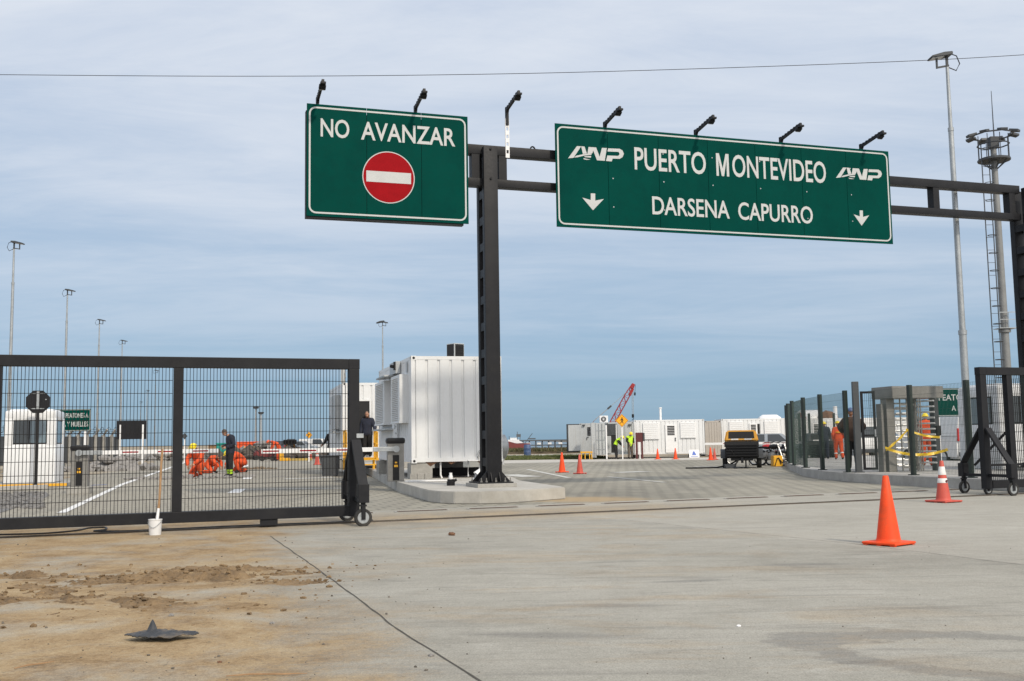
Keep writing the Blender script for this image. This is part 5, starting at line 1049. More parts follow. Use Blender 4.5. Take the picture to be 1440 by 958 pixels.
def car(label, loc, yaw, paint, kind='suv', name='parked_car', cat='car'):      # front faces -y
    t = thing(name, label, cat, loc, yaw)
    prof = {'suv': [(-2.2, 0.42), (-2.25, 0.75), (-2.1, 0.98), (-1.1, 1.06), (-1.0, 1.07), (2.05, 1.07), (2.15, 0.9), (2.2, 0.45), (2.1, 0.32), (-2.1, 0.32)],
            'van': [(-2.3, 0.42), (-2.35, 0.8), (-2.1, 1.05), (-1.6, 1.16), (2.4, 1.16), (2.45, 0.9), (2.45, 0.42), (2.4, 0.32), (-2.2, 0.32)], 'pickup': [(-2.4, 0.48), (-2.45, 0.85), (-2.3, 1.06), (-1.1, 1.14), (2.4, 1.14), (2.45, 0.9), (2.45, 0.5), (2.4, 0.4), (-2.3, 0.4)]}[kind]
    cab = {'suv': ((-1.15, 2.0), (-0.45, 1.75), 1.06, 1.66), 'van': ((-1.75, 2.43), (-1.1, 2.4), 1.15, 1.98), 'pickup': ((-1.2, 0.75), (-0.5, 0.6), 1.13, 1.78)}[kind]
    W = 0.86; mb = MB(); mb.prism(prof, -W, W, 'YZ', 0.07); mb.build('body', paint, t, True)
    (b0, b1), (c0, c1), z0, z1 = cab; wt = W-0.15
    mb = MB(); mb.geo([(-W+0.04, b0, z0), (W-0.04, b0, z0), (W-0.04, b1, z0), (-W+0.04, b1, z0), (-wt, c0, z1), (wt, c0, z1), (wt, c1, z1), (-wt, c1, z1)], [(0, 1, 5, 4), (1, 2, 6, 5), (2, 3, 7, 6), (3, 0, 4, 7), (4, 5, 6, 7), (3, 2, 1, 0)])
    bmesh.ops.bevel(mb.bm, geom=mb.bm.edges[:], offset=0.06, segments=3, affect='EDGES'); mb.build('cabin', paint, t, True)
    def quad(nm, cs, push):
        cs = [Vector(c) for c in cs]; cen = sum(cs, Vector())/4; q = [cen+(c-cen)*0.84 for c in cs]; n = (q[1]-q[0]).cross(q[3]-q[0]).normalized()
        if n.dot(Vector(push)) < 0: n = -n
        m_ = MB(); m_.geo([c+n*0.012 for c in q]+[c-n*0.03 for c in q], [(0, 1, 2, 3), (0, 4, 5, 1), (1, 5, 6, 2), (2, 6, 7, 3), (3, 7, 4, 0)]); m_.build(nm, M_glass, t)
    w0 = W-0.04
    quad('windscreen', [(-w0, b0, z0), (w0, b0, z0), (wt, c0, z1), (-wt, c0, z1)], (0, -1, 0)); quad('rear_window', [(w0, b1, z0), (-w0, b1, z0), (-wt, c1, z1), (wt, c1, z1)], (0, 1, 0))
    mid = (b0+b1)/2+0.1
    for s in (-1, 1):
        quad('side_window', [(s*w0, b0+0.15, z0), (s*w0, mid, z0), (s*wt, mid, z1), (s*wt, c0+0.1, z1)], (s, 0, 0))
        if kind != 'van': quad('side_window', [(s*w0, mid, z0), (s*w0, b1, z0), (s*wt, c1, z1), (s*wt, mid, z1)], (s, 0, 0))
        for y in (-1.4, 1.4): wheel_x(t, s*(W-0.10), y, 0.35, 0.22)
        mb = MB(); mb.box((s*0.62, prof[1][0]+0.06, 0.80), (0.36, 0.10, 0.16), None, 0.02); mb.build('headlight', M_lampglass, t)
        yb = max(q[0] for q in prof); mb = MB(); mb.box((s*0.76, yb-0.04, 0.98 if kind != 'van' else 1.25), (0.14, 0.10, 0.26 if kind != 'van' else 0.5), None, 0.02); mb.build('tail_light', M_redlamp, t)
    yb = max(q[0] for q in prof); mb = MB(); mb.box((0, yb+0.02, 0.50), (1.6, 0.16, 0.18), None, 0.03); mb.box((0, prof[1][0]-0.0, 0.50), (1.6, 0.16, 0.2), None, 0.03); mb.build('bumper', M_dgrey, t)
    return t
car('silver car parked behind the right boom barrier and motorcycles', (X(1091, 61), 61.0, 0.0), R(72), M_silver).scale = (.88,)*3
car('white pickup truck seen from behind through the fence, left of the turnstile', (X(1224, 54), 55, 0.0), R(174), M_carw, 'pickup', 'pickup_truck', 'pickup')
car('white sport utility car standing just left of the turnstile cabinet', (X(1246, 56), 57, 0.0), R(60), M_carw, 'suv')
car('white van parked behind the turnstile, its tail light by the light pole', (X(1350, 41), 42.5, 0.0), R(188), M_carw, 'van', 'parked_van', 'van')

# ------------------------------------------------------------------ far office containers
def far_box(label, px0, px1, pyt, pyb, Y, L_, yaw, m, cat='container', pitch=0.28, win=(), door=None, vent=False):
    a, c = A(px0, pyt, Y), A(px1, pyt, Y); w = (c.x-a.x)/math.cos(yaw) if yaw else c.x-a.x; zb = max(0.02, A(px0, pyb, Y).z); h = a.z-zb
    t = container('office_container' if win else 'shipping_container', label, cat, (a.x, Y, zb), yaw, w, L_, h, m, None, 0, pitch)
    for x0, x1, z0, z1 in win:
        mb = MB(); mb.bx(w*x0, w*x1, -0.075, 0.004, z0*h, z1*h, 0.01); f = mb.build('window_shutter', M_wht if m is M_cwhite else m, t)
        mb = MB()
        for k in range(9): z = z0*h+(z1-z0)*h*(k+0.5)/9; mb.bx(w*x0+0.07, w*x1-0.07, -0.088, -0.076, z-0.03, z+0.02)
        mb.build('slats', M_cgrey if k % 1 else M_cwhite, f)
    if door:
        x0, x1 = door; mb = MB(); mb.bx(w*x0, w*x1, -0.06, 0.004, 0.05*h, 0.86*h, 0.008); d_ = mb.build('door', M_wht if m is M_cwhite else M_cgrey, t)
        mb = MB()
        for k in range(6): z = 0.55*h+k*0.047*h; mb.bx(w*x0+(x1-x0)*w*0.18, w*x1-(x1-x0)*w*0.18, -0.07, -0.061, z, z+0.034*h)
        mb.build('vent', M_dark, d_); mb = MB(); mb.bx(w*x1-0.12, w*x1-0.07, -0.12, -0.061, 0.38*h, 0.48*h); mb.build('handle', M_dgrey, d_)
    return t, w, h
o1, w1, h1 = far_box('white office container with two shuttered windows and a louvred door', 891.5, 990.5, 591, 640, 68.0, 2.6, R(1.2), M_cwhite, 'office container', 0.28, [(0.125, 0.35, 0.44, 0.92), (0.655, 0.875, 0.46, 0.92)], (0.44, 0.60))
for x in (0.3, w1-0.5): mb = MB(); mb.box((0, 0, 0.12), (0.5, 2.0, 0.24)); o = mb.build('concrete_block', M_conc); o.location = o1.location+Vector((x, 1.3, 0)); o.location.z = 0; tag(o, 'grey block under the %s end of the white two-window office' % ('left' if x < 1 else 'right'), 'concrete block')
mb = MB(); mb.cyl((0, 0, 0), (0, 0, 0.86), 0.075, n=12); mb.cyl((0, 0, 0.84), (0, 0, 0.91), 0.11, n=12); o = mb.build('vent_pipe', M_wht, None, True); q = A(929, 591, 69.5); o.location = (q.x, 69.5, q.z-0.06); tag(o, 'white vent pipe standing on the roof of the white two-window office', 'vent pipe')
mb = MB(); mb.geo([(-0.33, 0, 0), (0.33, 0, 0), (0.33, 0.16, 0.5), (-0.33, 0.16, 0.5), (-0.33, 0.03, 0), (0.33, 0.03, 0), (0.33, 0.19, 0.5), (-0.33, 0.19, 0.5)], [(0, 1, 2, 3), (4, 7, 6, 5), (0, 4, 5, 1), (1, 5, 6, 2), (2, 6, 7, 3), (3, 7, 4, 0)]); t = thing('poster_board', 'small white poster board leaning at the foot of the white two-window office', 'poster board', (X(976.5, 66.8), 66.8, 0.02), 0); mb.build('board', M_wht, t); mb = MB(); mb.geo([(-0.14, 0.045, 0.16), (0.14, 0.045, 0.16), (0.02, 0.115, 0.40), (-0.06, 0.115, 0.40)], [(0, 1, 2, 3)]); mb.geo([(-0.24, 0.018, 0.06), (0.24, 0.018, 0.06), (0.24, 0.026, 0.09), (-0.24, 0.026, 0.09)], [(0, 1, 2, 3)]); o = mb.build('printed_mark', M_blueline, t); o.location.y = -0.006
far_box('beige grey corrugated container between the two white offices', 990.8, 1013.5, 592, 641, 71.0, 6, R(0), M_cbeige, 'shipping container', 0.2)
o2, w2, h2 = far_box('second white office container behind the yellow compressor', 1014, 1105, 589.5, 637, 72.0, 2.6, R(-1), M_cwhite, 'office container', 0.28, [(0.12, 0.34, 0.44, 0.92), (0.66, 0.88, 0.44, 0.92)], (0.43, 0.55))
mb = MB(); mb.bx(w2*0.555, w2*0.59, -0.03, -0.004, 0.05*h2, 0.84*h2); mb.build('doorway', M_dark, o2)
mb = MB(); mb.bx(w2*0.69, w2*0.86, -0.11, -0.095, 0.38*h2, 0.50*h2); mb.build('window', M_glass, o2)
far_box('third white office container seen through the mesh fence', 1109, 1197, 589, 636, 74.0, 2.6, R(-1), M_cwhite, 'office container', 0.28, [(0.08, 0.28, 0.44, 0.92), (0.60, 0.88, 0.44, 0.9)], (0.37, 0.49))
o4, w4, h4 = far_box('fourth white office container left of the turnstile', 1199, 1290, 588, 634, 75.0, 2.6, R(-1), M_cwhite, 'office container', 0.28, [(0.74, 0.95, 0.40, 0.88)], (0.5, 0.62))
for x0, x1 in ((0.10, 0.24), (0.30, 0.44)): mb = MB(); mb.bx(w4*x0, w4*x1, -0.03, 0.0, 0.32*h4, 0.72*h4); mb.build('window', M_glass, o4)
far_box('fifth white office container behind the turnstile bars', 1292, 1400, 587, 632, 76.0, 2.6, R(-1), M_cwhite, 'office container', 0.28, [(0.1, 0.3, 0.44, 0.9)], (0.42, 0.52))
# grey containers with air conditioner
g_, wg, hg = far_box('light grey container with a louvred vent and dark left side', 815, 834, 595.5, 637, 68.5, 5.5, R(-4), M_cgrey, 'shipping container', 3.0)
mb = MB(); mb.bx(-0.9, -0.02, 1.2, 5.6, 0.05, hg-0.02); o = mb.build('side_annex', M_dgrey, g_)
mb = MB()
for k in range(6): mb.bx(wg*0.56, wg*0.80, -0.02, -0.0, hg*(0.58+k*0.05), hg*(0.615+k*0.05))
mb.build('vent', M_dark, g_); mb = MB(); mb.bx(wg*0.5, wg*0.53, -0.05, 0, hg*0.44, hg*0.53); mb.bx(wg*0.55, wg*0.65, -0.03, 0, hg*0.52, hg*0.54); mb.build('handle', M_dark, g_); mb = MB(); mb.box((wg*0.3, -0.06, hg*0.93), (0.16, 0.1, 0.1)); mb.build('lamp', M_dgrey, g_)
g3, w3, h3 = far_box('light grey container with its door leaf swung open on a dark inside', 852, 891, 594, 640, 67.2, 5.5, R(0), M_cgrey, 'shipping container', 0.5)
mb = MB(); mb.bx(0.05, w3*0.40, -0.02, 0.0, 0.15, h3-0.12); mb.build('doorway', M_dark, g3)
mb = MB(); mb.bx(0.0, w3*0.38, -0.06, -0.025, h3*0.60, h3*0.95); mb.build('upper_door_panel', M_dgrey, g3); mb = MB(); mb.bx(0.0, w3*0.17, -0.055, -0.025, 0.1, h3*0.58); mb.build('lower_door_panel', M_cgrey, g3)
mb = MB(); mb.bx(w3*0.35, w3*0.38, -0.07, -0.02, h3*0.25, h3*0.93); mb.build('lock_rod', M_wht, g3)
mb = MB(); mb.bx(w3*0.8, w3*0.9, -0.1, 0, h3*0.88, h3*0.93); mb.build('lamp', M_dgrey, g3)
t = thing('container_door', 'tall grey container door leaf standing open between the two grey containers', 'container door', (X(838.5, 66.8), 66.6, 0.12), R(0)); wd = X(851, 66.6)-X(838.5, 66.6)
mb = MB(); mb.bx(0, wd, -0.03, 0.03, 0.15, h3+0.1, 0.008); mb.build('leaf', M_cgrey, t)
mb = MB()
for x in (wd*0.3, wd*0.68): mb.cyl((x, -0.06, 0.15), (x, -0.06, h3+0.05), 0.022, n=6)
for z in (0.5, 1.1, 1.7): mb.bx(0.03, wd-0.03, -0.05, -0.031, z, z+0.05)
mb.build('lock_rods', M_galv, t)
mb = MB(); mb.bx(-0.3, 0.0, 0.02, 0.5, 0.0, h3+0.12); mb.build('jamb', M_cgrey, t)
t = thing('air_conditioner', 'white air conditioner unit with a round fan on top of the grey containers', 'air conditioner', (A(849, 594, 69).x, 69.0, A(849, 594.5, 69).z), 0)
mb = MB(); mb.bx(-0.28, 0.28, -0.16, 0.16, 0, 0.46, 0.015); mb.build('case', M_fibre, t); mb = MB(); mb.lathe([(0.17, 0), (0.17, 0.012)], (-0.02, -0.175, 0.23), 20, 'Y'); f = mb.build('fan', M_black, t); mb = MB(); mb.tube([(-0.02+0.10*math.cos(R(a)), -0.185, 0.23+0.10*math.sin(R(a))) for a in range(0, 360, 30)], 0.012, 4, True); mb.lathe([(0.05, 0), (0.05, 0.01)], (-0.02, -0.19, 0.23), 12, 'Y'); mb.build('fan_guard', M_fibre, f)
t = thing('yellow_trestle', 'low yellow wooden trestle in front of the light grey container', 'trestle', (X(825, 66), 66.3, 0.02), R(3))
mb = MB(); mb.bx(-0.38, 0.38, -0.2, 0.2, 0.42, 0.50); mb.build('top', M_yel, t)
for x in (-0.34, -0.1, 0.2, 0.34): mb = MB(); mb.beam((x, -0.15, 0), (x*0.92, -0.12, 0.42), 0.05, 0.05); mb.build('leg', M_yel, t)
t = thing('white_marker_post', 'thin white post standing before the dark upper door panel of the grey container', 'marker post', (X(853.3, 65.5), 65.5, 0)); mb = MB(); mb.bx(-0.045, 0.045, -0.03, 0.03, 0, A(853, 598, 65.5).z, 0.004); mb.build('post', M_wht, t); mb = MB(); mb.bx(-0.08, 0.08, -0.08, 0.08, 0, 0.03); mb.build('foot', M_conc, t)
t = thing('maroon_stand', 'dark maroon two-post stand with a panel before the white two-window office', 'sign stand', (X(899.5, 66), 66.0, 0)); hz_ = A(899, 608.5, 66).z
for x in (-0.17, 0.17): mb = MB(); mb.bx(x-0.06, x+0.06, -0.05, 0.05, 0, hz_-0.5); mb.build('leg', M_maroon, t)
mb = MB(); mb.bx(-0.23, 0.23, -0.06, 0.06, hz_-0.6, hz_); mb.build('panel', M_maroon, t); mb = MB(); mb.bx(0.23, 0.34, -0.1, 0.25, hz_-0.55, hz_-0.02); mb.build('side_box', M_dgrey, t); mb = MB(); mb.bx(-0.02, 0.05, -0.07, -0.061, 0, hz_-0.62); mb.build('white_strip', M_wht, t)
# tanks and odd tops behind the offices
def tank(label, px0, px1, py, Y):
    a, c = A(px0, py, Y), A(px1, py, Y); L_ = c.x-a.x; t = thing('water_tank', label, 'tank', ((a.x+c.x)/2, Y, 0)); r = 0.95; z = a.z-r
    mb = MB(); mb.lathe([(r*0.3, -L_/2), (r*0.8, -L_/2+0.12), (r, -L_/2+0.4), (r, L_/2-0.4), (r*0.8, L_/2-0.12), (r*0.3, L_/2)], (0, 0, z), 24, 'X'); mb.build('shell', M_fibre, t, True); mb = MB()
    for x in (-L_*0.3, L_*0.3): mb.bx(x-0.12, x+0.12, -0.7, 0.7, 0, z-r*0.7)
    mb.build('cradle', M_dgrey, t); return t
tank('white round-ended tank showing above the second white office', 1065, 1099, 583.5, 82); t = tank('white tank with a rusty end behind the third white office', 1118, 1158, 577, 84)
q = A(1163, 577, 83); t = thing('rusty_drum', 'rusty brown mixer drum behind the mesh fence, beside the white tank', 'mixer drum', (q.x, 83, 0)); mb = MB(); mb.lathe([(0.2, -0.75), (0.6, -0.6), (0.85, -0.1), (0.7, 0.5), (0.5, 0.75)], (0, 0, q.z-0.85), 16, 'X'); mb.build('drum', M_rust, t, True); mb = MB(); mb.bx(-0.5, 0.5, -0.5, 0.5, 0, q.z-1.5); mb.build('stand', M_rust, t)
mb = MB(); mb.cyl((0, 0, 0), (0, 0, 0.9), 0.14, n=10); o = mb.build('vent_pipe', M_wht, None, True); q = A(1175, 588, 75.2); o.location = (q.x, 75.2, q.z-0.05); tag(o, 'white vent pipe on the roof of the third white office', 'vent pipe')
t = thing('red_flag', 'small red flag on a thin pole behind the mesh fence', 'flag', (X(1127, 60), 60, 0)); z_ = A(1127, 580, 60).z; mb = MB(); mb.cyl((0, 0, 0), (0, 0, z_), 0.025, n=6); mb.build('pole', M_galv, t); mb = MB(); mb.geo([(0, 0, z_), (0.25, 0.03, z_-0.1), (0.4, 0.0, z_-0.35), (0.05, 0, z_-0.3), (0, 0.02, z_), (0.25, 0.05, z_-0.1), (0.4, 0.02, z_-0.35), (0.05, 0.02, z_-0.3)], [(0, 1, 2, 3), (4, 7, 6, 5), (0, 4, 5, 1), (1, 5, 6, 2), (2, 6, 7, 3)]); mb.build('cloth', M_redlamp, t)

# ------------------------------------------------------------------ crane, ship, pier, barrel
Y = 122.0; p0, p1 = A(862.5, 592, Y), A(890.5, 541, Y); dirv = (p1-p0).normalized(); pb = p0-dirv*3.3
t = thing('crawler_crane', 'red lattice boom crane rising behind the grey containers', 'crane', (pb.x, Y, 0)); lo = Vector((pb.x, Y, 0)); sd_ = Vector((dirv.z, 0, -dirv.x))
mb = MB(); n = 14
def boomw(f): return 0.09+0.19*min(1, f*5)*min(1, (1-f)*4+0.35)
for sy in (-1, 1):
    for sx in (-1, 1): mb.tube([pb.lerp(p1, f)-lo+sd_*sx*boomw(f)+Vector((0, sy*boomw(f), 0)) for f in [i/n for i in range(n+1)]], 0.05, 5)
for i in range(n):
    f, g = i/n, (i+1)/n
    for s in (-1, 1):
        a = pb.lerp(p1, f)-lo+sd_*boomw(f)*(-1 if i % 2 else 1); c = pb.lerp(p1, g)-lo+sd_*boomw(g)*(1 if i % 2 else -1); mb.beam(a+Vector((0, s*boomw(f), 0)), c+Vector((0, s*boomw(g), 0)), 0.05, 0.05)
    a = pb.lerp(p1, f)-lo; mb.beam(a+sd_*boomw(f)-Vector((0, boomw(f), 0)), a-sd_*boomw(f)-Vector((0, boomw(f), 0)), 0.05, 0.05)
mb.build('boom', M_crane, t)
mb = MB(); mb.box(p1-lo-dirv*0.2, (0.6, 0.6, 0.35), Matrix.Rotation(R(-60), 3, 'Y'), 0.03); mb.box(p1-lo-dirv*0.9+sd_*0.2, (0.3, 0.5, 0.9), Matrix.Rotation(R(28), 3, 'Y')); mb.build('boom_head', M_crane, t)
q0, q1 = A(835, 592, Y), A(857, 573, Y); mb = MB()
for s in (-0.15, 0.15): v = Vector((0, s, 0)); mb.tube([q0-lo+v, q1-lo+v], 0.045, 5); mb.tube([q1-lo+v, A(884, 549, Y)-lo+v], 0.03, 5)
mb.tube([q0-lo, q0-lo-Vector((1.4, 0, 2.2))], 0.05, 5); mb.build('pendant_lines', M_galv, t)
mb = MB(); mb.box(q1-lo, (0.55, 0.5, 0.2), Matrix.Rotation(R(-40), 3, 'Y')); mb.build('bridle', M_dgrey, t)
hk = A(890, 585, Y); mb = MB()
for s in (-0.07, 0.07): mb.tube([A(889.5, 545, Y)-lo+Vector((s, 0, 0)), hk-lo+Vector((s, 0, 0))], 0.03, 5)
mb.build('hoist_line', M_galv, t); mb = MB(); mb.box(hk-lo, (0.26, 0.2, 0.42), None, 0.04); mb.tube([hk-lo+Vector((0, 0, -0.2)), hk-lo+Vector((0.1, 0, -0.4)), hk-lo+Vector((0, 0, -0.5)), hk-lo+Vector((-0.1, 0, -0.4))], 0.04, 5); mb.build('hook_block', M_black, t)
mb = MB(); hk2 = A(892.8, 554, Y); mb.tube([p1-lo+Vector((0.25, 0, 0)), hk2-lo], 0.02, 4); mb.ball(hk2-lo, (0.12, 0.12, 0.26), 1); mb.build('hook_ball', M_black, t)
mb = MB(); mb.bx(-3.4, 0.6, -1.3, 1.3, 1.1, 3.0, 0.1); mb.bx(-0.4, 0.9, -1.6, -0.5, 1.1, 2.9, 0.08); mb.build('house', M_crane, t)
for s in (-1, 1): mb = MB(); mb.prism([(-2.6, 0.35), (-2.3, 0.0), (1.6, 0.0), (1.9, 0.35), (1.6, 0.9), (-2.3, 0.9)], s*1.3-0.3, s*1.3+0.3, 'XZ', 0.05); mb.build('track', M_black, t)
Y = 330.0; k = Y/FPX
def sx(px, py=622): return A(px, py, Y)
c_ = sx(725); t = thing('red_ship', 'small rusty red ship moored in front of the far pier', 'ship', (c_.x, Y, -2.2))
zt = sx(725, 623.2).z+2.2; x0, x1 = sx(703).x-c_.x, sx(745.5).x-c_.x
mb = MB(); mb.prism([(x0+1.0, 0), (x1-0.4, 0), (x1, zt*0.95), (x0+5, zt*0.92), (x0+3.0, zt*1.2), (x0, zt*1.28)], -2.2, 2.2, 'XZ', 0.12); mb.build('hull', M_ship, t)
mb = MB(); mb.bx(-2.4, 1.2, -1.3, 1.3, zt, zt+1.1); mb.bx(-1.7, 0.4, -1.1, 1.1, zt+1.1, zt+1.7); mb.prism([(1.2, zt), (2.6, zt), (1.2, zt+0.7)], -1.3, 1.3); mb.build('deckhouse', M_fibre, t)
mb = MB()
for x, h_, lean in ((0.6, 3.6, 0), (1.3, 2.9, 0.3), (3.0, 3.0, 2.4), (-2.0, 2.2, 0)): mb.cyl((x, 0, zt), (x+lean, 0, zt+h_), 0.10, n=5)
mb.bx(0.3, 1.7, -0.1, 0.1, zt+1.9, zt+2.8); mb.bx(4.2, 6.4, -0.4, 0.4, zt+1.1, zt+1.5); mb.build('mast_rigging', M_pier, t)
Y = 420.0; t = thing('pier', 'long dark pier on piles crossing the water on the horizon', 'pier', (sx(760).x, Y, -2.2))
z1 = sx(760, 618.5).z+2.2; z0 = sx(760, 620.3).z+2.2; xa, xb = -58.0-sx(760).x+1, 60.0-sx(760).x
mb = MB(); mb.bx(xa, xb, -3, 3, z0, z1); mb.build('deck', M_pier, t)
mb = MB(); x = xa+1
while x < xb: mb.bx(x-0.22, x+0.22, -2.6, 2.6, 0, z0-0.001); x += 2.6
mb.bx(xa, xb, -2.5, 2.5, z0*0.38, z0*0.52); mb.build('piles', M_pier, t)
mb = MB(); x = xa+2
while x < xb: mb.bx(x, x+1.5, -2.9, -2.62, z0*0.55, z0*0.80); x += 4.3
mb.build('fenders', M_band, t)
p = A(741, 641, 88); t = thing('blue_barrel', 'faded blue plastic barrel standing on the verge before the harbour', 'barrel', (p.x, 85, 0)); hb = A(741, 625.5, 85).z
mb = MB(); mb.lathe([(0.25, 0), (0.29, 0.03), (0.285, hb*0.3), (0.30, hb*0.34), (0.285, hb*0.38), (0.285, hb*0.64), (0.30, hb*0.68), (0.285, hb*0.72), (0.28, hb-0.03), (0.26, hb)], (0, 0, 0), 20); mb.build('drum', M_blue, t, True); mb = MB(); mb.lathe([(0.24, hb), (0.24, hb+0.02)], (0, 0, 0), 20); mb.build('lid', M_blue, t)

# ------------------------------------------------------------------ people
BASE = dict(pel=(0, 0, .95), sp=(0, .01, 1.15), ch=(0, .01, 1.36), nk=(0, 0, 1.50), hd=(0, -.02, 1.56),
            shL=(.18, .01, 1.42), elL=(.25, .03, 1.14), wrL=(.25, -.06, .90), shR=(-.18, .01, 1.42), elR=(-.25, .03, 1.14), wrR=(-.25, -.06, .90),
            hiL=(.095, 0, .91), knL=(.11, -.02, .50), anL=(.12, .02, .09), toL=(.13, -.15, .045), hiR=(-.095, 0, .91), knR=(-.11, -.02, .50), anR=(-.12, .02, .09), toR=(-.13, -.15, .045))
RAD = dict(pel=(.155, .115), sp=(.145, .105), ch=(.165, .115), nk=(.06, .06), hd=(.055, .055), sh=(.075, .075), el=(.05, .05), wr=(.036, .03), hi=(.10, .10), kn=(.066, .066), an=(.045, .045), to=(.042, .032))
EDG = [('pel', 'sp'), ('sp', 'ch'), ('ch', 'nk'), ('nk', 'hd'), ('ch', 'shL'), ('shL', 'elL'), ('elL', 'wrL'), ('ch', 'shR'), ('shR', 'elR'), ('elR', 'wrR'), ('pel', 'hiL'), ('hiL', 'knL'), ('knL', 'anL'), ('anL', 'toL'), ('pel', 'hiR'), ('hiR', 'knR'), ('knR', 'anR'), ('anR', 'toR')]
def region(e):
    a, b = e
    if b == 'hd': return 'neck'
    if b in ('sp', 'ch', 'nk') or b[:2] == 'sh': return 'torso'
    if b[:2] in ('el', 'wr'): return 'arm'
    if b[:2] == 'hi': return 'hips'
    if b[:2] in ('kn', 'an'): return 'leg'
    return 'foot'
def person(label, loc, yaw, pose, clothes, hat=None, hair=True, scale=1.0, look=(0, -1, 0), fat=1.0, headgear_mat=None, group=None):
    J = {k: Vector(pose.get(k, BASE[k])) for k in BASE}; ks = list(J)
    me = bpy.data.meshes.new('sk'); me.from_pydata([J[k] for k in ks], [(ks.index(a), ks.index(b)) for a, b in EDG], [])
    ob = bpy.data.objects.new('sk', me); COL.objects.link(ob)
    sm_ = ob.modifiers.new('skin', 'SKIN'); sm_.use_smooth_shade = True
    for i, k in enumerate(ks):
        r = RAD.get(k) or RAD[k[:2]]; sv = me.skin_vertices[0].data[i]; sv.radius = (r[0]*fat, r[1]*fat); sv.use_root = (k == 'pel')
    ss = ob.modifiers.new('sub', 'SUBSURF'); ss.levels = 2; ss.render_levels = 2
    bpy.context.view_layer.update(); dg = bpy.context.evaluated_depsgraph_get(); ev = bpy.data.meshes.new_from_object(ob.evaluated_get(dg))
    bpy.data.objects.remove(ob)
    verts = [v.co.copy() for v in ev.vertices]; nrm = [v.normal.copy() for v in ev.vertices]; faces = [list(p.vertices) for p in ev.polygons]; cen = [p.center.copy() for p in ev.polygons]
    def nearest(c):
        best, be = 9, None
        for e in EDG:
            a, b = J[e[0]], J[e[1]]; d = b-a; t_ = max(0, min(1, (c-a).dot(d)/max(1e-9, d.length_squared))); q = (a+d*t_-c).length-0.5*(RAD.get(e[1]) or RAD[e[1][:2]])[0]
            if q < best: best, be = q, (region(e), e[1], t_)
        return be
    reg = [nearest(c) for c in cen]
    mb = MB(); mb.geo(verts, faces)
    lk = Vector(look).normalized(); hc = J['hd']+(J['hd']-J['nk']).normalized()*0.10+lk*0.02
    up = (J['hd']-J['nk']).normalized(); up = (up-lk*up.dot(lk)*0.6).normalized(); side = lk.cross(up).normalized(); up = side.cross(lk).normalized()
    M = Matrix((side, -lk, up)).transposed()          # local: x side, -y forward, z up
    def hp(x, y, z): return hc+M @ Vector((x, y, z))
    def oval(c, r, sub=2):
        res = bmesh.ops.create_icosphere(mb.bm, subdivisions=sub, radius=1.0)
        for v in res['verts']: v.co = hc+M @ (Vector(c)+Vector((v.co.x*r[0], v.co.y*r[1], v.co.z*r[2])))
    oval((0, 0.005, 0.02), (.076, .095, .105), 3); oval((0, -.03, -.055), (.058, .062, .06)); oval((0, -.10, -.01), (.014, .022, .026), 1)
    for s in (-1, 1): oval((s*.077, .01, 0), (.014, .026, .034), 1); oval((s*.03, -.083, .02), (.013, .012, .008), 1)
    oval((0, -.085, -.058), (.026, .012, .008), 1)
    for S in ('L', 'R'):                                        # hands with four unequal fingers and a thumb
        w, e = J['wr'+S], J['el'+S]; d = (w-e).normalized(); pose_h = Vector(pose.get('hand'+S, d)).normalized(); ax = pose_h
        sd = ax.cross(Vector((0, -1, 0.2))).normalized() if abs(ax.y) < 0.9 else Vector((1, 0, 0)); nn = sd.cross(ax).normalized()
        mb.beam(w-ax*0.02, w+ax*0.085, 0.078, 0.030, 0.010, up=nn)
        for k, ln in enumerate((.070, .080, .076, .060)):
            o = w+ax*0.08+sd*(-.030+.020*k); mb.tube([o, o+ax*ln*.5-nn*.006, o+ax*ln*.85-nn*.026, o+ax*ln*.9-nn*.045], [.0095, .009, .008, .006], 6)
        o = w+ax*0.025-sd*.034; mb.tube([o, o-sd*.028+ax*.025-nn*.01, o-sd*.03+ax*.06-nn*.022], [.012, .011, .008], 6)
    root = mb.build('person', M_skin, None, True); root.location = loc; root.rotation_euler = (0, 0, yaw); root.scale = (scale,)*3
    tag(root, label, 'person', group)
    for nm, regs, m, off in clothes:
        for sd_ in (('L', 'R') if regs == ('foot',) else ('',)):
         fsel = [f for f, r in zip(faces, reg) if r[0] in regs and r[1].endswith(sd_)]
         used = sorted({i for f in fsel for i in f}); ix = {v: k for k, v in enumerate(used)}; cb = MB()
         wob = lambda p: 0.006*mnoise.noise(p*9)+0.010*mnoise.noise(p*5)
         cb.geo([verts[i]+nrm[i]*(off+wob(verts[i])) for i in used], [[ix[i] for i in f] for f in fsel]); cb.build(nm, m, root, True)
    if hair and not hat:
        mb = MB(); res = bmesh.ops.create_icosphere(mb.bm, subdivisions=2, radius=1.0)
        for v in res['verts']: z = max(v.co.z, -0.25+0.5*max(0, -v.co.y)); v.co = hc+M @ Vector((v.co.x*.082, .012+v.co.y*.098, .028+z*.108))
        mb.build('hair', M_hair, root, True)
    if hat:
        kind, m = hat; mb = MB(); res = bmesh.ops.create_icosphere(mb.bm, subdivisions=3, radius=1.0)
        for v in res['verts']: z = max(v.co.z, 0.0); v.co = hc+M @ Vector((v.co.x*.105, .01+v.co.y*.125, .045+z*.115))
        if kind == 'helmet': pts = [hc+M @ Vector((.125*math.cos(R(a)), .0-.02*(math.sin(R(a)) < 0)+.148*math.sin(R(a)), .047)) for a in range(0, 360, 20)]; mb.tube(pts, .012, 5, True)
        mb.build('hard_hat' if kind == 'helmet' else 'cap', m, root, True)
    return root, hc, M
ALL_TOP = ('torso', 'arm'); LEGS = ('hips', 'leg')
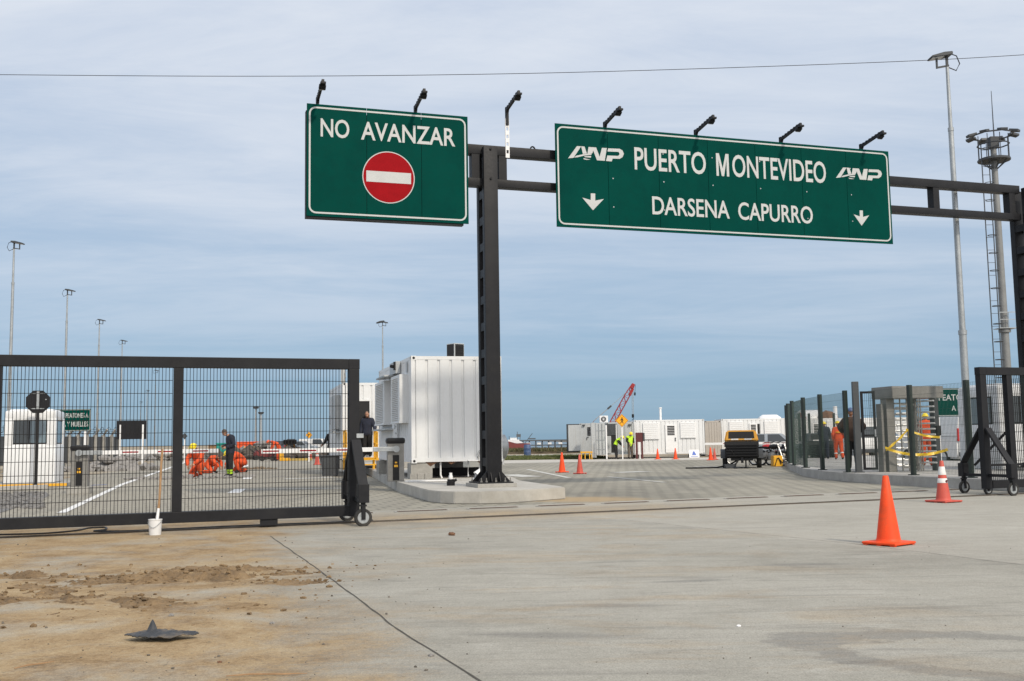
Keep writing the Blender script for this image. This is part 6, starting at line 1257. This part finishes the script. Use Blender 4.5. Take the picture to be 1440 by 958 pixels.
def band(root, J, a, b, f, r, m, w=0.05, nm='reflective_band'):
    p, q = Vector(J[a]), Vector(J[b]); c = p.lerp(q, f); d = (q-p).normalized(); mb = MB(); mb.cyl(c-d*w/2, c+d*w/2, r, n=12); mb.build(nm, m, root, True)
# foreman in navy, head bowed, seen from the side and back, by the kneeling workers
P1 = dict(BASE); P1.update(sp=(0, .03, 1.15), ch=(0, 0, 1.36), nk=(0, -.06, 1.49), hd=(0, -.11, 1.54), elL=(.25, .06, 1.15), wrL=(.14, -.2, 1.08), elR=(-.25, .06, 1.15), wrR=(-.12, -.2, 1.12), anL=(.09, .02, .09), toL=(.11, -.15, .045), anR=(-.09, .02, .09), toR=(-.11, -.15, .045))
p = G(323, 671.5, 0); r_, hc, M = person('standing person in navy jacket and dark trousers with yellow ankle bands, head bowed', p, R(-55), P1, [('jacket', ALL_TOP+('hips',), M_navy, .022), ('trousers', LEGS, M_blcl, .014), ('boot', ('foot',), M_black, .012)], None, True, 1.12, (0, -.75, -.65), 1.18)
for S in 'LR': band(r_, P1, 'kn'+S, 'an'+S, .62, .082, M_hiv, .07); band(r_, P1, 'kn'+S, 'an'+S, .82, .078, M_hiv, .05)
# kneeling workers
KN = dict(BASE); KN.update(pel=(0, .16, .42), sp=(0, .10, .60), ch=(0, -.05, .80), nk=(0, -.15, .92), hd=(0, -.20, .96), shL=(.18, -.05, .84), shR=(-.18, -.05, .84), elL=(.24, -.25, .62), wrL=(.12, -.45, .48), elR=(-.24, -.25, .62), wrR=(-.10, -.45, .42),
    hiL=(.10, .14, .38), hiR=(-.10, .14, .38), knL=(.18, -.22, .45), anL=(.17, -.06, .09), toL=(.18, -.22, .045), knR=(-.14, -.18, .10), anR=(-.14, .24, .10), toR=(-.14, .30, .04))
oc = [('coverall', ALL_TOP+LEGS, M_ocl, .022), ('boot', ('foot',), M_black, .012)]
p = G(277, 672, 0); person('crouching worker in orange coverall and yellow helmet, leftmost of the orange group', p, R(-10), KN, oc, ('helmet', M_helm), False, 1.2, (0, -.7, -.6), 1.12)
r_ = bpy.context.scene.objects['coverall'].parent
for S in 'LR': band(r_, KN, 'el'+S, 'wr'+S, .3, .066, M_syel); band(r_, KN, 'kn'+S, 'an'+S, .5, .082, M_syel)
KN2 = dict(KN); KN2.update(ch=(0, -.16, .66), nk=(0, -.28, .70), hd=(0, -.34, .70), shL=(.18, -.16, .70), shR=(-.18, -.16, .70), elL=(.22, -.36, .5), elR=(-.22, -.36, .5), wrL=(.10, -.5, .3), wrR=(-.10, -.5, .3), sp=(0, -.02, .58))
p = G(337, 666, 0); person('kneeling worker in orange coverall partly hidden behind the navy figure', p+Vector((-0.2, 0.8, 0)), R(-62), KN2, oc, ('helmet', M_helm), False, 1.25, (0, -.8, -.5), 1.12)
LY = dict(KN2); p = G(299, 667, 0); person('second crouching orange worker bending low just left of the navy figure', p+Vector((-.35, .9, 0)), R(70), KN2, oc, None, True, 1.05, (0, -.8, -.5), 1.1)
# bending worker far left of centre
BN = dict(BASE); BN.update(pel=(0, .12, .93), sp=(0, .0, 1.10), ch=(0, -.22, 1.22), nk=(0, -.38, 1.24), hd=(0, -.44, 1.23), shL=(.18, -.24, 1.20), shR=(-.18, -.24, 1.20), elL=(.22, -.32, .92), wrL=(.14, -.42, .70), elR=(-.22, -.32, .92), wrR=(-.14, -.42, .70), hiL=(.10, .10, .89), hiR=(-.10, .10, .89), knL=(.12, .02, .49), knR=(-.12, .04, .49))
p = G(390, 648.5, 0); person('far worker in orange bending over beside the maroon machine', p, R(-70), BN, oc, ('helmet', M_obar), False, 1.2, (0, -.8, -.5), 1.1)
# man in the doorway of the second booth, and a dark sleeve on the other side of it
q = cw(0.98, -0.20, 0, D2, CY2); q.z = IZ+0.47
ST = dict(BASE); ST.update(elL=(.28, -.02, 1.16), wrL=(.34, -.2, 1.02)); person('person in a dark jacket standing at the yellow rail of the second booth doorway', q, R(-8), ST, [('jacket', ALL_TOP+('hips',), M_navy, .025), ('trousers', LEGS, M_blcl, .014), ('shoe', ('foot',), M_black, .012)], None, True, 1.03, (.15, -1, 0), 1.08)
q = cw(0.16, 6.8, 0, D2, CY2); person('person in black behind the far corner of the second booth, only a sleeve showing', (q.x, q.y, IZ), R(-150), ST, [('jacket', ALL_TOP+('hips',), M_blcl, .025), ('trousers', LEGS, M_blcl, .014), ('shoe', ('foot',), M_black, .012)], None, True, 0.98, (0, -1, -.2), 1.0)
# two hi-vis workers by the grey container
vest = [('shirt', ('arm',), M_blcl, .016), ('vest', ('torso',), M_hiv, .026), ('trousers', LEGS, M_khaki, .016), ('boot', ('foot',), M_black, .012)]
def vest_bands(r_, J): 
    mb = MB(); c = Vector(J['sp'])
    mb.lathe([(.178, -.02), (.178, .02)], (c.x, c.y, c.z+.02), 14); o = mb.build('reflective_band', M_band, r_, True); o.scale = (1, .8, 1); o.location.y = c.y*.2
HV = dict(BASE); HV.update(nk=(0, -.04, 1.49), hd=(0, -.08, 1.54), elL=(.24, 0, 1.15), wrL=(.16, -.2, 1.02), elR=(-.24, 0, 1.15), wrR=(-.16, -.2, 1.02))
p = G(886, 644, 0); person('standing worker in yellow vest and helmet with brown trousers before the white office corner', (X(886.5, 66.2), 66.2, 0.0), R(20), HV, vest, ('helmet', M_helm), False, 0.98, (-.3, -1, -.5), 1.05)
v2 = [('shirt', ('arm',), M_blcl, .016), ('vest', ('torso',), M_hiv, .026), ('trousers', LEGS, M_blcl, .016), ('boot', ('foot',), M_black, .012)]
BN2 = dict(BN); BN2.update(sp=(0, .02, 1.12), ch=(0, -.12, 1.30), nk=(0, -.24, 1.38), hd=(0, -.29, 1.40), shL=(.18, -.12, 1.30), shR=(-.18, -.12, 1.30), elL=(.2, -.25, 1.05), elR=(-.2, -.25, 1.05), wrL=(.12, -.42, .9), wrR=(-.12, -.42, .9))
person('bending worker in yellow vest at the opened grey container', (X(867.5, 65.9), 66.0, 0.0), R(75), BN2, v2, ('helmet', M_helm), False, 0.95, (0, -.8, -.5), 1.05)
# people behind the mesh fence
WK = dict(BASE); WK.update(knL=(.11, -.14, .50), anL=(.12, -.04, .10), toL=(.13, -.2, .05), knR=(-.11, .05, .50), anR=(-.12, .24, .14), toR=(-.13, .12, .045), elL=(.26, .06, 1.15), wrL=(.22, -.12, .95), elR=(-.26, .02, 1.15), wrR=(-.22, -.18, 1.0))
p = G(1180, 649, 0.1); r_, hc, M = person('worker in orange coverall and yellow helmet walking away behind the mesh fence', (X(1180, 45.0), 45.0, 0.25), R(172), WK, oc, ('helmet', M_helm), False, 0.93, (0, -1, 0), 1.12)
for S in 'LR': band(r_, WK, 'kn'+S, 'an'+S, .55, .088, M_band)
band(r_, WK, 'sp', 'ch', .6, .185, M_syel, .05)
nv = [('jacket', ALL_TOP+('hips',), M_navy, .025), ('trousers', LEGS, M_navy, .016), ('boot', ('foot',), M_black, .012)]
person('worker in dark navy and yellow helmet in front of the dark towed machine', (X(1160.5, 46.5), 46.5, 0.25), R(165), HV, nv, ('helmet', M_helm), False, 0.95, (0, -1, 0), 1.1)
LN = dict(BASE); LN.update(elL=(.34, 0, 1.24), wrL=(.24, -.2, 1.12), elR=(-.34, 0, 1.24), wrR=(-.24, -.2, 1.12))
person('person in brown jacket and blue hat standing behind the thick grey gate post', (X(1202, 31.2)-0.02, 31.3, 0.25), R(170), LN, [('jacket', ALL_TOP+('hips',), M_brown, .035), ('trousers', LEGS, M_blcl, .018), ('boot', ('foot',), M_black, .014)], ('cap', M_blue), False, 1.04, (0, -1, 0), 1.2)
person('worker in orange with red stripes seen between the turnstile bars', (X(1304, 34), 34.0, 0.25), R(160), HV, oc, ('helmet', M_helm), False, 0.98, (0, -1, 0), 1.05)

# ------------------------------------------------------------------ works, rubble and boundary on the left
def rock_heap(name, label, cx, cy, rx, ry, h, n, smin, smax, m, kind='stuff', sd=1):
    rnd = random.Random(sd); mb = MB()
    for i in range(n):
        a, q = rnd.uniform(0, 6.28), math.sqrt(rnd.random()); s = rnd.uniform(smin, smax); z = max(0, h*(1-q))*rnd.uniform(0.3, 1)
        mb.ball((cx+rx*q*math.cos(a), cy+ry*q*math.sin(a), z+s*0.2), (s*rnd.uniform(.7, 1.3), s*rnd.uniform(.7, 1.3), s*rnd.uniform(.4, .8)), 1, 0.8, i)
    o = mb.build(name, m); return tag(o, label, None, None, kind)
gq_ = [G(-60, 700), G(0, 697), G(64, 692), G(70, 697), G(58, 703), G(0, 722), G(-60, 745)]
M_grav = mat('gravel', (0.17, 0.165, 0.16), 0.9, 0, 0.4, 6, 0.8, 30)
sheet('gravel_bed', [(p.x, p.y) for p in gq_], M_grav, 0.012)
rnd = random.Random(3); mb = MB()
for i in range(420):
    p = G(rnd.uniform(-30, 62), rnd.uniform(693, 716)); 
    if p.y < 24.2+(p.x+14)*-0.9: continue
    s = rnd.uniform(.03, .08); mb.ball((p.x, p.y, 0.015), (s, s*rnd.uniform(.7, 1.2), s*.7), 1, 0.7, i)
tag(mb.build('gravel', M_grav), None, None, None, 'stuff')
mb = MB(); a, c = G(-60, 694), G(66, 688.5); mb.beam((a.x, a.y, 0.08), (c.x, c.y, 0.08), 0.16, 0.15, 0.01); tag(mb.build('kerb_stone', M_kerb), kind='structure')
# boundary fence with dark panels, concrete posts and barbed wire
F0, F1 = Vector((X(-60, 56), 56, 0)), Vector((X(167, 74), 74, 0)); t = thing('boundary_fence', 'boundary fence of concrete posts, dark panels and barbed wire behind the left guard booth', 'fence', F0); n = 17
for i in range(n):
    q = (F1-F0)*(i/(n-1)); mb = MB(); mb.box((q.x, q.y, 1.05), (0.22, 0.22, 2.1), None, 0.01); mb.beam((q.x, q.y, 2.06), (q.x+0.35, q.y-0.25, 2.5), 0.1, 0.1); mb.build('post', M_conc, t)
    if i < n-1:
        q2 = (F1-F0)*((i+1)/(n-1)); mb = MB(); d = (q2-q).normalized(); mb.geo([(*(q+d*.12).xy, .3), (*(q2-d*.12).xy, .3), (*(q2-d*.12).xy, 2.0), (*(q+d*.12).xy, 2.0), ((q+d*.12).x, q.y+.05, .3), ((q2-d*.12).x, q2.y+.05, .3), ((q2-d*.12).x, q2.y+.05, 2.0), ((q+d*.12).x, q.y+.05, 2.0)], [(0, 1, 2, 3), (4, 7, 6, 5), (3, 2, 6, 7), (0, 4, 5, 1)]); mb.build('panel', M_dgrey, t)
mb = MB(); m_ = (F1-F0).length; pts = []
for i in range(int(m_*7)):
    f = i/(m_*7); a = i*0.95; q = (F1-F0)*f; pts.append((q.x+0.2+0.22*math.cos(a), q.y-0.15, 2.42+0.24*math.sin(a)))
mb.tube(pts, 0.016, 4)
for z, o_ in ((2.2, 0.1), (2.35, 0.2), (2.48, 0.32)): mb.tube([(o_, -o_*.7, z), ((F1-F0).x+o_, (F1-F0).y-o_*.7, z)], 0.010, 4)
mb.build('barbed_wire', M_black, t)
mb = MB(); mb.box((0, 0, 0.25), (0.85, 0.5, 0.5), None, 0.04); o = mb.build('concrete_block', M_conc); q = G(160, 661); o.location = (q.x, q.y, 0); tag(o, 'pale loose concrete block beside the rubble heap, left road', 'concrete block')
rock_heap('rubble', None, G(142, 663).x, G(142, 663).y+1, 2.6, 1.4, 0.75, 130, .12, .38, M_stone, sd=4)
rock_heap('rubble', None, G(215, 650).x, G(215, 650).y+9, 8, 4, 0.7, 110, .2, .5, M_stone, sd=6)
rock_heap('rubble', None, G(268, 673).x, G(268, 673).y, 2.6, 0.9, 0.10, 120, .04, .14, M_stone, sd=8)
rock_heap('soil_heap', None, G(354, 660).x, G(354, 660).y, 1.3, 0.9, 0.10, 90, .04, .12, mat('soil', (0.16, 0.12, 0.08), 0.95, 0, 0.3, 4), sd=9)
rock_heap('soil_heap', None, G(440, 641).x, 92, 9, 2, 0.9, 150, .3, .8, mat('dark_soil', (0.075, 0.062, 0.05), 0.95, 0, 0.3, 4), sd=10)
rock_heap('stone_heap', None, X(372, 104), 104, 3.5, 2, 1.4, 90, .3, .8, M_stone, sd=11)
def boxy(name, label, cat, px0, px1, py0, py1, Y, m, dep=2.0, ribs=0):
    a, c = A(px0, py0, Y), A(px1, py1, Y); w = c.x-a.x; t = thing(name, label, cat, ((a.x+c.x)/2, Y, 0)); h = a.z
    mb = MB(); mb.bx(-w/2, w/2, 0, dep, 0.12, h, 0.03); mb.build('body', m, t); mb = MB()
    for x in [w*(k+0.5)/max(1, ribs)-w/2 for k in range(ribs)]: mb.bx(x-0.05, x+0.05, -0.05, 0.0, 0.15, h-0.08)
    mb.bx(-w/2-0.04, w/2+0.04, -0.06, dep+0.05, h, h+0.09)
    mb.build('ribs', m, t); mb = MB()
    for x in (-w*.35, w*.35): mb.bx(x-0.15, x+0.15, 0.1, dep-0.1, 0, 0.119)
    mb.build('skids', M_dark, t); return t
boxy('skip', 'teal waste skip beyond the orange workers', 'waste skip', 304, 315, 624.5, 637, 92, M_teal, 2.0, 4)
boxy('skip', 'long orange red container skip right of the navy figure', 'waste skip', 333, 359, 622.5, 634, 125, M_obar, 2.5, 7)
boxy('equipment_crate', 'brown and yellow crate left of the teal skip', 'crate', 293, 304, 627, 636, 110, M_wood, 2.0, 3)
boxy('equipment_crate', 'yellowish crate under the right end of the orange red skip', 'crate', 344, 356, 630, 636, 100, M_yel, 1.5, 3)
boxy('shipping_container', 'distant blue grey container behind the dark loader bucket', 'container', 374, 402, 621.5, 632, 150, mat('blue_grey_paint', (0.07, 0.085, 0.11), 0.6), 3, 8)
for px, Y, lab in ((445, 150, 'far white van behind the dark soil bank, left of the second booth'), (455, 160, 'farther white van behind the dark soil bank next to the second booth'), (424, 145, 'far pale car behind the dark soil bank, right of the loader bucket')): car(lab, (X(px, Y), Y, 0), R(80), M_carw if px != 424 else M_silver, 'van' if px != 424 else 'suv', 'parked_van' if px != 424 else 'parked_car', 'van' if px != 424 else 'car')
# wheel loader with dark bucket
q = Vector((X(408, 118), 118, 0)); t = thing('wheel_loader', 'wheel loader with raised dark bucket behind the orange bending worker', 'loader', q, R(-82)); t.scale = (.85,)*3
mb = MB(); mb.prism([(-0.3, 1.5), (0.75, 1.45), (0.95, 2.05), (0.6, 2.1), (-0.45, 2.05)], -0.85, 0.85, 'XZ', 0.03); mb.build('bucket', M_black, t)
mb = MB()
for y in (-0.5, 0.5): mb.beam((0.2, y, 1.6), (-1.6, y, 1.0), 0.16, 0.2)
mb.build('lift_arms', M_yel, t); mb = MB(); mb.bx(-3.6, -1.2, -0.7, 0.7, 0.6, 1.35, 0.08); mb.build('body', M_dgrey, t); mb = MB(); mb.bx(-2.4, -1.4, -0.55, 0.55, 1.351, 2.2, 0.05); mb.build('cab', M_glass, t)
for x in (-1.5, -3.2):
    for y in (-0.75, 0.75): mb = MB(); mb.lathe([(0.3, -0.18), (0.5, -0.2), (0.55, -0.1), (0.55, 0.1), (0.5, 0.2), (0.3, 0.18)], (x, y, 0.55), 18, 'Y'); mb.build('wheel', M_rub, t, True)
# maroon cutting machine
for px, py, lab, yw in ((376, 648.5, 'small maroon road machine on wheels, right one, beside the bending worker', 10), (366, 647, 'small maroon road machine on wheels, left of the bending worker', 30)):
    p = G(px, py, 0); t = thing('road_saw', lab, 'road machine', p, R(yw), 'maroon road machines')
    mb = MB(); mb.prism([(-0.5, 0.3), (0.5, 0.3), (0.62, 0.55), (0.35, 0.78), (-0.3, 0.82), (-0.55, 0.6)], -0.25, 0.25, 'XZ', 0.04); mb.build('body', M_mach, t)
    for x in (-0.4, 0.4):
        for y in (-0.28, 0.28): mb = MB(); mb.lathe([(0.1, -0.05), (0.2, -0.06), (0.2, 0.06), (0.1, 0.05)], (x, y, 0.2), 14, 'Y'); mb.build('wheel', M_rub, t, True)
    mb = MB(); mb.tube([(-0.5, -0.2, 0.6), (-0.9, -0.2, 0.95), (-0.9, 0.2, 0.95), (-0.5, 0.2, 0.6)], 0.025, 6); mb.build('handle', M_black, t)
p = G(396, 648.5, 0); t = thing('yellow_barrier_foot', 'orange yellow upright plastic post right of the bending worker', 'bollard', p); mb = MB(); mb.box((0, 0, 0.45), (0.3, 0.26, 0.9), None, 0.03, 0.85); mb.build('post', M_yel, t); mb = MB(); mb.box((0.25, 0, 0.12), (0.7, 0.4, 0.22), None, 0.03); mb.build('foot', M_yel, t)
t = thing('yellow_kerb', 'yellow painted kerb stone line in front of the far soil bank', 'kerb', (X(422, 80), 80, 0)); mb = MB(); mb.bx(-0.9, 0.9, -0.12, 0.12, 0, 0.18, 0.02); mb.build('stone', mat('yellow_kerb_paint', (0.42, 0.30, 0.08), 0.8), t); mb = MB(); mb.bx(-0.92, 0.92, 0.121, 0.3, 0, 0.12); mb.build('backing', M_conc, t)
for px, py, lab in ((437, 671, 'flat drain cover in the left lane, right one near the second booth'), (388, 671, 'flat drain cover in the middle of the left lane')):
    p = G(px+12, py, 0); t = thing('manhole_cover', lab, 'manhole cover', (p.x, p.y, 0.006)); mb = MB(); mb.bx(-0.5, 0.5, -0.35, 0.35, 0, 0.012); mb.build('frame', M_conc, t); mb = MB(); mb.bx(-0.42, 0.42, -0.28, 0.28, 0.0125, 0.02); mb.build('lid', M_stone, t)
p = A(258, 560, 88)

# ------------------------------------------------------------------ foreground
p = G(218, 753, 0); t = thing('mop_bucket', 'white plastic bucket standing before the left gate with a stick in it', 'bucket', p)
rb, hb = 0.094, 0.235; mb = MB(); mb.lathe([(rb*0.86, 0), (rb*0.9, 0.01), (rb, hb-0.015), (rb*1.06, hb-0.012), (rb*1.06, hb), (rb*0.97, hb), (rb*0.84, 0.02)], (0, 0, 0), 24); mb.build('bucket', M_fibre, t, True)
mb = MB(); mb.tube([(rb*math.cos(R(a))*1.07, rb*1.07*math.sin(R(a)), hb-0.03-0.09*math.sin(R(a))**2) for a in range(180, 361, 20)], 0.004, 5); mb.build('handle', M_galv, t)
s0, s1 = Vector((0.0, 0, 0.04)), A(230, 632, p.y+0.25)-p
mb = MB(); pts = [s0.lerp(s1, f)+Vector((0.015*math.sin(f*5), 0, 0)) for f in [i/10 for i in range(11)]]; mb.tube(pts, [0.016+0.003*(i % 2) for i in range(11)], 7); o = mb.build('wooden_stick', M_wood, None, True); o.location = p; tag(o, 'crooked wooden stick standing in the white bucket', 'stick')
mb = MB(); mb.tube(pts[1:4], [0.024, 0.022, 0.018], 7); mb.build('pale_end', M_wht, o, True)
# black sheet of rubber
mb = MB(); c = G(225, 903); nx, ny = 72, 40; vs, fs = [], []
ax = [(-.37, 0.02), (-.22, .17), (-.1, .22), (.1, .17), (.33, .10), (.36, .06), (.2, -.02), (.12, -.09), (-.05, -.08), (-.22, -.06)]
def inside(x, y):
    r = False; j = len(ax)-1
    for i in range(len(ax)):
        if (ax[i][1] > y) != (ax[j][1] > y) and x < (ax[j][0]-ax[i][0])*(y-ax[i][1])/(ax[j][1]-ax[i][1])+ax[i][0]: r = not r
        j = i
    return r
idx = {}
for j in range(ny+1):
    for i in range(nx+1):
        x = -.38+.76*i/nx; y = -.12+.36*j/ny
        if not inside(x, y): continue
        rx_ = max(0, 1-abs(x+.13+.35*(y-.12))/.052)*max(0, 1-abs(y-.12)/.07); rd = lambda f, o_: 1-abs(mnoise.noise(Vector((x*f, y*f*1.3, o_))))*2
        z = 0.026+0.080*rx_**0.75+0.022*math.exp(-((x+.04)/.22)**2-((y-.06)/.12)**2)+0.012*rd(7, 2)+0.006*rd(18, 5)+0.022*max(0, x-.12)*math.sin(x*22)
        idx[i, j] = len(vs); vs.append((x, y, z))
for j in range(ny):
    for i in range(nx):
        k = [(i, j), (i+1, j), (i+1, j+1), (i, j+1)]
        if all(q in idx for q in k): fs.append([idx[q] for q in k])
        else:
            k = [q for q in k if q in idx]
            if len(k) == 3: fs.append([idx[q] for q in k])
mb.geo(vs, fs); o = mb.build('rubber_sheet', mat('worn_black_rubber', (0.04, 0.042, 0.046), 0.55, 0, 0.3, 8, 0.3, 30, dirt=(0.17, 0.13, 0.09), dirt_amt=0.8), None, True); o.location = (c.x, c.y, 0.01); o.scale = (0.68, 0.9, 0.95); m_ = o.modifiers.new('thickness', 'SOLIDIFY'); m_.thickness = 0.008
tag(o, 'crumpled black rubber sheet with a raised corner lying on the sand', 'rubber sheet')
# heaps of sand lying on the slab
M_sand = mat('damp_sand', (0.20, 0.132, 0.068), 0.95, 0, 0.4, 3.0, 0.9, 60, dirt=(0.30, 0.22, 0.125), dirt_amt=0.6)
heaps = [(-2.55, 10.25, .75, .30, .075), (-3.55, 10.3, .5, .34, .075), (-4.25, 9.95, .55, .35, .07), (-4.95, 10.6, .4, .25, .05), (-3.0, 8.7, .5, .28, .045), (-4.2, 9.0, .9, .4, .05), (-3.1, 10.9, .9, .3, .05), (-3.9, 8.2, .7, .3, .03), (-2.0, 9.75, .5, .2, .03), (-5.2, 9.2, .6, .4, .05)]
mb = MB(); vs, fs = [], []; nx, ny = 380, 190; x0, x1, y0, y1 = -6.4, -1.2, 7.4, 12.0; hm = []
def heap_h(x, y):
    h = 0
    for hx, hy, sx_, sy_, hh in heaps: h += hh*math.exp(-((x-hx)/sx_)**2-((y-hy)/sy_)**2)
    nz = mnoise.fractal(Vector((x*2.2, y*2.8, 1)), 0.8, 2.1, 6); v = Vector((x, y, 0))
    rg = 1-2*abs(mnoise.noise(v*5+Vector((0, 0, 3)))); cl_ = max(0, mnoise.noise(v*9+Vector((2, 0, 8))))+0.6*max(0, mnoise.noise(v*21+Vector((0, 5, 1))))
    return h*0.72*(0.5+1.35*nz)+(0.012*rg+0.034*cl_)*min(1, h*22)-0.018+0.004*nz
for j in range(ny+1):
    for i in range(nx+1): x = x0+(x1-x0)*i/nx; y = y0+(y1-y0)*j/ny; vs.append((x, y, heap_h(x, y)))
for j in range(ny):
    for i in range(nx):
        k = j*(nx+1)+i; q = (k, k+1, k+nx+2, k+nx+1)
        if max(vs[a][2] for a in q) > 0.007: fs.append(q)
mb.geo(vs, fs); o = mb.build('sand_heap', M_sand, None, True); tag(o, kind='stuff')
rnd = random.Random(5); mb = MB(); k = 0
while k < 750:
    x, y = rnd.uniform(-6.2, -1.4), rnd.uniform(7.6, 11.6); h = heap_h(x, y)
    if h < 0.004 and rnd.random() > 0.05: continue
    s_ = rnd.choice((.006, .008, .01, .014, .022)); mb.ball((x, y, max(h, .008)+s_*.3), (s_*rnd.uniform(.8, 1.5), s_, s_*.7), 1, .9, k); k += 1
tag(mb.build('sand_clods', M_sand), kind='stuff')
rnd = random.Random(11); mb = MB()
for i in range(330):
    y = 5.4+rnd.random()**1.6*10; x = rnd.uniform(-5.5, 5.0)*y/9 if rnd.random() < .45 else rnd.uniform(-4.8, -.3)*y/9; s = rnd.choice((.003, .004, .005, .006, .011 if x < 0 else .004)); mb.ball((x, y, .008+s*.4), (s, s*rnd.uniform(.7, 1.3), s*.7), 1, .7, i)
tag(mb.build('pebbles', mat('pebble', (0.13, 0.115, 0.095), 0.9, 0, 0.5, 3)), kind='stuff')
def stone(px, py, s, lab, m=M_stone):
    p = G(px, py); mb = MB(); mb.ball((0, 0, s*.4), (s, s*.8, s*.6), 2, .7, px); o = mb.build('stone', m); o.location = (p.x, p.y, 0.006); tag(o, lab, 'stone', 'single stones lying on the concrete')
for px, py, s, lab, m in ((1039, 883, .014, 'small white stone lying alone on the concrete, right half of the foreground', M_wht), (383, 879, .018, 'grey stone right of the black rubber sheet', M_stone), (606, 925, .018, 'grey stone beside the long crack, lower middle', M_stone), (309, 934, .014, 'brown stone below the black rubber sheet, lower left', M_rust), (241, 868, .02, 'grey stone behind the black rubber sheet', M_stone), (635, 754, .05, 'dark clod on the concrete right of the left gate wheel', M_rust)): stone(px, py, s, lab, m)
for a, c, lab in (((318, 955), (432, 951), 'long thin dry twig lying at the bottom edge of the concrete'), ((20, 944), (76, 934), 'short dry twig on the sand at the bottom left')):
    p, q = G(*a), G(*c); mb = MB(); mb.tube([p+Vector((0, 0, .016)), p.lerp(q, .3)+Vector((0, .01, .02)), p.lerp(q, .7)+Vector((0, -.008, .018)), q+Vector((0, 0, .016))], [.003, .005, .005, .002], 5); tag(mb.build('twig', M_wood), lab, 'twig')
mb = MB(); pts = [G(-20, 754), G(60, 752.5), G(110, 748), G(125, 744), G(150, 743), G(150, 747), G(125, 749), G(180, 749), G(300, 743), G(420, 738), G(500, 735.5), G(530, 733)]; pts = [p+Vector((0, 0, .02)) for p in pts]
sm = []
for i in range(len(pts)-1):
    for k in range(5): sm.append(pts[i].lerp(pts[i+1], k/5))
for _ in range(3): sm = [sm[0]]+[(sm[i-1]+sm[i]*2+sm[i+1])/4 for i in range(1, len(sm)-1)]+[sm[-1]]
mb.tube(sm, .014, 6); tag(mb.build('black_cable', M_black), 'black cable lying along the ground under the left gate', 'cable')
